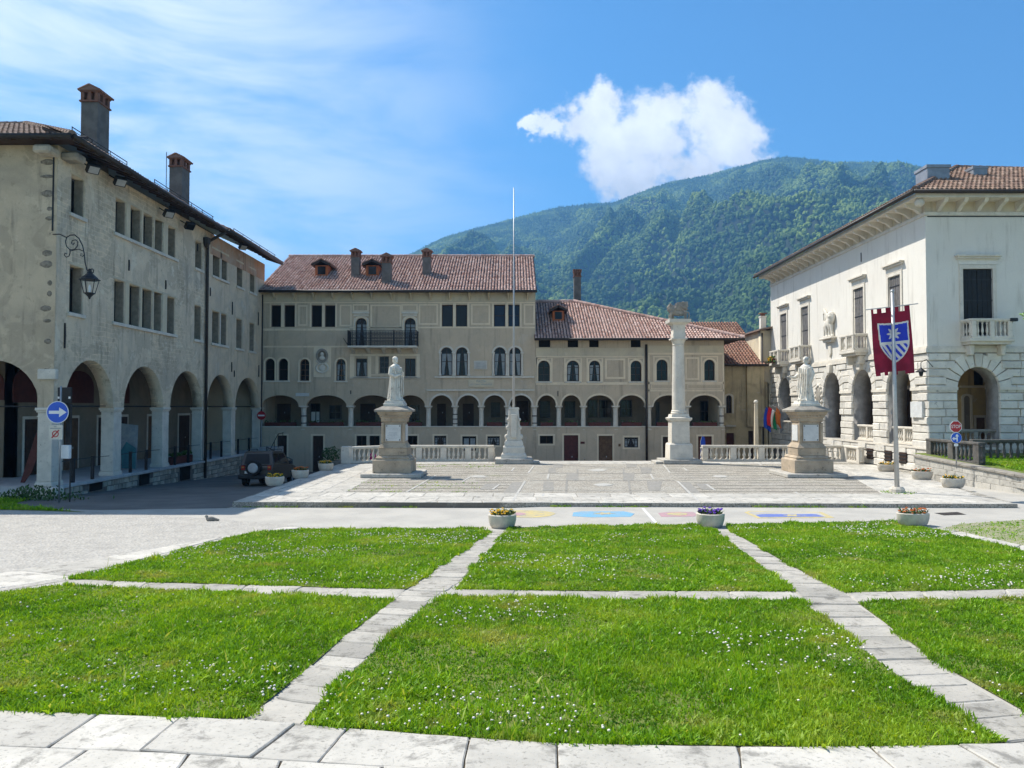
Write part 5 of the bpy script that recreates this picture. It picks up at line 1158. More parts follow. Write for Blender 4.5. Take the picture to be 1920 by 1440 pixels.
# roof
RX, RY, RZ = XR-1.0, YR0-1.0, PTOP+.9; rs = .53; rt = 4.7; rl = math.hypot(1, rs)
rP = MB().box(RX+3, RX+3.1, RY+3, RY+3.1, RZ, RZ+.1).build('roof', MT['gutter'], hP)
roof_tiles('tiles', (RX, RY, RZ), (1,0,0), (0,1,rs), [(0,0),(XR1-RX,0),(XR1-RX,rt*rl),(rt,rt*rl)], 'tiles_brown', rP, .22, .38)
roof_tiles('tiles', (RX, RY, RZ), (0,1,0), (1,0,rs), [(0,0),(YR1+.6-RY,0),(YR1+.6-RY,rt*rl),(rt,rt*rl)], 'tiles_brown', rP, .24, .42)
ridge(rP, (RX, RY, RZ+.08), (RX+rt, RY+rt, RZ+rs*rt+.08), 'tiles_brown'); ridge(rP, (RX+rt, RY+rt, RZ+rs*rt+.05), (XR1, RY+rt, RZ+rs*rt-.25), 'tiles_brown')
MB().box(RX+rt-.1, XR1, RY+rt-.1, YR1+.5, RZ+rs*rt-.6, RZ+rs*rt-.35).build('roof_deck', MT['gutter'], hP)
for P, Q in (((RX-.06, RY-.06, RZ-.06), (RX-.06, YR1+.6, RZ-.06)), ((RX-.06, RY-.06, RZ-.06), (XR1, RY-.06, RZ-.06))): MB().tube([P, Q], .10, 8).build('gutter', MT['gutter'], hP, True)
for px, w_ in ((1755, .55), (1838, .35)):
    X_ = 20.7 if px < 1800 else 23.2; Y_ = X_*1440/(px-960); zt = onY(px, 316, Y_)[2]; MB().box(X_-w_, X_+w_, Y_-w_, Y_+w_, RZ, zt).build('roof_vent', MT['zinc'], rP, bevel=.03); MB().box(X_-w_*1.08, X_+w_*1.08, Y_-w_*1.08, Y_+w_*1.08, zt-.12, zt+.02).build('vent_cap', MT['zinc'], rP)
# lower walls with arches
def arch_hole(c, hw, fl): return [(c-hw, fl)]+arc(c-hw, c+hw, PSP, hw, 18)+[(c+hw, fl)]
fill('lower_wall', FW, [rect(YR0+.001, YR1, -1.6, PST-.1)]+[arch_hole(c, PHW, PFL) for c in parch], .95, MT['stone_joint'], hP, w0=-.05)
FAC, FAH = 21.85, .97
fill('lower_wall', FS, [rect(XR+.051, XR1, -1.2, PST-.1), arch_hole(FAC, FAH, 1.0), arch_hole(FAC+4.6, FAH, 1.0)], .95, MT['stone_joint'], hP, w0=-.05)
unitW = None
def block_mesh(fr0):
    mb = MB(fr0); a = .5
    b0 = .46; mb.add([(-a,-a,0),(a,-a,0),(a,a,0),(-a,a,0),(-a,-a,.55),(a,-a,.55),(a,a,.55),(-a,a,.55),(-b0,-.40,1),(b0,-.40,1),(b0,.40,1),(-b0,.40,1)], [(0,3,2,1),(0,1,5,4),(1,2,6,5),(2,3,7,6),(3,0,4,7),(4,5,9,8),(5,6,10,9),(6,7,11,10),(7,4,8,11),(8,9,10,11)])
    m = mb.mesh('stone_block'); m.materials.append(MT['stone_rustic']); return m
BW = block_mesh(Frame('west', 0)); BS = block_mesh(Frame('front', 0))
nblk = [0]; extra = {'w': MB(FW), 's': MB(FS)}
def block(fr, mesh, u0, u1, v0, v1, d=.1):
    g = .009; u0 += g; u1 -= g; v0 += g; v1 -= g
    if u1-u0 < .06: return
    d *= random.uniform(.75, 1.25)
    if nblk[0] >= 290: (extra['w'] if fr is FW else extra['s']).box(u0, u1, v0, v1, -.05, d-.05); return
    nblk[0] += 1
    o = bpy.data.objects.new('stone_block', mesh); col.objects.link(o); o.location = fr((u0+u1)/2, (v0+v1)/2, -.055)
    o.scale = (d, u1-u0, v1-v0) if fr is FW else (u1-u0, d, v1-v0); adopt(o, hP)
def rusticate(fr, mesh, a0, a1, centres, hw, fl, z0, z1, rows, ring=.72, lens=(.55, 1.15)):
    vs = [z0+(z1-z0)*i/rows for i in range(rows+1)]
    for r_, (v0, v1) in enumerate(zip(vs, vs[1:])):
        cuts = []; vm = (v0+v1)/2
        for c in centres:
            if v1 <= fl+.05: continue
            if vm < PSP: cuts.append((c-hw, c+hw))
            else:
                Rr = hw+ring*.72; k = Rr**2-(vm-PSP)**2
                if k > 0: cuts.append((c-math.sqrt(k), c+math.sqrt(k)))
        u = a0
        for c0, c1 in sorted(cuts)+[(a1, a1)]:
            if c0-u > .05:
                n = max(1, round((c0-u)/random.uniform(*lens))); off = (.35 if r_ % 2 else 0) if n > 1 else 0
                es = [u]+[u+(c0-u)*(i+random.uniform(-.12, .12)+off*.5)/n for i in range(1, n)]+[c0]
                for e0, e1 in zip(es, es[1:]): block(fr, mesh, e0, e1, v0, v1, random.uniform(.09, .14))
            u = max(u, c1)
    for c in centres:                                        # radiating arch stones
        n = 11
        for i in range(n):
            t0 = math.pi*i/n+.012; t1 = math.pi*(i+1)/n-.012; Rr = hw+ring*(1.0 if i % 2 else .8)
            if i == n//2: Rr = PST-.12-PSP
            p = [(c-Rr*math.cos(t_), min(PST-.11, PSP+Rr*math.sin(t_))) for t_ in (t0, t1)]; q_ = [(c-hw*math.cos(t_), PSP+hw*math.sin(t_)) for t_ in (t1, t0)]
            mb = MB(fr); poly = p+q_; cx = sum(a[0] for a in poly)/4; cz = sum(a[1] for a in poly)/4
            ins = [(cx+(a[0]-cx)*.9, cz+(a[1]-cz)*.92) for a in poly]; d = .07+.04*(i == n//2)
            mb.add([(a[0], a[1], -.055) for a in poly]+[(a[0], a[1], d*.4) for a in poly]+[(a[0], a[1], d) for a in ins], [(0,1,2,3)]+[(k, (k+1)%4, 4+(k+1)%4, 4+k) for k in range(4)]+[(4+k, 4+(k+1)%4, 8+(k+1)%4, 8+k) for k in range(4)]+[(8,9,10,11)])
            mb.build('arch_stone', MT['stone_rustic'], hP)
rusticate(FS, BS, XR-.04, 24.6, [FAC], FAH, 1.0, .0, PST-.11, 15, .75, (.7, 1.3))
rusticate(FW, BW, YR0-.05, YR1, parch, PHW, PFL, .0, PST-.11, 15, .62, (.9, 1.5))
for k, f_ in (('w', FW), ('s', FS)):
    if extra[k].v: e_ = extra[k].build('stone_course', MT['stone_rustic'], hP); e_['kind'] = 'stuff'
# plain band at the arch springing and platform floor edge
for fr, cs, hw, a0, a1 in ((FW, parch, PHW, YR0-.1, YR1), (FS, [FAC, FAC+4.6], FAH, XR+.501, XR1)):
    u = a0
    for c in cs+[None]:
        e1 = c-hw-.006 if c else a1
        MB(fr).box(u, e1, PSP-.11, PSP+.03, -.5, .10).build('impost_band', MT['stone_pale'], hP); u = c+hw+.006 if c else u
    MB(fr).box(a0 if fr is FW else XR+.201, a1, PFL-.1, PFL-.004, -.2, .09).build('floor_band', MT['stone_pale'], hP)
# arcade inside
MB().box(XR+.99, XR1, YR0+.99, YR1, .6, PFL).build('arcade_floor', MT['slab_shade'], hP); MB().box(XR+.9, XR1, YR0+.9, YR1, 5.45, 5.6).build('arcade_ceiling', MT['plaster_cream'], hP)
MB().box(24.2, 24.5, YR0+.9, YR1, PFL, 5.45).build('inner_wall', MT['plaster_yellow'], hP); MB().box(24.5, XR1, YR0+4.6, YR0+4.9, PFL, 5.45).build('inner_wall', MT['plaster_yellow'], hP)
MB().box(XR+.5, XR1, YR1-.4, YR1-.01, -1.8, PTOP).build('end_wall', MT['plaster_white'], hP); MB().box(XR1-.3, XR1, YR0, YR1, 0, PTOP).build('end_wall', MT['plaster_white'], hP)
MB().box(XR+.45, 23.9, YR0+.45, YR1-.5, PTOP-.2, PTOP-.1).build('attic_floor', MT['plaster_cream'], hP)
FI3 = Frame('west', 24.2)
for c in parch: MB(FI3).prism(arched(c-.9, c+.9, PFL, 4.2, 12), 0, .03).build('inner_door', MT['wood_dark'], hP); MB(FI3).band(arched(c-.9, c+.9, PFL, 4.2, 12), grow(arched(c-.9, c+.9, PFL, 4.2, 12), .2), 0, .06).build('door_surround', MT['stone_pale'], hP)
YI = YR0+3.2; FI4 = Frame('front', YI); MB().box(XR+1.0, 24.2, YI, YI+.25, PFL, 5.45).build('inner_wall', MT['plaster_yellow'], hP)
iw = lambda px: onY(px, 760, YI)[0]; iz = lambda py: onY(1830, py, YI)[2]
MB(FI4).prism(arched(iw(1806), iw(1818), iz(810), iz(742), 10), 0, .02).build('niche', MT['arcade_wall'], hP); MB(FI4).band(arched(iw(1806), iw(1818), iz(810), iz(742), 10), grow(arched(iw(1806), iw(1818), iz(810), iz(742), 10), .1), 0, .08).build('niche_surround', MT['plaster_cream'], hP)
MB(FI4).prism(arched(iw(1827), iw(1843), iz(722), iz(684), 8, .2), 0, .03).build('inner_window', MT['dark_void'], hP); MB(FI4).box(iw(1829), iw(1845), PFL, iz(783), 0, .03).build('inner_door', MT['wood_brown'], hP)
frame_panel(FI4, hP, iw(1829), iw(1845), PFL, iz(783), .12, 'plaster_cream', .05); MB(FI4).box(iw(1800), iw(1865), iz(727), iz(723), 0, .08).build('inner_cornice', MT['plaster_cream'], hP)
# balustrades in the arcade openings
for c in (parch[0], parch[1], parch[4]):
    r = MB().box(XR+.12, XR+.5, c-PHW+.01, c+PHW-.01, PFL+.02, PFL+.06).build('arcade_parapet', MT['stone_pale'], hP); balustrade_run(r, (XR+.3, c-PHW+.02), (XR+.3, c+PHW-.02), PFL+.06, .85, 'stone_pale', (1.18,), .1, .21, .07, .13)
r = MB().box(FAC-FAH+.01, FAC+FAH-.01, YR0+.2, YR0+.5, 1.0, 1.2).build('arcade_parapet', MT['stone_pale'], hP); balustrade_run(r, (FAC-FAH+.02, YR0+.35), (FAC+FAH-.02, YR0+.35), 1.2, .85, 'stone_cap', (.97,), .1, .21, .07, .13)
# cellar lights, plaque, key consoles
for px in (1633, 1667, 1695):
    u = pw(px); MB(FW).box(u-.34, u+.34, .28, .85, -.04, .11).build('cellar_window', MT['wood_dark'], hP)
    for k in range(3): MB(FW).box(u-.36, u+.36, .34+k*.18, .40+k*.18, .1, .14).build('window_bar', MT['iron'], hP)
MB(FW).box(pw(1735)-.0, pw(1713), 2.6, 3.35, .0, .16).build('wall_plaque', MT['marble_plaque'], hP)
u = (parch[1]+parch[2])/2+1.95; 
for c in parch: MB(FW).prism([(c-.2, PSP+PHW-.05), (c+.2, PSP+PHW-.05), (c+.3, PST-.08), (c-.3, PST-.08)], -.04, .26).build('keystone', MT['stone_pale'], hP, bevel=.03)
u = pw(1538); mb = MB(FW); mb.ball((u, 3.75, .08), (.42, .62, .12), 14, 8); med2 = mb.build('oval_medallion', MT['stone_cap'], hP, True); mb = MB(FW); [mb.ball((u+.5*math.cos(a), 3.75+.72*math.sin(a), .09), (.12, .14, .1), 8, 6) for a in np.linspace(0, 6.28, 15)[:-1]]; sculpt('medallion_wreath', mb, .04, MT['stone_pale'], med2)
# lion relief on the wall
lu, lz = pw(1559), 7.35
mb = MB(FW)
mb.ball((lu-.02, lz+.85, .12), (.55, .3, .16)); mb.ball((lu-.5, lz+1.15, .16), (.36, .42, .2)); mb.ball((lu-.55, lz+1.3, .25), (.2, .22, .16)); mb.ball((lu-.65, lz+1.2, .32), (.12, .1, .1))
for du, sw in ((-.45, -.1), (-.2, .05), (.3, -.06), (.5, .08)): mb.tube([(lu+du, lz+.75, .12), (lu+du+sw*.5, lz+.4, .12), (lu+du+sw, lz+.06, .14)], [.15, .1, .09], 8); mb.ball((lu+du+sw-.06, lz+.05, .14), (.13, .07, .1))
for k in range(6): mb.tube([(lu-.1+.05*k, lz+1.0, .08), (lu+.12+.13*k, lz+1.35+.1*k, .08), (lu+.3+.12*k, lz+1.5+.12*k-.1*abs(k-2), .06)], [.1, .08, .04], 6)
mb.tube([(lu+.5, lz+.9, .1), (lu+.75, lz+1.1, .1), (lu+.8, lz+1.5, .1), (lu+.65, lz+1.6, .1)], .05, 6)
sculpt('lion_relief', mb, .04, MT['marble'], hP, 2)
MB(FW).box(lu-.9, lu+.9, lz-.12, lz, 0, .36).build('relief_shelf', MT['stone_pale'], hP, bevel=.03); MB(FW).prism([(lu-.7, lz-.12), (lu+.7, lz-.12), (lu+.55, lz-.3), (lu-.55, lz-.3)], 0, .22).build('relief_shelf', MT['stone_pale'], hP)
mb = MB(FW); mb.prism([(lu-.2, 6.85), (lu+.2, 6.85), (lu+.22, 6.4), (lu, 6.1), (lu-.22, 6.4)], 0, .1); mb.build('small_shield', MT['marble'], hP, bevel=.03)
MB(FW).box(pw(1619)-.02, pw(1619)+.02, 11.2, 11.7, 0, .04).build('wall_anchor', MT['iron'], hP)
MB(FS).box(XR+.1, XR1, PTOP-.09, PTOP-.05, 0, .03).build('cable', MT['iron'], hP)
# small floodlight on the front balcony
mb = MB(); xx = fx(1878); mb.box(xx-.12, xx+.2, YR0-.9, YR0-.7, fz(606), fz(600)); fl_ = mb.build('floodlight', MT['iron'], None, bevel=.02); tag(fl_, 'small black floodlight on the end of the front palace balcony', 'floodlight'); MB().tube([(xx, YR0-.75, fz(612)), (xx, YR0-.8, fz(604))], .02, 6).build('arm', MT['iron'], fl_)

# ---------------------------------------------------------------- low retaining wall, raised lawn and dark balustrade at the right edge
W0, W1 = Vector((18.25, 34.9)), Vector((18.95, 28.2)); W2 = Vector((21.5, 22.0))
rw = empty('retaining_wall', (18.6, 31, 0), 'low pale stone retaining wall beside the grey ramp', 'wall')
zt = lambda p: .92-.055*(34.9-p.y)
def wall_pt(t): return W0.lerp(W1, t*1.25) if t < .8 else W1.lerp(W2, (t-.8)/.2)
for row in range(3):
    t = 0
    while t < 1:
        tn = min(1, t+random.uniform(.1, .17)); a, b = wall_pt(t), wall_pt(tn); n = Vector((-(b-a).y, (b-a).x)).normalized()
        if n.x > 0: n = -n
        za0, za1 = [(-.15+(zt(p)-.1+.15)*row/3) for p in (a, b)]; zb0, zb1 = [(-.15+(zt(p)-.1+.15)*(row+1)/3) for p in (a, b)]
        j = random.uniform(-.006, .01); aa, bb = a+n*j, b+n*j; ab, bb2 = a-n*.4, b-n*.4; e = (b-a).normalized()*.004; aa = aa+e; bb = bb-e
        mb = MB(); mb.add([(aa.x,aa.y,za0+.004),(bb.x,bb.y,za1+.004),(bb2.x,bb2.y,za1),(ab.x,ab.y,za0),(aa.x,aa.y,zb0-.004),(bb.x,bb.y,zb1-.004),(bb2.x,bb2.y,zb1),(ab.x,ab.y,zb0)], [(0,3,2,1),(4,5,6,7),(0,1,5,4),(1,2,6,5),(2,3,7,6),(3,0,4,7)]); mb.build('wall_stone', MT['slab'], rw, bevel=.012); t = tn
t = 0
while t < 1:
    tn = min(1, t+.12); a, b = wall_pt(t), wall_pt(tn); n = Vector((-(b-a).y, (b-a).x)).normalized()
    if n.x > 0: n = -n
    q = [(a+n*.06), (b+n*.06), (b-n*.45), (a-n*.45)]; zz = [zt(a), zt(b), zt(b), zt(a)]
    mb = MB(); mb.add([(p.x,p.y,z_-.1) for p, z_ in zip(q, zz)]+[(p.x,p.y,z_) for p, z_ in zip(q, zz)], [(0,3,2,1),(4,5,6,7),(0,1,5,4),(1,2,6,5),(2,3,7,6),(3,0,4,7)]); mb.build('coping', MT['stone_cap'], rw, bevel=.015); t = tn
mb = MB(); ul = [(18.7,34.9,.9), (19.4,28.2,.53), (22,22,.2), (34,22,.25), (34,36,.95), (18.7,36,.95)]; mb.add(ul, [tuple(range(6))]); tag(mb.build('upper_lawn', MT['lawn_soil']), kind='structure')
db = empty('dark_balustrade', (19.6, 32.5, .8), 'stone balustrade, darkened for shade, on the raised lawn by the palace', 'balustrade')
balustrade_run(db, (19.35, 35.7), (19.3, 31.6), .72, .92, 'stone_shaded', (.2, 2.0, 3.9), .2, .27, .08, .16)
balustrade_run(db, (20.3, 34.0), (33, 34.0), .74, .92, 'stone_shaded', (.2, 4.2, 8.2), .2, .3, .08, .16)
# ================================================================= MONUMENTS AND STREET THINGS
# ---- balustrades of the square
bl = empty('balustrade', (-4, 43.9, 0), 'pale stone balustrade angled round the back corner, left of the bare flagpole', 'balustrade')
balustrade_run(bl, (-6.85, 43.9), (-1.05, 43.9), 0, .92, 'stone_pale', (.15, 1.55, 2.95, 4.35, 5.65), .17, .26, .09, .17, .12)
balustrade_run(bl, (-9.05, 42.05), (-6.9, 43.85), 0, .92, 'stone_pale', (.15, 2.6), .2, .27, .09, .17, .12)
MB().box(-9.3, -8.8, 41.8, 42.3, 0, .95).build('end_pier', MT['stone_pale'], bl, bevel=.03)
br = empty('balustrade', (15, 43.9, 0), 'sunlit pale stone balustrade behind the right-hand statue, ending at the palace', 'balustrade')
balustrade_run(br, (10.85, 43.9), (19.05, 43.9), 0, .92, 'stone_pale', (.15, 1.75, 3.35, 4.95, 6.55, 8.05), .17, .26, .09, .17, .12)
balustrade_run(br, (19.0, 43.75), (18.95, 41.75), 0, .92, 'stone_pale', (.2, 1.85), .17, .27, .09, .17, .12)
# ---- robed statues on pedestals
def robed(mb, hgt, turn, pose):
    """closed robe, head, arms; local z up from the feet, facing -Y before turning"""
    c, s = math.cos(turn), math.sin(turn); old = mb.fr
    mb.fr = lambda x, y, z: old(x*c-y*s, x*s+y*c, z)
    k = hgt/2.0; n = 44; rings = []
    prof = [(0, .33, .30), (.03, .35, .32), (.25, .32, .28), (.6, .285, .25), (.9, .27, .22), (1.1, .26, .205), (1.3, .275, .20), (1.45, .285, .19), (1.56, .25, .165), (1.62, .16, .13), (1.66, .085, .085), (1.74, .075, .08)]
    vs = []; fs = []
    for z, rx, ry in prof:
        f = max(0, min(1, (1.35-z)/1.2))
        for i in range(n):
            a = 2*math.pi*i/n; fold = 1+.12*f*math.cos(9*a+2.2*z+pose)+.07*f*math.cos(15*a-3*z)+.05*f*math.cos(4*a+1)
            vs.append((rx*math.cos(a)*fold*k, ry*math.sin(a)*fold*k, z*k))
    m = len(prof)
    for j in range(m-1):
        for i in range(n): fs.append((j*n+i, j*n+(i+1)%n, (j+1)*n+(i+1)%n, (j+1)*n+i))
    fs += [tuple(range(n))[::-1], tuple((m-1)*n+i for i in range(n))]; mb.add(vs, fs)
    h = lambda x, y, z: (x*k, y*k, z*k)
    mb.ball(h(0, -.02, 1.85), (.095*k, .115*k, .14*k), 16, 12); mb.ball(h(0, .03, 1.9), (.115*k, .125*k, .11*k), 14, 10)     # head, hair
    mb.ball(h(0, -.135, 1.84), (.02*k, .03*k, .035*k), 8, 6); mb.ball(h(0, -.1, 1.755), (.065*k, .05*k, .06*k), 10, 6); mb.ball(h(0, .05, 1.78), (.11*k, .09*k, .12*k), 10, 8)
    for sx in (-1, 1): mb.ball(h(sx*.04, -.115, 1.875), (.03*k, .02*k, .014*k), 8, 6); mb.ball(h(sx*.1, 0, 1.84), (.018*k, .03*k, .04*k), 8, 6)
    arms = [[(-.24,0,1.5), (-.32,-.02,1.2), (-.22,-.22,1.08), (-.05,-.3,1.15)], [(.24,0,1.5), (.34,.02,1.18), (.3,-.15,1.0), (.2,-.28,1.22)]] if pose < 1 else [[(-.24,0,1.5), (-.33,-.02,1.2), (-.42,-.25,1.05), (-.5,-.42,1.1)], [(.24,0,1.5), (.33,.04,1.2), (.31,-.05,.95), (.28,-.1,.78)]]
    for A in arms:
        mb.tube([h(*p) for p in A], [.11*k, .1*k, .075*k, .05*k], 10); e = Vector(A[-1]); d = (e-Vector(A[-2])).normalized()
        mb.ball(h(*(e+d*.03)), (.045*k, .045*k, .05*k), 8, 6)
        for q in range(4): mb.tube([h(*(e+d*.04+Vector((.018*(q-1.5), 0, .0)))), h(*(e+d*.1+Vector((.02*(q-1.5), -.01, -.01)))), h(*(e+d*.13+Vector((.02*(q-1.5), -.02, -.035))))], .011*k, 6)
        mb.tube([h(*(e+Vector((.03, 0, .02)))), h(*(e+d*.06+Vector((.05, -.01, .03))))], .012*k, 6)
    for i in range(5):                                         # mantle folds over the shoulders
        a = -.9+.45*i; mb.tube([h(-.2+.1*i, -.17, 1.5-.02*i), h(-.16+.1*i, -.225, 1.2), h(-.2+.11*i, -.25, .8), h(-.22+.11*i, -.29, .25)], [.035*k, .03*k, .03*k, .02*k], 6)
    for sx in (-1, 1): mb.ball(h(sx*.12, -.33, .04), (.06*k, .13*k, .05*k), 10, 6)
    mb.fr = old
def monument(px, yf, label, turn, pose, side):
    X = (px-960)/FPX*yf; Y = yf+.85; g = empty('statue_monument', (X, Y, 0), label, 'monument', 'statues of the square')
    L_ = lambda prof, name, mat, bev=.0, p=g: MB().lathe(prof, c=(X, Y, 0), sq=True).build(name, MT[mat], p, bevel=bev)
    MB().box(X-1.32, X+1.32, Y-1.25, Y+1.25, 0, .17).build('plinth_slab', MT['slab'], g, bevel=.02)
    L_([(.86, .17), (.86, .74)], 'base_block', 'stone_monument', .015)
    L_([(.8, .74), (.74, .8), (.76, .84), (.66, .93)], 'base_moulding', 'stone_monument'); L_([(.63, .93), (.63, 1.28)], 'base_step', 'stone_monument', .015)
    L_([(.66, 1.28), (.62, 1.33), (.54, 1.45), (.52, 1.5)], 'base_scotia', 'stone_monument')
    die = L_([(.5, 1.5), (.485, 2.42)], 'die', 'stone_monument', .01)
    for sx in (-1, 1): MB().box(X+sx*.47-.06, X+sx*.47+.06, Y-.56, Y-.44, 1.5, 2.4).build('corner_pilaster', MT['stone_monument'], die, bevel=.02)
    L_([(.5, 2.42), (.55, 2.46), (.55, 2.6), (.60, 2.64), (.60, 2.72), (.66, 2.76), (.7, 2.88)], 'entablature', 'stone_monument')
    for i in range(7):
        MB().box(X-.45+.15*i-.035, X-.45+.15*i+.035, Y-.64, Y-.55, 2.64, 2.74).build('dentil', MT['stone_monument'], die)
    L_([(.8, 2.88), (.82, 2.96), (.8, 2.98), (.48, 3.14)], 'cap', 'stone_cap')
    L_([(.46, 3.14), (.46, 3.26), (.42, 3.28), (.40, 3.38)], 'statue_base', 'marble', .01)
    fr = Frame('front', Y-.5); pq = MB(fr).box(X-.34, X+.34, 1.58, 2.3, 0, .035).build('plaque', MT['marble_plaque'], die)
    for i in range(9):
        if i in (3,): continue
        w_ = random.uniform(.16, .27); u = X-w_
        while u < X+w_-.02:
            l_ = random.uniform(.02, .06); MB(fr).box(u, min(u+l_, X+w_), 2.2-i*.065, 2.2-i*.065+.014, .035, .038).build('inscription_mark', MT['poster_grey'], pq) if side else None; u += l_+.018
    for sx in (-1, 1):
        for z_ in (1.63, 2.25): MB(fr).box(X+sx*.29-.022, X+sx*.29+.022, z_-.022, z_+.022, .035, .05).build('bolt', MT['iron'], pq)
    fe = Frame('east' if side else 'west', X+(.5 if side else -.5)); MB(fe).box(Y-.34, Y+.34, 1.58, 2.3, 0, .035).build('plaque', MT['marble_plaque'], die)
    mb = MB(lambda x, y, z: (X+x, Y+y, 3.37+z)); robed(mb, 2.02, turn, pose); sculpt('statue', mb, .013, MT['marble'], g, 0)
monument(735.5, 34, 'robed marble statue on brown stone pedestal with lettered plaque, in front of the central house', R(50), .4, True)
monument(1525, 34, 'robed marble statue on brown stone pedestal with blank plaque, in front of the white palace', R(-58), 1.6, False)
# ---- lion column
X, Y = 9.27, 42.75; g = empty('lion_column', (X, Y, 0), 'tall stone column carrying a winged lion', 'column')
S = lambda prof, name, sq=True, n=24, p=g, bev=0: autosmooth(MB().lathe(prof, n, (X, Y, 0), sq).build(name, MT['stone_pale'], p, bevel=bev), 35)
MB().box(X-1.05, X+1.05, Y-1.05, Y+1.05, 0, .22).build('plinth_slab', MT['slab'], g, bevel=.02); MB().box(X-1.45, X-.9, Y-.9, Y+.6, 0, .13).build('step', MT['slab'], g, bevel=.02)
S([(.64, .22), (.62, 1.02), (.56, 1.1)], 'base_block', bev=.015); S([(.5, 1.1), (.49, 2.3)], 'die', bev=.015); S([(.5, 2.3), (.6, 2.4), (.62, 2.5), (.5, 2.54), (.46, 2.7)], 'die_cornice')
S([(.42, 2.7), (.44, 2.76), (.40, 2.82), (.42, 2.86), (.38, 2.92)], 'torus', False); S([(.36, 2.92), (.355, 4.2), (.31, 6.5)], 'shaft', False)
S([(.31, 6.5), (.34, 6.54), (.31, 6.58), (.33, 6.66), (.42, 6.84)], 'capital', False); S([(.43, 6.84), (.43, 6.92)], 'abacus'); S([(.33, 6.92), (.35, 7.1), (.33, 7.2), (.33, 7.55), (.36, 7.65), (.58, 7.78), (.6, 7.95)], 'upper_block')
lz = 7.95; mb = MB(lambda x, y, z: (X+x, Y+y, lz+z))
mb.ball((.05, 0, .42), (.46, .19, .2)); mb.ball((-.3, 0, .55), (.24, .22, .28)); mb.ball((-.42, -.02, .72), (.17, .16, .18)); mb.ball((-.55, -.03, .68), (.09, .09, .08)); mb.ball((-.42, 0, .6), (.2, .21, .2))
for x_, y_, f in ((-.38, -.12, -.06), (-.3, .12, .05), (.38, -.12, .0), (.42, .12, .04)): mb.tube([(x_, y_, .45), (x_+f*.5, y_, .22), (x_+f, y_, .05)], [.11, .075, .06], 8); mb.ball((x_+f-.05, y_, .04), (.1, .06, .045))
for s_ in (-1, 1):
    for k in range(6): mb.tube([(-.2, s_*.15, .6), (.0+.04*k, s_*.2, .84-.03*k), (.28+.05*k, s_*.17, 1.0-.085*k)], [.07, .07, .035], 7)
    mb.add([(-.22, s_*.13, .55), (-.1, s_*.17, .96), (.5, s_*.2, 1.0), (.52, s_*.2, .7), (.1, s_*.15, .52), (-.22, s_*.19, .55), (-.1, s_*.24, .96), (.5, s_*.26, 1.0), (.52, s_*.26, .7), (.1, s_*.22, .52)], [(0,1,2,3,4), (9,8,7,6,5)]+[(i, 5+i, 5+(i+1)%5, (i+1)%5) for i in range(5)])
for k in range(5): mb.ball((-.45+.05*k, -.15+.02*k, .86-.06*k), (.07, .06, .07), 8, 6)
mb.tube([(.46, 0, .45), (.6, 0, .4), (.62, 0, .2), (.56, 0, .08)], [.05, .045, .04, .05], 7); mb.box(-.56, .6, -.2, .2, 0, .05); mb.tube([(-.5, -.02, .06), (-.5, -.02, .28)], .05, 6)
sculpt('winged_lion', mb, .016, MT['stone_cap'], g, 0)
# ---- bare flagpole on carved base
X, Y = .1, 42.75; g = empty('flagpole', (X, Y, 0), 'tall bare white flagpole on a carved stone base at the back of the square', 'flagpole')
MB().box(X-1.03, X+1.03, Y-1.0, Y+1.0, 0, .28).build('plinth_slab', MT['slab'], g, bevel=.025); MB().box(X+.9, X+1.4, Y-.95, Y+.3, 0, .14).build('step', MT['slab'], g, bevel=.02)
S([(.7, .28), (.7, .42), (.66, .5), (.6, .56)], 'lower_step'); S([(.6, .56), (.59, .88), (.54, .94)], 'middle_step'); S([(.52, .94), (.52, 1.1), (.44, 1.26)], 'upper_step')
S([(.40, 1.26), (.27, 2.95)], 'obelisk', bev=.02); S([(.29, 2.95), (.3, 3.02), (.27, 3.08)], 'obelisk_cap')
for s_ in (-1, 1):
    for z_, r_ in ((1.45, .13), (1.95, .1), (2.4, .08)): mb = MB(); mb.ball((X+s_*(.40-(z_-1.26)*.077), Y-.3, z_), (r_, r_*.8, r_*1.2), 10, 8); mb.build('volute', MT['stone_pale'], g, True)
MB(Frame('front', Y-.42)).box(X-.16, X+.16, 1.4, 2.7, -.05, .08).build('relief_panel', MT['stone_pale'], g, bevel=.02)
MB().tube([(X, Y, 3.05), (X, Y, 8), (X, Y, 15.4)], [.065, .05, .022], 10).build('pole', MT['metal_pale'], g, True); MB().tube([(X-.06, Y-.1, 3.1), (X-.03, Y-.07, 9)], .012, 5).build('halyard', MT['cloth_white'], g)
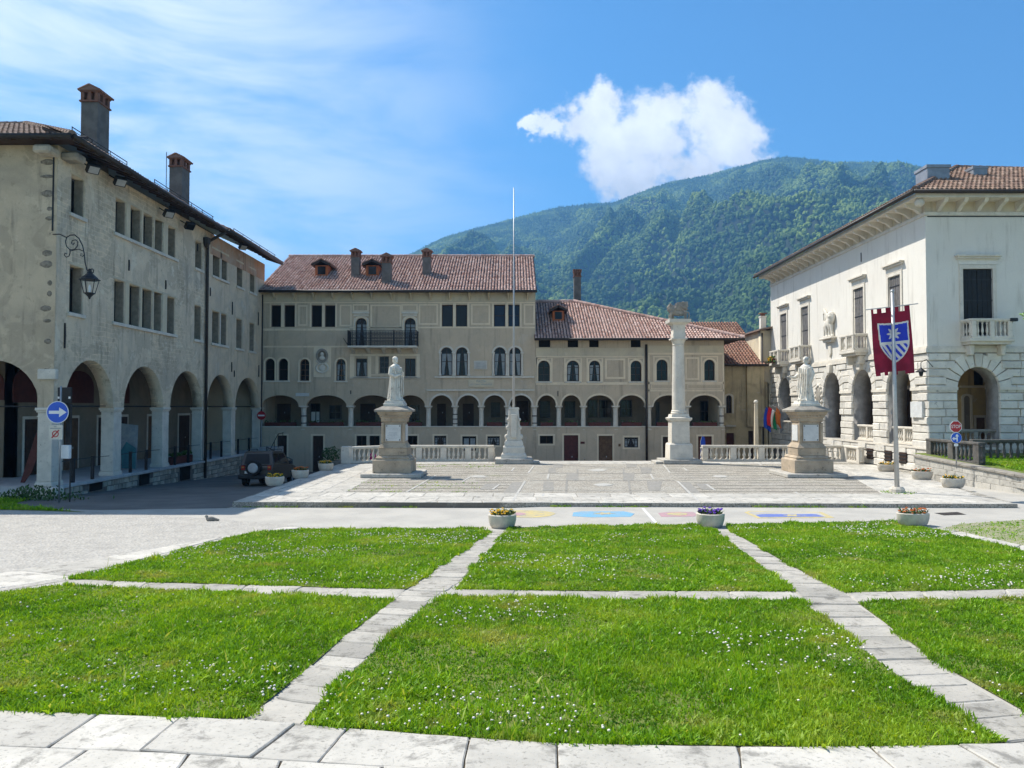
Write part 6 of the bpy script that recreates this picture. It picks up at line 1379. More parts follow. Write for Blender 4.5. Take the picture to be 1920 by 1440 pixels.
# ---- banner on its pole
X, Y = 13.99, 28.0; g = empty('banner_pole', (X, Y, 0), 'white pole in a stone foot holding a crimson banner', 'pole')
MB().lathe([(.26, 0), (.26, .12), (.2, .2)], 10, (X, Y, 0)).build('stone_foot', MT['concrete_pot'], g); MB().tube([(X, Y, .15), (X-.07, Y, 7.3)], [.085, .055], 10).build('pole', MT['metal_pale'], g, True); MB().ball((X-.07, Y, 7.33), .07, 10, 8).build('finial', MT['metal_pale'], g, True)
bw, bh = 1.42, 2.5; nu, nv = 96, 168
def banner_mat(u, v):        # u 0..1 across, v 0..1 down
    if v < .075 and (u < .06 or .16 < u < .27 or .37 < u < .50 or .62 < u < .72 or u > .86) is False: return None
    if v > .95 and (.1 < u < .2 or .3 < u < .42 or .55 < u < .72): return None
    x = (u-.54)*bw; y = (v-.505)*bh
    def shield(x, y, s):
        hw = .515*s; top = -.66*s
        if y < top+.04*(1-(x/hw)**2): return False
        if y < .05: return abs(x) < hw*(1-.04*(y/.6+.5))
        t = (y-.05)/(.70*s); return t < 1 and abs(x) < hw*.97*(1-t**1.7)**.8
    if shield(x, y, 1.06):
        if not shield(x, y, .96): return 2
        if y < .02:
            r = math.hypot(x, y+.27); a = math.atan2(y+.27, x); k = abs(((a/(2*math.pi)*8) % 1)-.5)*2
            return 2 if r < .12+.15*k else 1
        if y < .12: return 2
        return 1 if ((x*1.25-y*.78)/.27) % 1 < .5 else 2
    return 0
V = []; Fq = []; MI = []
bt = 6.72
def bpt(u, v):
    x = (u-.5)*bw+.16*v+.0; z = bt+.13*u-v*bh*(1.0); y = .2+.07*math.sin(3.2*v+2.4*u)*v+.05*math.sin(11*u+3*v)*(.3+v)*.8
    return (X-.06+x, Y+y, z)
for j in range(nv+1):
    for i in range(nu+1): V.append(bpt(i/nu, j/nv))
for j in range(nv):
    for i in range(nu):
        m_ = banner_mat((i+.5)/nu, (j+.5)/nv)
        if m_ is not None: Fq.append((j*(nu+1)+i, (j+1)*(nu+1)+i, (j+1)*(nu+1)+i+1, j*(nu+1)+i+1)); MI.append(m_)
me = bpy.data.meshes.new('banner'); me.from_pydata(V, [], Fq)
for m_ in ('cloth_red', 'cloth_blue', 'cloth_white'): me.materials.append(MT[m_])
me.polygons.foreach_set('material_index', MI); b_ = link('banner', me, None, None, True); tag(b_, 'crimson notched banner with blue and white shield and star', 'banner')
so_ = b_.modifiers.new('thick', 'SOLIDIFY'); so_.thickness = .004
MB().tube([(X-.06-.95, Y+.1, bt-.06), (X-.06+.98, Y+.1, bt+.17)], .02, 6).build('crossbar', MT['metal_pale'], g)
# ---- planters
def planter(kind, label, loc, s=1.0, flower='yellow_flower', group='stone planters on the square'):
    g = empty('planter', loc, label, 'planter', group); rx, ry = (.38*s, .38*s) if kind == 'round' else (.46*s, .3*s); h = .36*s
    T = lambda x, y, z: (loc[0]+x*rx, loc[1]+y*ry, loc[2]+z*h)
    mb = MB(T); n = 20; mb.lathe([(.74, 0), (.88, .18), (.98, .55), (1.0, .95), (.95, 1.0), (.84, 1.0), (.82, .8)], n); b = mb.build('bowl', MT['concrete_pot'], g); autosmooth(b, 35)
    mb = MB(T); mb.lathe([(.84, .78), (.84, .84)], n); mb.build('soil', MT['soil'], g)
    lv = MB(); fl = MB(); rr = random.Random(sum(map(ord, label)))
    for i in range(70):
        a = rr.uniform(0, 6.28); q = math.sqrt(rr.random())*.85; x, y = loc[0]+q*math.cos(a)*rx, loc[1]+q*math.sin(a)*ry; z = loc[2]+h*.85; t = rr.uniform(.06, .2)*s; b2 = rr.uniform(0, 6.28); d = Vector((math.cos(b2), math.sin(b2), 0)); w_ = rr.uniform(.015, .03)*s; e = Vector((-d.y, d.x, 0))*w_; p = Vector((x, y, z))
        lv.add([tuple(p), tuple(p+d*t*.4+e+Vector((0,0,t*.7))), tuple(p+d*t*.9+Vector((0,0,t))), tuple(p+d*t*.4-e+Vector((0,0,t*.7)))], [(0,1,2,3)])
    for i in range(34):
        a = rr.uniform(0, 6.28); q = math.sqrt(rr.random())*.85; r_ = rr.uniform(.018, .034)*s; x, y, z = loc[0]+q*math.cos(a)*rx, loc[1]+q*math.sin(a)*ry, loc[2]+h*.9+rr.uniform(.03, .17)*s
        for k in range(5): c_ = 2*math.pi*k/5; fl.ball((x+r_*.8*math.cos(c_), y+r_*.8*math.sin(c_), z+r_*.3*math.sin(c_)), (r_*.75, r_*.75, r_*.45), 6, 4)
    for o_, m_, nm in ((lv, 'plant_leaf', 'leaves'), (fl, flower, 'blossoms')): q = o_.build(nm, MT[m_], g); q['kind'] = 'stuff'
    return g
pl_list = [('round', 'round stone planter of yellow and dark pansies on the road edge, below the bare flagpole', onZ(942,989,-.12), 1.0, 'yellow_flower'), ('round', 'round stone planter of purple flowers on the road edge, below the lion column', onZ(1332,987,-.12), 1.0, 'purple_flower'), ('oval', 'oval pinkish stone planter with sparse flowers at the corner of the right lawn', onZ(1712,985,-.12), .95, 'flag_orange'),
 ('round', 'planter of bright yellow flowers in shade, nearest the parked car', onZ(515,910,0), .98, 'yellow_flower'), ('round', 'planter of rust-coloured flowers in shade, middle one of the row by the street', onZ(563,896,0), .98, 'flag_orange'), ('round', 'planter in shade closest to the balustrade end, in the row by the street', onZ(611,882,0), .98, 'yellow_flower'), ('round', 'planter half hidden behind another, farthest in the shaded row', (-9.8, 40.6, zg(-10, 40.6)), 1.1, 'white_flower'),
 ('oval', 'oval planter farthest along the palace wall, near its cellar windows', (18.0, 37.0, 0), .95, 'yellow_flower'), ('oval', 'oval planter just before the palace corner pier', onZ(1729,899,0), .98, 'flag_orange'), ('oval', 'oval planter full of yellow flowers beside the retaining wall', onZ(1787,914,0), 1.0, 'yellow_flower')]
for k_, lab, loc, s_, f_ in pl_list: planter(k_, lab, loc, s_, f_)
# ---- box planter with bush
bxp = onY(620, 862, 52.3); g = empty('box_planter', (bxp[0], 52.3, -1.35), 'grey box planter with a green bush by the house door', 'planter')
MB().prism([(0,0),(1,0),(1,1),(0,1)], 0, .001) ; mb = MB(); mb.add([(bxp[0]-.65,51.9,-1.35),(bxp[0]+.65,51.9,-1.35),(bxp[0]+.65,52.8,-1.35),(bxp[0]-.65,52.8,-1.35),(bxp[0]-.78,51.8,-.55),(bxp[0]+.78,51.8,-.55),(bxp[0]+.78,52.9,-.55),(bxp[0]-.78,52.9,-.55)], [(0,3,2,1),(4,5,6,7),(0,1,5,4),(1,2,6,5),(2,3,7,6),(3,0,4,7)]); mb.build('box', MT['stone_cap'], g, bevel=.03)
mb = MB(); rr = random.Random(5)
for i in range(420):
    a = rr.uniform(0, 6.28); q = math.sqrt(rr.random()); p = Vector((bxp[0]+q*.62*math.cos(a), 52.3+q*.4*math.sin(a), -.5+rr.random()*1.05*(1-.4*q))); d = Vector((rr.gauss(0, 1), rr.gauss(0, 1), rr.gauss(.6, 1))).normalized()*.13; e = d.orthogonal().normalized()*.04
    mb.add([tuple(p), tuple(p+d*.5+e), tuple(p+d), tuple(p+d*.5-e)], [(0,1,2,3)])
q = mb.build('foliage', MT['plant_leaf'], g); q['kind'] = 'stuff'
# ---- parked off-road car
def car():
    X, Y = -12.15, 36.6; z0 = zg(X, Y); tilt = -.044
    T = lambda x, y, z: (X+x, Y+y, z0+z+tilt*y)
    g = empty('parked_car', (X, Y+1.9, z0+tilt*1.9), 'grey off-road car with spare wheel on its tailgate, parked in the shade', 'car')
    prof = [(0,.42),(0,.95),(.06,1.02),(3.0,1.0),(3.75,.88),(3.9,.62),(3.88,.38),(3.5,.3),(.3,.34)]
    mb = MB(T); w = .82; P = [(y, z) for y, z in prof]; n = len(P)
    mb.add([(-w, y, z) for y, z in P]+[(w, y, z) for y, z in P], [tuple(range(n)), tuple(range(n, 2*n))[::-1]]+[(i, n+i, n+(i+1)%n, (i+1)%n) for i in range(n)]); body = mb.build('body', MT['car_paint'], g, bevel=.05)
    q = [(.08,1.0,.80),(.28,1.62,.66),(.5,1.68,.64),(1.9,1.68,.64),(2.2,1.6,.66),(2.95,1.0,.80)]
    mb = MB(T); m = len(q); mb.add([(-x, y, z) for y, z, x in q]+[(x, y, z) for y, z, x in q], [tuple(range(m)), tuple(range(m, 2*m))[::-1]]+[(i, m+i, m+(i+1)%m, (i+1)%m) for i in range(m)]); cab = mb.build('cabin', MT['car_paint'], g, bevel=.03)
    mb = MB(T); mb.add([(-.60,.10,1.08),(.60,.10,1.08),(.52,.245,1.54),(-.52,.245,1.54),(-.60,.07,1.08),(.60,.07,1.08),(.52,.215,1.55),(-.52,.215,1.55)], [(0,1,2,3),(4,7,6,5),(0,4,5,1),(1,5,6,2),(2,6,7,3),(3,7,4,0)]); mb.build('rear_window', MT['car_glass'], cab)
    for s_ in (-1, 1):
        for a, b, c, d in ((.3, 1.1, .42, 1.1), (1.2, 2.2, 1.2, 1.95)):
            xa, xb = s_*.785, s_*.665; mb = MB(T); e = s_*.018; mb.add([(xa,a,1.08),(xa,b+(.45 if a > 1 else 0),1.08),(xb,d,1.55),(xb,c,1.55),(xa+e,a,1.08),(xa+e,b+(.45 if a > 1 else 0),1.08),(xb+e,d,1.55),(xb+e,c,1.55)], [(0,1,2,3),(4,7,6,5),(0,4,5,1),(1,5,6,2),(2,6,7,3),(3,7,4,0)]); mb.build('side_window', MT['car_glass'], cab)
        mb = MB(T); mb.box(s_*.62-.09, s_*.62+.09, -.03, .05, .78, 1.0); l_ = mb.build('tail_light', MT['lamp_red'], g, bevel=.02); mb = MB(T); mb.box(s_*.62-.05, s_*.62+.05, -.037, 0, .88, .95); mb.build('indicator', MT['lamp_amber'], l_)
        mb = MB(T); mb.tube([(s_*.6, .45, 1.72), (s_*.6, .5, 1.76), (s_*.6, 1.9, 1.76), (s_*.6, 1.95, 1.7)], .02, 6); mb.build('roof_rail', MT['car_plastic'], g)
        mb = MB(T); mb.box(s_*.84, s_*1.02, 2.35, 2.47, 1.02, 1.18); mb.build('wing_mirror', MT['car_plastic'], g, bevel=.03)
        for yw in (.68, 3.15):
            def Wf(r_, a, o): return (s_*(.62+o), yw+r_*math.cos(a), .33+r_*math.sin(a))
            for nm, ps, mat, par in (('wheel', [(.2,0),(.31,0),(.335,.03),(.335,.17),(.31,.21),(.2,.21)], 'rubber', None), ('rim', [(.01,.17),(.1,.185),(.19,.19),(.2,.2),(.2,.05),(.01,.05)], 'metal_grey', 1)):
                mb = MB(T); k = 20; vs = [Wf(r_, 2*math.pi*i/k, o) for r_, o in ps for i in range(k)]; mm = len(ps)
                mb.add(vs, [(j*k+i, j*k+(i+1)%k, ((j+1)%mm)*k+(i+1)%k, ((j+1)%mm)*k+i) for j in range(mm) for i in range(k)])
                if par: mb.build(nm, MT[mat], wh)
                else: wh = mb.build(nm, MT[mat], g)
            mb = MB(T); mb.box(s_*.75, s_*.86, yw-.42, yw+.42, .58, .66); mb.build('wheel_arch', MT['car_plastic'], g, bevel=.03)
    mb = MB(T); mb.box(-.86, .86, -.09, .2, .36, .58); mb.build('rear_bumper', MT['car_plastic'], g, bevel=.05); mb = MB(T); mb.box(-.85, .85, 3.75, 3.96, .32, .58); mb.build('front_bumper', MT['car_plastic'], g, bevel=.05)
    mb = MB(T); mb.box(-.55, -.08, -.02, .02, .62, .73); mb.build('number_plate', MT['sign_white'], g)
    k = 24; ps = [(.2,-.02),(.34,-.02),(.36,-.05),(.36,-.17),(.34,-.2),(.22,-.21)]; vs = [(-.1+r_*math.cos(2*math.pi*i/k), o, .88+r_*math.sin(2*math.pi*i/k)) for r_, o in ps for i in range(k)]
    mb = MB(T); mb.add(vs, [(j*k+i, j*k+(i+1)%k, (j+1)*k+(i+1)%k, (j+1)*k+i) for j in range(5) for i in range(k)]); sw = mb.build('spare_wheel', MT['rubber'], g); mb = MB(T); mb.add([(-.1+.24*math.cos(2*math.pi*i/k), -.215, .88+.24*math.sin(2*math.pi*i/k)) for i in range(k)]+[(-.1+.2*math.cos(2*math.pi*i/k), -.23, .88+.2*math.sin(2*math.pi*i/k)) for i in range(k)]+[(-.1+.24*math.cos(2*math.pi*i/k), -.1, .88+.24*math.sin(2*math.pi*i/k)) for i in range(k)], [tuple(range(k, 2*k))]+[(i, (i+1)%k, k+(i+1)%k, k+i) for i in range(k)]+[(i, 2*k+i, 2*k+(i+1)%k, (i+1)%k) for i in range(k)]); mb.build('wheel_cover', MT['metal_grey'], sw)
    mb = MB(T); mb.tube([(.3, -.01, .82), (.42, -.03, .82)], .02, 6); mb.build('tailgate_handle', MT['car_plastic'], g)
car()
# ---- bicycle by the red door
X, Y = bu(1086, 858), 53.55; z0 = zg(0, Y)
g = empty('bicycle', (X, Y, z0), 'dark bicycle leaning by the dark red door', 'bicycle'); r_ = .33
for dx in (-.52, .52):
    pts = [(X+dx+r_*math.cos(a), Y, z0+r_+r_*math.sin(a)) for a in np.linspace(0, 2*math.pi, 25)]; w_ = MB().tube(pts, .022, 6).build('wheel', MT['rubber'], g); mb = MB(); [mb.tube([(X+dx, Y, z0+r_), (X+dx+r_*math.cos(a), Y, z0+r_+r_*math.sin(a))], .004, 4) for a in np.linspace(0, 6.28, 13)[:-1]]; mb.build('spokes', MT['metal_grey'], w_)
mb = MB(); F_ = [(-.52,.33),(-.05,.3),(.38,.78),(.52,.33)]; mb.tube([(X-.52,Y,z0+.33),(X-.05,Y,z0+.3),(X+.36,Y,z0+.75),(X-.18,Y,z0+.72),(X-.05,Y,z0+.3)], .018, 6); mb.tube([(X-.18,Y,z0+.72),(X-.52,Y,z0+.33)], .014, 6); mb.tube([(X+.34,Y,z0+.92),(X+.38,Y,z0+.7),(X+.52,Y,z0+.33)], .018, 6); mb.tube([(X-.19,Y,z0+.7),(X-.22,Y,z0+.9)], .015, 6); mb.build('frame', MT['iron'], g)
MB().tube([(X+.3,Y-.25,z0+.97),(X+.36,Y-.1,z0+.95),(X+.34,Y,z0+.93),(X+.36,Y+.1,z0+.95),(X+.3,Y+.2,z0+.97)], .014, 6).build('handlebar', MT['metal_grey'], g); mb = MB(); mb.ball((X-.22, Y, z0+.92), (.13, .07, .04), 10, 6); mb.build('saddle', MT['rubber'], g, True); mb = MB(); mb.box(X-.62, X-.25, Y-.06, Y+.06, z0+.7, z0+.72); mb.build('luggage_rack', MT['iron'], g)
# ---- traffic signs
def disc(fr, u, v, r, w0, w1, n=32): mb = MB(fr); mb.prism([(u+r*math.cos(2*math.pi*i/n), v+r*math.sin(2*math.pi*i/n)) for i in range(n)], w0, w1); return mb
X, Y = -15.9, 27.0; z0 = zg(X, Y); fr = Frame('front', Y-.04); zz = lambda py: onY(110, py, Y)[2]; uu = lambda px: onY(px, 770, Y)[0]
g = empty('direction_sign', (X, Y, z0), 'round blue sign with white right arrow on a grey post', 'traffic sign')
xp = uu(113); MB().tube([(xp, Y+.02, z0), (xp, Y+.02, zz(724))], .03, 8).build('post', MT['metal_grey'], g, True)
s1 = disc(fr, uu(109.5), zz(773), .39, 0, .012).build('sign_rim', MT['sign_white'], g); disc(fr, uu(109.5), zz(773), .365, .012, .016).build('sign_face', MT['sign_blue'], s1)
cu, cv = uu(109.5), zz(773); mb = MB(fr); mb.prism([(cu-.30,cv-.055),(cu+.06,cv-.055),(cu+.06,cv-.17),(cu+.32,cv),(cu+.06,cv+.17),(cu+.06,cv+.055),(cu-.30,cv+.055)], .016, .02); mb.build('arrow', MT['sign_white'], s1)
pb = MB(fr).box(uu(94), uu(119.5), zz(824), zz(797), 0, .012).build('supplementary_plate', MT['paper_cream'], g); c2, v2 = uu(106.3), zz(813.5)
mb = MB(fr); mb.band([(c2+.085*math.cos(a), v2+.085*math.sin(a)) for a in np.linspace(0, 6.283, 21)[:-1]], [(c2+.12*math.cos(a), v2+.12*math.sin(a)) for a in np.linspace(0, 6.283, 21)[:-1]], .012, .016, True); mb.build('red_ring', MT['sign_red'], pb); mb = MB(fr); mb.prism([(c2-.14,v2-.12),(c2-.105,v2-.15),(c2+.14,v2+.12),(c2+.105,v2+.15)], .0165, .019); mb.build('red_bar', MT['sign_red'], pb)
for k, (a, b) in enumerate(((103,108), (96,117))): MB(fr).box(uu(a), uu(b), zz(800.5+3.2*k), zz(799.2+3.2*k), .012, .015).build('caption_line', MT['poster_grey'], pb)
tl = empty('signal_housing', (uu(112), Y+.3, z0), 'tall black housing with two white clips behind the blue arrow sign', 'signal'); fr2 = Frame('front', Y+.2)
hb = MB(fr2).box(uu(100.5), uu(126), zz(757), zz(726), -.12, .0).build('housing', MT['iron'], tl, bevel=.02)
for px in (103.5, 124): MB(fr2).box(uu(px-1.6), uu(px+1.6), zz(747.5), zz(743.5), 0, .02).build('bracket_plate', MT['sign_white'], hb)
MB(fr2).box(uu(117), uu(127), zz(832), zz(757), -.1, .0).build('lamp_column', MT['iron'], tl, bevel=.02)
mb = MB(); xq = uu(121.5); mb.tube([(xq, Y+.4, zg(xq, Y+.4)-.02), (xq, Y+.4, zz(838))], .022, 6); lb = mb.build('meter_post', MT['iron'], None); tag(lb, 'thin post with pale grey letter-size box beside the sign post', 'post box'); MB(fr2).box(uu(110.5), uu(126), zz(861), zz(835), -.12, .05).build('box', MT['sign_white'], lb, bevel=.02)
# no entry at the far pillar
P = onX(490, 779, XL+.25); fr = Frame('front', P[1]); g = empty('no_entry_sign', (P[0], P[1], zg(-17, P[1])), 'round red no-entry sign on the last arcade pillar', 'traffic sign')
s1 = disc(fr, P[0], P[2], .30, 0, .012).build('sign_face', MT['sign_red'], g); MB(fr).box(P[0]-.23, P[0]+.23, P[2]-.05, P[2]+.05, .012, .017).build('white_bar', MT['sign_white'], s1); MB().tube([(P[0], P[1]+.03, zg(-17, P[1])), (P[0], P[1]+.03, P[2]+.3)], .03, 8).build('post', MT['metal_grey'], g)
# stop sign
Y = 31.4; fr = Frame('front', Y); P = onY(1792, 800, Y); g = empty('stop_sign', (P[0]-.02, Y, .85), 'small red octagonal stop sign above a round blue direction sign', 'traffic sign')
s1 = disc(fr, P[0], P[2], .25, 0, .01, 8).build('sign_rim', MT['sign_white'], g); mb = MB(fr); mb.prism([(P[0]+.235*math.cos(math.pi/8+math.pi*i/4), P[2]+.235*math.sin(math.pi/8+math.pi*i/4)) for i in range(8)], .01, .014); 
bpy.data.objects.remove(s1); mb2 = MB(fr); mb2.prism([(P[0]+.26*math.cos(math.pi/8+math.pi*i/4), P[2]+.26*math.sin(math.pi/8+math.pi*i/4)) for i in range(8)], 0, .01); s1 = mb2.build('sign_rim', MT['sign_white'], g); mb.build('sign_face', MT['sign_red'], s1)
text('lettering', 'STOP', .19, fr, P[0], P[2], .017, MT['sign_white'], s1, sx=.85)
P2_ = onY(1793, 821, Y); s2 = disc(fr, P2_[0], P2_[2], .22, 0, .01).build('sign_rim', MT['sign_white'], g); disc(fr, P2_[0], P2_[2], .21, .01, .014).build('sign_face', MT['sign_blue'], s2)
mb = MB(fr); cu, cv = P2_[0], P2_[2]; mb.prism([(cu+.0,cv-.15),(cu+.05,cv-.15),(cu+.05,cv+.06),(cu+.1,cv+.06),(cu+.025,cv+.17),(cu-.05,cv+.06),(cu,cv+.06)], .014, .018); mb.prism([(cu-.18,cv-.03),(cu-.09,cv+.05),(cu-.09,cv),(cu,cv),(cu,cv-.06),(cu-.09,cv-.06),(cu-.09,cv-.11)], .0141, .0182); mb.build('arrow', MT['sign_white'], s2)
MB(fr).box(P2_[0]-.09, P2_[0]+.07, P2_[2]-.34, P2_[2]-.24, 0, .01).build('small_plate', MT['sign_white'], g); MB().tube([(P[0]+.02, Y+.03, .6), (P[0]+.02, Y+.03, P[2]+.24)], .025, 8).build('post', MT['metal_grey'], g, True)
# ---- wrought iron lantern at the street corner
Yl = 28.4; lx = onY(168, 540, Yl)[0]; lz = onY(168, 540, Yl)[2]; g = empty('wall_lantern', (XL, YC, lz), 'black wrought-iron lantern hanging from a scrolled bracket at the street corner', 'lantern')
A0 = Vector((XL-.1, YC-.02, onY(95, 438, YC-.3)[2])); dirv = (Vector((lx, Yl, 0))-Vector((A0.x, A0.y, 0))); Ld = dirv.length; dv = dirv/Ld
def S2(px, py):      # bracket plane: photo position -> point on the vertical plane of the bracket
    t = (px-88)/(168-88)*1.0; p = Vector((A0.x, A0.y, 0))+dv*Ld*t; return (p.x, p.y, onY(px, py, p.y)[2])
def z3(x, y): return S2(x/5.14, 420+y/5.14)
mb = MB()
mb.tube([z3(*p) for p in ((430,100),(520,98),(570,118),(600,130),(640,108),(690,105),(740,140),(780,210),(800,290),(810,370),(830,440),(870,478))], .022, 6)
mb.tube([z3(*p) for p in ((600,130),(588,170),(600,215),(640,248),(690,245),(725,210),(728,170),(700,152),(665,160),(655,185),(675,198),(690,182))], .018, 6)
mb.tube([z3(*p) for p in ((640,250),(642,280),(630,310),(600,320),(578,300),(585,280),(605,288))], .018, 6); mb.tube([z3(*p) for p in ((640,262),(690,250),(740,243),(790,262))], .018, 6); mb.tube([z3(*p) for p in ((800,290),(785,312),(760,305),(762,288),(780,290))], .016, 6); mb.tube([z3(*p) for p in ((870,478),(900,470),(905,445),(885,430),(868,445),(880,458))], .018, 6); mb.tube([z3(870,478), (lx, Yl, lz+.72)], .02, 6)
mb.build('bracket', MT['iron'], g, True)
k = 6; c_ = (lx, Yl, lz-.02)
ca = MB().lathe([(.03, .74), (.07, .7), (.05, .66), (.09, .62), (.10, .56), (.26, .42), (.30, .36), (.36, .34), (.36, .31), (.05, .31)], k, c_).build('cap', MT['iron'], g); mb = MB()
for i in range(k):
    a = 2*math.pi*(i+.5)/k; mb.tube([(lx+.31*math.cos(a), Yl+.31*math.sin(a), lz+.30), (lx+.18*math.cos(a), Yl+.18*math.sin(a), lz-.2)], .014, 5)
pts = [(lx+.18*math.cos(2*math.pi*(i+.5)/k), Yl+.18*math.sin(2*math.pi*(i+.5)/k), lz-.2) for i in range(k+1)]; mb.tube(pts, .022, 5); mb.lathe([(.02, -.42), (.04, -.38), (.05, -.34), (.16, -.22), (.02, -.2)], k, (lx, Yl, lz)); mb.build('cage', MT['iron'], g); MB().lathe([(.03, -.18), (.05, 0), (.02, .12)], 8, (lx, Yl, lz)).build('bulb', MT['sign_white'], g)
# ---- floodlights under the eaves
for i, (px, py, lab) in enumerate(((175, 317, 'nearest the corner'), (226, 341, 'second from the corner'), (317, 401, 'above the five-light window'), (356, 424, 'turned sideways by the downpipe'), (456, 463, 'on the rear house near its end'))):
    Xf = XL+.55; p = onX(px, py, Xf); g = empty('floodlight', p, 'black square floodlight under the left eaves, '+lab, 'floodlight', 'floodlights under the eaves')
    a = R(20 if i != 3 else 75); e1 = Vector((math.sin(a)*.25, -math.cos(a), -.0)).normalized(); dn = Vector((.55, -.45, -.7)).normalized(); s1_ = dn.cross(Vector((0,0,1))).normalized(); s2_ = s1_.cross(dn)
    T = lambda x, y, z, p=p, dn=dn, s1_=s1_, s2_=s2_: tuple(Vector(p)+s1_*x+s2_*y+dn*z)
    mb = MB(T); mb.box(-.24, .24, -.2, .2, -.14, .08); hb = mb.build('housing', MT['iron'], g, bevel=.02); mb = MB(T); mb.box(-.19, .19, -.15, .15, .08, .09); mb.build('lens', MT['metal_pale'], hb) if i != 3 else mb.build('lens', MT['pane'], hb)
    MB().tube([(p[0]-.5, p[1], p[2]+.3), p], .03, 6).build('arm', MT['iron'], g)
# ---- iron railings in the arcade bays
for i, (a, b) in enumerate(ar):
    g = empty('iron_railing', (XL-.2, (a+b)/2, FLO), 'thin iron railing in the %s arcade bay from the street corner' % ORD[i], 'railing', 'arcade railings')
    ys_ = [a+.9, a+(b-a)*.62, b-.5]
    for y in ys_[:2]: MB().box(XL-.16, XL-.06, y-.06, y+.06, FLO, FLO+.98).build('post', MT['iron'], g)
    MB().tube([(XL-.11, a+.1, FLO+.9), (XL-.11, ys_[0], FLO+.92), (XL-.11, ys_[1], FLO+.92), (XL-.11, b-.1, FLO+.9)], .014, 5).build('rail', MT['iron'], g)
# flower troughs, poster stand, red cloth
y = (ar[2][0]+ar[2][1])/2; g = empty('flower_trough', (XL-.35, y, FLO), 'brown flower trough between pillars in the third arcade bay', 'planter'); MB().box(XL-.55, XL-.2, y-1.3, y+1.3, FLO, FLO+.4).build('trough', MT['wood_red'], g, bevel=.02)
mb = MB(); rr = random.Random(9); [mb.ball((XL-.38+rr.uniform(-.15, .15), y+rr.uniform(-1.25, 1.25), FLO+.45+rr.uniform(0, .15)), rr.uniform(.03, .08), 6, 4) for _ in range(70)]; q = mb.build('leaves', MT['plant_leaf'], g); q['kind'] = 'stuff'
P = onX(247, 820, XL-.9); g = empty('poster_stand', (P[0], P[1], FLO), 'leaning poster stand with teal picture inside the arcade', 'sign'); fr = Frame('front', P[1]); mb = MB(fr)
u0, u1 = P[0]-.55, P[0]+.25; mb.add([(u0-.05,.3,0),(u1-.02,.05,0),(u1-.1,2.2,-.3),(u0-.2,2.3,-.3),(u0-.05,.3,-.04),(u1-.02,.05,-.04),(u1-.1,2.2,-.34),(u0-.2,2.3,-.34)], [(0,1,2,3),(4,7,6,5),(0,4,5,1),(1,5,6,2),(2,6,7,3),(3,7,4,0)]); mb.build('board', MT['poster_grey'], g)
mb = MB(fr); mb.prism([(u0+.1,.12),(u1-.05,.1),(u1-.06,1.1),(u0+.3,1.4),(u0+.05,1.0)], -.02, .02); mb.build('picture', MT['poster_teal'], g); MB(fr).tube([(u0, .06, -.6), (u0, 2.0, -.34)], .02, 5).build('strut', MT['iron'], g)
g = MB(Frame('front', YC+1.5)).prism([(-19.75,.06),(-19.5,.9),(-19.2,1.9),(-19.08,2.2),(-19.06,1.2),(-19.3,.5),(-19.6,.06)], 0, .05).build('cloth_drape', MT['wood_red'], None); tag(g, 'dark red slanted cloth inside the front arch at the left edge', 'cloth')
# ---- outside steps with handrail in the corner, wooden ramp beside the car
g = empty('stair', (-15.5, 51, -1.3), 'stone steps with iron handrail in the corner behind the car', 'stair')
for i in range(9): MB().box(-17.2+.0, -16.0, 52.6-.32*(8-i)-.32+.0, 53.9, -1.35+.19*i, -1.35+.19*(i+1)-.004).build('step', MT['slab_shade'], g, bevel=.012)
MB().tube([(-16.0, 49.8, -.35), (-16.0, 52.6, 1.25), (-16.0, 53.8, 1.3)], .025, 6).build('handrail', MT['iron'], g); [MB().tube([(-16.0, y_, -1.35+.57*max(0, y_-49.8)), (-16.0, y_, -.35+.57*(y_-49.8) if y_ < 52.7 else 1.27)], .018, 5).build('baluster_bar', MT['iron'], g) for y_ in (49.8, 50.8, 51.8, 52.7, 53.7)]
g = empty('ladder', (-14.8, 50.5, -1.3), 'pale wooden ladder propped aslant behind the parked car', 'ladder'); A = [onY(500, 838, 50.5), onY(548, 862, 49.0)]; A = [(p[0], p[1], p[2]) for p in A]
for dz in (0, -.42): MB().tube([(A[0][0], A[0][1], A[0][2]+dz), (A[1][0], A[1][1], A[1][2]+dz*.9)], .045, 5).build('rail', MT['wood_grey'], g)
for k in range(8): q = Vector(A[0]).lerp(Vector(A[1]), (k+.5)/8); MB().tube([tuple(q), (q.x-.05, q.y, q.z-.4)], .025, 5).build('rung', MT['wood_grey'], g)
P = Vector(A[1]); MB().tube([tuple(P), (P.x, P.y, zg(-15, P.y))], .04, 5).build('leg', MT['wood_grey'], g); P = Vector(A[0]); MB().tube([tuple(P), (P.x, P.y, zg(-15, P.y))], .04, 5).build('leg', MT['wood_grey'], g)
# ---- flower boxes in the loggia openings
for i, (h, a, b) in enumerate([(hC, *q) for q in archC]+[(hD, *q) for q in archD]):
    if i in (4, 5): continue
    lab = 'red-brown flower box in the %s loggia arch counted from the shaded corner' % ORD[i]
    u0, u1 = bu(a)+.22, bu(b)-.22; g = empty('flower_box', ((u0+u1)/2, YB+.2, PAR+.07), lab, 'flower box', 'loggia flower boxes'); MB().box(u0, u1, YB+.02, YB+.3, PAR+.072, PAR+.34).build('trough', MT['wood_red'], g, bevel=.015)
    mb = MB(); [mb.ball((random.uniform(u0, u1), YB+.16+random.uniform(-.1, .1), PAR+.36+random.uniform(-.02, .1)), random.uniform(.02, .06), 5, 4) for _ in range(int(16*(u1-u0)))]; q = mb.build('leaves', MT['plant_leaf'], g); q['kind'] = 'stuff'
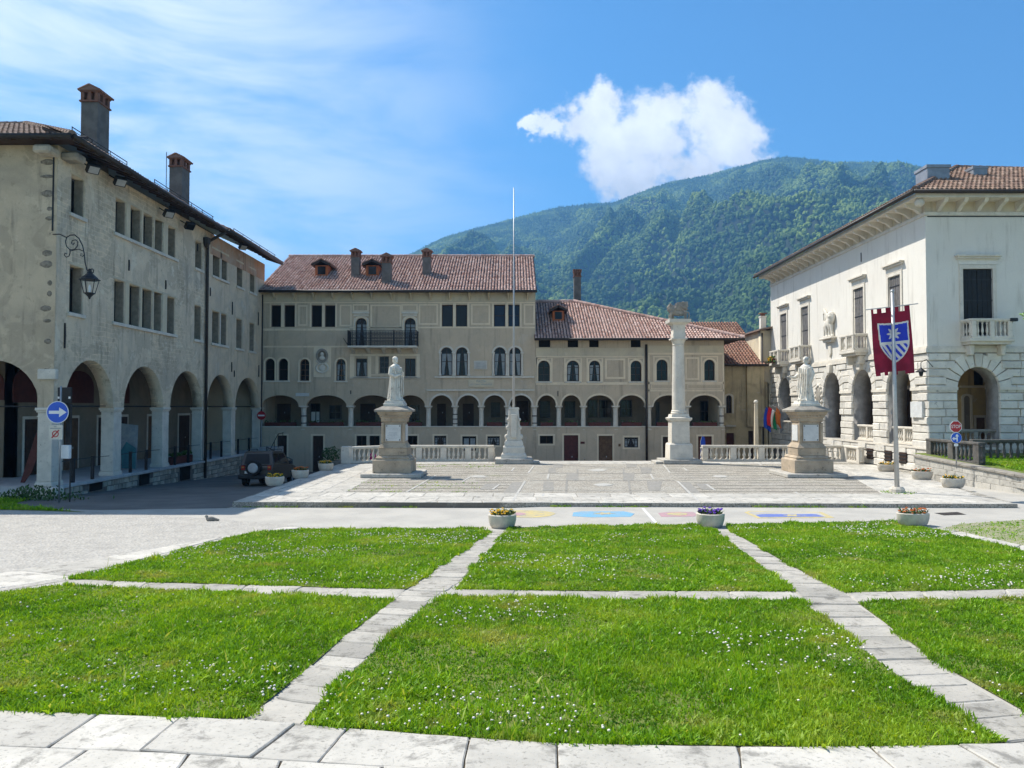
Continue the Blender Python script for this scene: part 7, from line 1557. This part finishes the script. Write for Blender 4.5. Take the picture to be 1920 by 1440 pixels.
# ---- obelisk post, flags, feather banner, yellow bins at the back right
P = onY(1418, 830, 46.5); g = MB().lathe([(.17, -1.2), (.15, 1.5), (.11, 3.2), (.13, 3.25), (.08, 3.3)], 4, (P[0], 46.5, 0)).build('stone_post', MT['plaster_cream'], None); tag(g, 'slender stone post with a ball on top near the flags', 'post'); MB().ball((P[0], 46.5, 3.4), .13, 12, 8).build('ball', MT['stone_pale'], g, True)
def flag(px0, cols_, lab, lean, Yf=51.5, hgt=1.5, wid=.62):
    top = onY(px0, 762, Yf); g = empty('hanging_flag', (top[0], Yf, top[2]-1.6), lab, 'flag', 'flags on the palace'); MB().tube([(19.4, Yf+.2, top[2]-.9), (top[0]+.05, Yf, top[2]+.08)], .025, 6).build('staff', MT['metal_pale'], g)
    n = len(cols_)
    for k, c in enumerate(cols_):
        V = []; Fq = []; na, nb = 5, 12
        for j in range(nb+1):
            for i in range(na+1):
                u = (k+i/na)/n; v = j/nb; V.append((top[0]+(u-.3)*wid+lean*v*.8-.08*math.sin(3*v), Yf+.09*math.sin(9*u+2*v)+.04*k, top[2]-v*hgt-.5*u*(1-.3*v)))
        for j in range(nb):
            for i in range(na): Fq.append((j*(na+1)+i, j*(na+1)+i+1, (j+1)*(na+1)+i+1, (j+1)*(na+1)+i))
        me = bpy.data.meshes.new('stripe'); me.from_pydata(V, [], Fq); o = link('cloth_stripe', me, MT[c], g, True); s_ = o.modifiers.new('t', 'SOLIDIFY'); s_.thickness = .006
flag(1440, ['flag_eu'], 'plain blue flag hanging leftmost of the three', -.15, 51.5, 1.4, .42); flag(1447, ['flag_red', 'cloth_white', 'flag_green'], 'green white and red striped flag between two others', -.1, 51.2, 1.25, .62); flag(1459, ['flag_orange'], 'orange-red flag nearest the palace arch', .0, 51.0, 1.15, .28)
P = onY(1316, 840, 47.5); mb = MB(Frame('front', 47.5)); x_ = onY(1345-28, 840, 47.5)[0]; x_ = onY(1343-26, 840, 47.5)[0]
x_ = onY(1316, 840, 47.5)[0]; mb.prism([(x_-.12,-1.1),(x_+.14,-1.0),(x_+.22,.9),(x_+.16,1.25),(x_+.02,1.3),(x_-.06,1.0)], 0, .01); g = mb.build('feather_banner', MT['flag_eu'], None); tag(g, 'narrow blue feather banner standing behind the lion column', 'banner'); MB().tube([(x_-.12, 47.52, -1.2), (x_-.07, 47.52, 1.0), (x_+.05, 47.52, 1.35)], .015, 5).build('pole', MT['metal_pale'], g)
# white covered parasol by the palace corner pier
P = onZ(1758, 888, 0); g = MB().lathe([(.18, 0), (.19, .05), (.16, .4), (.13, .9), (.05, 1.45), (.02, 1.5)], 10, (P[0]-.2, 34.6, 0)).build('folded_parasol', MT['cloth_white'], None, True); tag(g, 'folded white and green parasol against the dark palace pier', 'parasol'); mb = MB(); mb.lathe([(.175, .3), (.165, .5)], 10, (P[0]-.2, 34.6, 0)); mb.lathe([(.155, .75), (.145, .9)], 10, (P[0]-.2, 34.6, 0)); mb.build('green_band', MT['poster_teal'], g)
# small lantern on the palace corner
P = onX(1727, 700, XR-.55); g = empty('palace_lantern', (XR, P[1], 4.6), 'small black hanging lamp on the palace corner behind the banner', 'lantern'); MB().tube([(XR, P[1], P[2]+.3), (XR-.3, P[1], P[2]+.65), (XR-.55, P[1], P[2]+.5), (XR-.55, P[1], P[2]+.25)], .018, 6).build('bracket', MT['iron'], g); MB().lathe([(.02, .28), (.08, .2), (.24, .08), (.24, .05), (.1, .05), (.07, -.12), (.02, -.14)], 8, (XR-.55, P[1], P[2])).build('shade', MT['iron'], g)
# ---- person in pink passing behind the balustrade
P = onY(698, 850, 46.6); X, Y, z0 = P[0], 46.6, zg(-8, 46.6)-.0
def person():
    h = 1.66; g = empty('person', (X, Y, z0), 'person in a magenta top and dark trousers behind the balustrade', 'person'); T = lambda x, y, z: (X+x, Y+y, z0+z)
    mb = MB(T)
    for s_ in (-1, 1): mb.tube([(s_*.09, 0, .86), (s_*.1, .02*s_, .46), (s_*.1, -.04*s_, .08)], [.095, .065, .045], 10); mb.ball((s_*.1, -.05-.04*s_, .045), (.045, .12, .045), 8, 6); mb.tube([(s_*.18, 0, 1.34), (s_*.23, .03*s_, 1.06), (s_*.21, -.08, .84)], [.05, .042, .032], 8); mb.ball((s_*.21, -.1, .79), (.03, .04, .055), 8, 6)
    mb.lathe([(.13, .82), (.165, .9), (.13, 1.08), (.165, 1.28), (.15, 1.38), (.06, 1.43), (.05, 1.5)], 14); mb.ball((0, -.01, 1.56), (.075, .09, .115), 12, 10); mb.ball((0, -.1, 1.55), (.015, .025, .02), 6, 4)
    b = sculpt('body', mb, .02, None, g, 2); me = b.data
    for m_ in ('skin', 'denim', 'cloth_magenta', 'hair_dark'): me.materials.append(MT[m_])
    for p in me.polygons:
        z = p.center.z-z0; p.material_index = 1 if z < .86 and abs(p.center.x-X) < .18 else (2 if .84 < z < 1.42 and not (z < .95 and abs(p.center.x-X) > .18) else 0)
    mb = MB(T); mb.ball((0, .03, 1.6), (.09, .095, .105), 12, 8); mb.ball((0, .07, 1.5), (.07, .05, .12), 10, 8); sculpt('hair', mb, .02, MT['hair_dark'], g, 2)
person()
# pigeon-sized bird on the gravel
P = onL(395, 981); mb = MB(lambda x, y, z: (P[0]+x, P[1]+y, P[2]+.02+z)); mb.ball((0, 0, .1), (.14, .07, .075)); mb.ball((-.12, 0, .17), (.045, .04, .045)); mb.tube([(-.15, 0, .17), (-.19, 0, .16)], [.015, .005], 6); mb.tube([(.1, 0, .1), (.24, 0, .07)], [.05, .03], 6)
for s_ in (-1, 1): mb.tube([(0, s_*.03, .06), (-.01, s_*.03, .0)], .012, 5)
g = sculpt('pigeon', mb, .012, MT['stone_cap'], None, 1); tag(g, 'grey pigeon walking on the gravel near the lawn edge', 'bird')
# ================================================================= GRASS
def m_grass():
    m, nt, b, g = newmat('grass'); pos = g.outputs['Position']
    at = N(nt, 'ShaderNodeAttribute'); at.attribute_name = 'tint'
    rp = N(nt, 'ShaderNodeValToRGB'); L(nt, at.outputs['Fac'], rp.inputs[0]); cr = rp.color_ramp
    cs = [(.055,.15,.006), (.13,.29,.010), (.22,.42,.014), (.32,.50,.022), (.46,.49,.12)]
    while len(cr.elements) < len(cs): cr.elements.new(.5)
    for i, (e, c) in enumerate(zip(cr.elements, cs)): e.position = (0, .3, .6, .85, 1)[i]; e.color = (*c, 1)
    n1 = NOISE(nt, pos, .55, 4, .6); cc = MIX(nt, SMOOTH(nt, n1, .45, .7), rp.outputs[0], (.32,.46,.035))
    n3 = NOISE(nt, pos, 1.1, 5, .65); cc = MIX(nt, MATH(nt, 'MULTIPLY', SMOOTH(nt, n3, .56, .68), .7), cc, (.36,.36,.10))
    n2 = NOISE(nt, pos, 1.6, 3, .6); cc = MIX(nt, MATH(nt, 'MULTIPLY', SMOOTH(nt, n2, .5, .75), .45), cc, (.12,.24,.012))
    L(nt, cc, b.inputs['Base Color']); b.inputs['Roughness'].default_value = .55; b.inputs['Specular IOR Level'].default_value = .25
    tr = N(nt, 'ShaderNodeBsdfTranslucent'); L(nt, MIX(nt, 1.0, cc, (1.35, 1.2, .6), 'MULTIPLY'), tr.inputs[0])
    mx = N(nt, 'ShaderNodeMixShader'); mx.inputs[0].default_value = .38; out = nt.nodes['Material Output']; L(nt, b.outputs[0], mx.inputs[1]); L(nt, tr.outputs[0], mx.inputs[2]); L(nt, mx.outputs[0], out.inputs[0])
m_grass()
rng = np.random.default_rng(11)
def inside(poly, x, y):
    P = np.array(poly); r = np.zeros(len(x), bool)
    for (x0, y0), (x1, y1) in zip(P, np.roll(P, -1, 0)):
        c = ((y0 > y) != (y1 > y)); r ^= c & (x < (x1-x0)*(y-y0)/(y1-y0+1e-12)+x0)
    return r
def scatter(poly, dens):
    P = np.array(poly); lo, hi = P.min(0), P.max(0); lo[0] = max(lo[0], -24); hi[0] = min(hi[0], 24); dmax = dens(np.array([lo[1]]))[0]
    n = int((hi-lo).prod()*dmax); x = rng.uniform(lo[0], hi[0], n); y = rng.uniform(lo[1], hi[1], n)
    k = (rng.random(n) < dens(y)/dmax) & (np.abs(x) < .72*y+3.0); x, y = x[k], y[k]; k = inside(poly, x, y); return x[k], y[k]
zl = lambda x, y: np.where(y < 20.5, LA+LB*y, np.where(y < 24, -.1235-.0065*(y-20.5)/3.5, np.where((x > 0), -.13, -.13-.044*(y-24))))
def vnoise(x, y, s, seed=0):
    r = np.random.default_rng(seed); T = r.random((64, 64)); u = x*s; v = y*s; i = np.floor(u).astype(int); j = np.floor(v).astype(int); fu = u-i; fv = v-j; fu = fu*fu*(3-2*fu); fv = fv*fv*(3-2*fv)
    g = lambda a, b: T[a % 64, b % 64]; return (g(i,j)*(1-fu)+g(i+1,j)*fu)*(1-fv)+(g(i,j+1)*(1-fu)+g(i+1,j+1)*fu)*fv
V_all = []; tint_all = []; 
def blades(x, y, hmul=1.0, wmul=1.0, z=None, leafy=0.35):
    n = len(x); z = zl(x, y)+.012 if z is None else z
    patch = vnoise(x, y, .9, 1)*.6+vnoise(x, y, 2.7, 2)*.4
    clump = vnoise(x, y, 7.5, 71)*.6+vnoise(x, y, 17, 72)*.4
    h = (.022+.038*rng.random(n)**1.5)*(.55+.9*patch)*(.45+1.15*clump)*hmul; leaf = rng.random(n) < leafy*(.3+1.4*vnoise(x, y, .7, 5)); tall = rng.random(n) < .008; h = np.where(tall, h*2.0, h)
    w = (.0032+.0028*rng.random(n))*wmul*(1+.035*np.maximum(0, y-7)); w = np.where(leaf, w*2.7, w); h = np.where(leaf, h*.75, h)
    a = rng.uniform(0, 2*np.pi, n); lean = rng.uniform(.15, .75, n)*h; lean = np.where(leaf, h*1.2, lean); b = rng.uniform(0, 2*np.pi, n)
    dx, dy = np.cos(a)*w, np.sin(a)*w; lx, ly = np.cos(b)*lean, np.sin(b)*lean
    v = np.empty((n, 5, 3))
    v[:,0] = np.stack([x-dx, y-dy, z], 1); v[:,1] = np.stack([x+dx, y+dy, z], 1)
    v[:,2] = np.stack([x+dx*.8+lx*.4, y+dy*.8+ly*.4, z+h*.62], 1); v[:,3] = np.stack([x-dx*.8+lx*.4, y-dy*.8+ly*.4, z+h*.62], 1)
    v[:,4] = np.stack([x+lx, y+ly, z+h], 1)
    t = np.clip(.12+.5*rng.random(n)+.4*(patch-.5)+.75*(clump-.48)+np.where(tall, .5, 0)+np.where(leaf, -.05, 0)+.25*(rng.random(n) < .05), 0, 1)
    V_all.append(v.reshape(-1, 3)); tint_all.append(np.repeat(t, 5))
dens = lambda y: 4300*np.clip((7.2/np.maximum(y, 5.5))**1.15, .16, 1)
for p in lawns:
    x, y = scatter(p, dens); thin = np.clip((vnoise(x, y, .75, 31)*.6+vnoise(x, y, 2.6, 32)*.4-.2)*4.5, .5, 1); k = rng.random(len(x)) < thin; x, y = x[k], y[k]; blades(x, y, .75+.35*thin[k])
def edge_tufts(pts, n, spread, hm=1.2):
    P = [np.array(q[:2]) for q in pts]; segs = list(zip(P, P[1:])); ls = np.array([np.linalg.norm(b-a) for a, b in segs]); pr = ls/ls.sum(); k = rng.choice(len(segs), n, p=pr); t = rng.random(n)
    a = np.array([s[0] for s in segs])[k]; b = np.array([s[1] for s in segs])[k]; q = a+(b-a)*t[:, None]; clump = vnoise(q[:,0], q[:,1], 2.2, 9) > .52; q = q[clump]; q = q+rng.normal(0, spread, q.shape); blades(q[:,0], q[:,1], hm, 1.2, leafy=.1)
for p in lawns: edge_tufts([(a[0], a[1]) for a in p+[p[0]]], 9000, .035, 1.3)
x, y = scatter(verge, lambda y: 420+0*y); blades(x, y, 2.4, 1.6); 
x, y = scatter(P2([(1765,992),(1800,985),(2050,974),(2050,1062),(1920,1024)]), lambda y: 130+0*y); blades(x, y, .8, 1.2)
# kerb weeds along the square
fl0, fr0 = np.array(FL[:2]), np.array(FR[:2]); t = rng.random(1500); t = t[vnoise(t*40, t*0+3, 1.0, 12) > .6]; q = fl0+(fr0-fl0)*t[:, None]; q[:,1] -= .05+.03*rng.random(len(q)); blades(q[:,0], q[:,1], 1.3, 1.3)
x = rng.uniform(-6.2, -1, 1500); y = 28+rng.random(1500)**1.5*4.5; k = vnoise(x, y, 2.1, 3) > .62; blades(x[k], y[k], .8, 1.1, z=np.zeros(k.sum()))
x = rng.uniform(-5.5, -.5, 700); y = rng.uniform(39.3, 42, 700); k = vnoise(x, y, 1.9, 4) > .5; blades(x[k], y[k], .7, 1.3, z=np.zeros(k.sum()))
x = rng.uniform(13.2, 15, 700); y = rng.uniform(27.3, 28.6, 700); k = np.hypot(x-14, y-27.9) < .6; blades(x[k], y[k], .9, 1.2, z=np.zeros(k.sum()))
# raised lawn behind the retaining wall
x = rng.uniform(19.2, 27, 26000); y = rng.uniform(26, 34.5, 26000); k = (x > 19.2+(34.9-y)*.1) & (x < .72*y+3); x, y = x[k], y[k]; zu = np.where(y > 28.2, .53+(y-28.2)*.0565, .2+(y-22)*.053); blades(x, y, 1.2, 1.6, z=zu)
VV = np.concatenate(V_all); TT = np.concatenate(tint_all); nb = len(VV)//5
def fast_mesh(name, V, quads, tris, mat):
    me = bpy.data.meshes.new(name); nv = len(V); nq, ntr = len(quads), len(tris)
    me.vertices.add(nv); me.vertices.foreach_set('co', V.astype(np.float32).ravel()); me.loops.add(nq*4+ntr*3); me.loops.foreach_set('vertex_index', np.concatenate([quads.ravel(), tris.ravel()]).astype(np.int32))
    me.polygons.add(nq+ntr); me.polygons.foreach_set('loop_start', np.concatenate([np.arange(nq)*4, nq*4+np.arange(ntr)*3]).astype(np.int32))
    me.update(calc_edges=True); me.materials.append(mat); return me
i5 = (np.arange(nb)*5)[:, None]; me = fast_mesh('grass', VV, i5+np.array([[0,1,2,3]]), i5+np.array([[3,2,4]]), MT['grass'])
at = me.attributes.new('tint', 'FLOAT', 'POINT'); at.data.foreach_set('value', TT.astype(np.float32))
o = bpy.data.objects.new('grass', me); col.objects.link(o); tag(o, 'short bright green grass of the lawns', 'grass', kind='stuff')
print('blades', nb)
# clover and daisy heads
fx_, fy_ = [], []
for p in lawns:
    x, y = scatter(p, lambda y: 60+0*y); k = rng.random(len(x)) < np.clip((vnoise(x, y, .8, 21)*.7+vnoise(x, y, 2.2, 22)*.3-.52)*3.4, .012, 1); fx_.append(x[k]); fy_.append(y[k])
fx_, fy_ = np.concatenate(fx_), np.concatenate(fy_); V = []; T3 = []
ico = bmesh.new(); bmesh.ops.create_icosphere(ico, subdivisions=1, radius=1); iv_ = np.array([v.co[:] for v in ico.verts]); it_ = np.array([[v.index for v in f.verts] for f in ico.faces]); ico.free()
for q, (x, y) in enumerate(zip(fx_, fy_)): r_ = rng.uniform(.006, .016)*(1+.02*(y-7)); V.append(iv_*np.array([r_, r_, r_*.75])+np.array([x, y, float(zl(np.array(x), np.array(y)))+.012+rng.uniform(.03, .06)])); T3.append(it_+q*len(iv_))
me = fast_mesh('clover_flowers', np.concatenate(V), np.empty((0, 4), int), np.concatenate(T3), MT['white_flower']); o = bpy.data.objects.new('clover_flowers', me); col.objects.link(o); tag(o, 'tiny white clover heads scattered over the lawns', 'flowers', kind='stuff')
print('flowers', len(fx_))
# overgrown weeds at the house corner
g = empty('weed_clump', (-17.2, 28.3, -.2), 'dark green weeds growing at the foot of the arcade corner', 'plant'); mb = MB(); rr = random.Random(4)
for i in range(600):
    p = Vector((-17.6+rr.gauss(0, .8), 28.35+rr.gauss(0, .35), -.25)); p.z = zg(p.x, p.y)+rr.random()**1.4*.5*math.exp(-((p.x+17.6)/1.2)**2); d = Vector((rr.gauss(0, 1), rr.gauss(0, 1), rr.gauss(.8, .8))).normalized()*rr.uniform(.08, .2); e = d.orthogonal().normalized()*.03
    mb.add([tuple(p), tuple(p+d*.5+e), tuple(p+d), tuple(p+d*.5-e)], [(0,1,2,3)])
q = mb.build('leaves', MT['plant_leaf'], g); q['kind'] = 'stuff'
# a leafy twig reaching in from the right edge
P = onY(1917, 592, 24.0); g = empty('tree_branch', (P[0]+1.5, 24, P[2]), 'sunlit leafy twig reaching in at the right edge', 'branch'); MB().tube([(P[0]+2.0, 24.1, P[2]-.3), (P[0]+.8, 24.05, P[2]-.02), (P[0]-.02, 24, P[2]+.02)], [.03, .015, .006], 6).build('twig', MT['wood_brown'], g)
simple('leaf_bright', (.16,.30,.03), (.12,.24,.02), 15, .5, 0, island=.25); mb = MB()
for i in range(70):
    t = rr.random(); p = Vector((P[0]-.02+t*1.6, 24+rr.gauss(0, .12), P[2]-.02*t+rr.gauss(0, .07+.1*t))); d = Vector((rr.gauss(-.4, 1), rr.gauss(0, 1), rr.gauss(0, .6))).normalized()*.11; e = d.orthogonal().normalized()*.035
    mb.add([tuple(p), tuple(p+d*.5+e), tuple(p+d), tuple(p+d*.5-e)], [(0,1,2,3)])
q = mb.build('leaves', MT['leaf_bright'], g); q['kind'] = 'stuff'

# ================================================================= MOUNTAIN, FOREST, AIR
prof_px = [(100,700),(500,575),(640,525),(770,478),(830,447),(890,430),(960,412),(1010,398),(1050,389),(1110,382),(1150,381),(1190,366),(1230,350),(1270,339),(1330,328),(1400,309),(1440,298),(1480,293),(1520,297),(1570,304),(1640,303),(1700,306),(1750,316),(1800,334),(1900,372),(2050,430),(2300,520)]
pu = np.array([(p[0]-960)/FPX for p in prof_px]); pe = np.array([(763-p[1])/FPX for p in prof_px])
def fbm(x, y, s, seed, oct=5):
    r = 0; a = 1; t = 0
    for k in range(oct): r = r+a*vnoise(x, y, s*2**k, seed+k); t += a; a *= .5
    return r/t
def mountain(u, t):
    D = 2700+250*np.sin(u*5+1); f = np.clip((t-.28)/.72, 0, 1); E = np.interp(u, pu, pe)
    Yv = D*t; Xv = u*Yv; base = D*E*f**1.12
    wx = Xv+220*(fbm(Xv, Yv, .0012, 40, 3)-.5)*2
    rid = 1-np.abs(2*fbm(wx, Yv*.42, .0030, 50, 4)-1)*1.6
    rid2 = 1-np.abs(2*fbm(wx*1.0, Yv*.5, .0085, 60, 3)-1)*1.6
    amp = np.sin(np.pi*np.clip(f, 0, 1)**1.0)**.9*(1-.85*f**4)
    z = base+amp*(290*(rid-.64)+120*(rid2-.58))*np.clip(E*3.2, .25, 1)
    z = np.where(t > 1, base-(t-1)*D*.7, z)
    return Xv, Yv, z+EYE-8*(1-f)
us = np.linspace(-.62, 1.0, 420); ts = np.concatenate([np.linspace(.26, 1.0, 190), np.linspace(1.01, 1.25, 14)])
U, T_ = np.meshgrid(us, ts); Xm, Ym, Zm = mountain(U, T_); Zm = np.maximum(Zm, -1.8)
VM = np.stack([Xm.ravel(), Ym.ravel(), Zm.ravel()], 1); nx_ = len(us); ii = (np.arange(len(ts)-1)[:, None]*nx_+np.arange(nx_-1)[None]).ravel()
simple('forest_floor', (.010,.020,.008), (.014,.026,.010), .01, .95, 0)  # ground coloured near-black to pass for shadow between the crowns
me = fast_mesh('mountain', VM, np.stack([ii, ii+1, ii+nx_+1, ii+nx_], 1), np.empty((0, 3), int), MT['forest_floor']); o = bpy.data.objects.new('mountain', me); col.objects.link(o); tag(o, kind='structure')
# crowns, one point each
NT = 105000; ut = rng.uniform(-.17, .62, NT*3); tt = np.sqrt(rng.uniform(.36**2, 1.003**2, NT*3)); X_, Y_, Z_ = mountain(ut, tt); el = (Z_-EYE)/Y_
k = el > (763-735)/FPX; X_, Y_, Z_ = X_[k][:NT], Y_[k][:NT], Z_[k][:NT]; ft = tt[k][:NT]
print('trees', len(X_))
def m_forest():
    m, nt, b, g = newmat('forest_leaf'); oi = N(nt, 'ShaderNodeObjectInfo')
    rp = N(nt, 'ShaderNodeValToRGB'); L(nt, oi.outputs['Random'], rp.inputs[0]); cr = rp.color_ramp; cs = [(.035,.065,.018), (.055,.10,.024), (.085,.14,.03), (.05,.085,.03)]
    while len(cr.elements) < 4: cr.elements.new(.5)
    for i, c in enumerate(cs): cr.elements[i].position = i/3; cr.elements[i].color = (*c, 1)
    n = NOISE(nt, oi.outputs['Location'], .0045, 4, .6); cc = MIX(nt, SMOOTH(nt, n, .47, .58), rp.outputs[0], (.16,.22,.04))  # pale broadleaf patches, contrast raised to paint in sunlit spurs
    L(nt, cc, b.inputs['Base Color']); b.inputs['Roughness'].default_value = .8; b.inputs['Specular IOR Level'].default_value = .1
m_forest()
bmc = bmesh.new(); bmesh.ops.create_icosphere(bmc, subdivisions=2, radius=1)
for v in bmc.verts: v.co *= .82+.45*mnoise.noise(v.co*2.1+Vector((3, 1, 2))); v.co.z = v.co.z*.95+.35
cm = bpy.data.meshes.new('crown'); bmc.to_mesh(cm); bmc.free(); cm.materials.append(MT['forest_leaf']); crown = bpy.data.objects.new('crown', cm)
cmb2 = MB(); cmb2.lathe([(.62, -.3), (.5, .5), (.42, .55), (.3, 1.3), (.25, 1.35), (.02, 2.3)], 8); cm2 = cmb2.mesh('conifer'); cm2.materials.append(MT['forest_leaf']); conif = bpy.data.objects.new('conifer', cm2)
def forest(name, pts, src, lo, hi, label):
    me = bpy.data.meshes.new(name); me.from_pydata([tuple(p) for p in pts], [], []); o = bpy.data.objects.new(name, me); col.objects.link(o)
    ng = bpy.data.node_groups.new(name, 'GeometryNodeTree'); ng.interface.new_socket('Geometry', in_out='INPUT', socket_type='NodeSocketGeometry'); ng.interface.new_socket('Geometry', in_out='OUTPUT', socket_type='NodeSocketGeometry')
    gi = ng.nodes.new('NodeGroupInput'); go = ng.nodes.new('NodeGroupOutput'); ip = ng.nodes.new('GeometryNodeInstanceOnPoints'); ob = ng.nodes.new('GeometryNodeObjectInfo'); ob.inputs['Object'].default_value = src
    r1 = ng.nodes.new('FunctionNodeRandomValue'); r1.data_type = 'FLOAT'; r1.inputs[2].default_value = lo; r1.inputs[3].default_value = hi; r2 = ng.nodes.new('FunctionNodeRandomValue'); r2.data_type = 'FLOAT_VECTOR'; r2.inputs[0].default_value = (0, 0, 0); r2.inputs[1].default_value = (.25, .25, 6.28)
    for a, b in ((gi.outputs[0], ip.inputs['Points']), (ob.outputs['Geometry'], ip.inputs['Instance']), (r1.outputs[1], ip.inputs['Scale']), (r2.outputs[0], ip.inputs['Rotation']), (ip.outputs[0], go.inputs[0])): ng.links.new(a, b)
    m = o.modifiers.new('grow', 'NODES'); m.node_group = ng; tag(o, label, 'forest', kind='stuff')
P_ = np.stack([X_, Y_, Z_], 1); con = (rng.random(len(P_)) < .10) | ((ft > .93) & (rng.random(len(P_)) < .4))
forest('forest', P_[~con], crown, 3.2, 7.4, 'dense broadleaf forest covering the mountainside'); forest('conifers', P_[con], conif, 3.8, 6.5, 'scattered conifers among the mountain forest')
hz = MB().box(-5200, 5200, -400, 4600, -3.0, 1050); hz_me = hz.mesh('haze'); hm = bpy.data.materials.new('haze'); hm.use_nodes = True; hn = hm.node_tree; hn.nodes.clear(); pv = hn.nodes.new('ShaderNodeVolumePrincipled'); pv.inputs['Color'].default_value = (.20, .52, 1.0, 1); pv.inputs['Density'].default_value = HAZE; pv.inputs['Anisotropy'].default_value = .2; ho = hn.nodes.new('ShaderNodeOutputMaterial'); hn.links.new(pv.outputs[0], ho.inputs['Volume']); 
tag(link('haze', hz_me, hm), 'thin blue air between the square and the mountain', 'haze', kind='stuff')
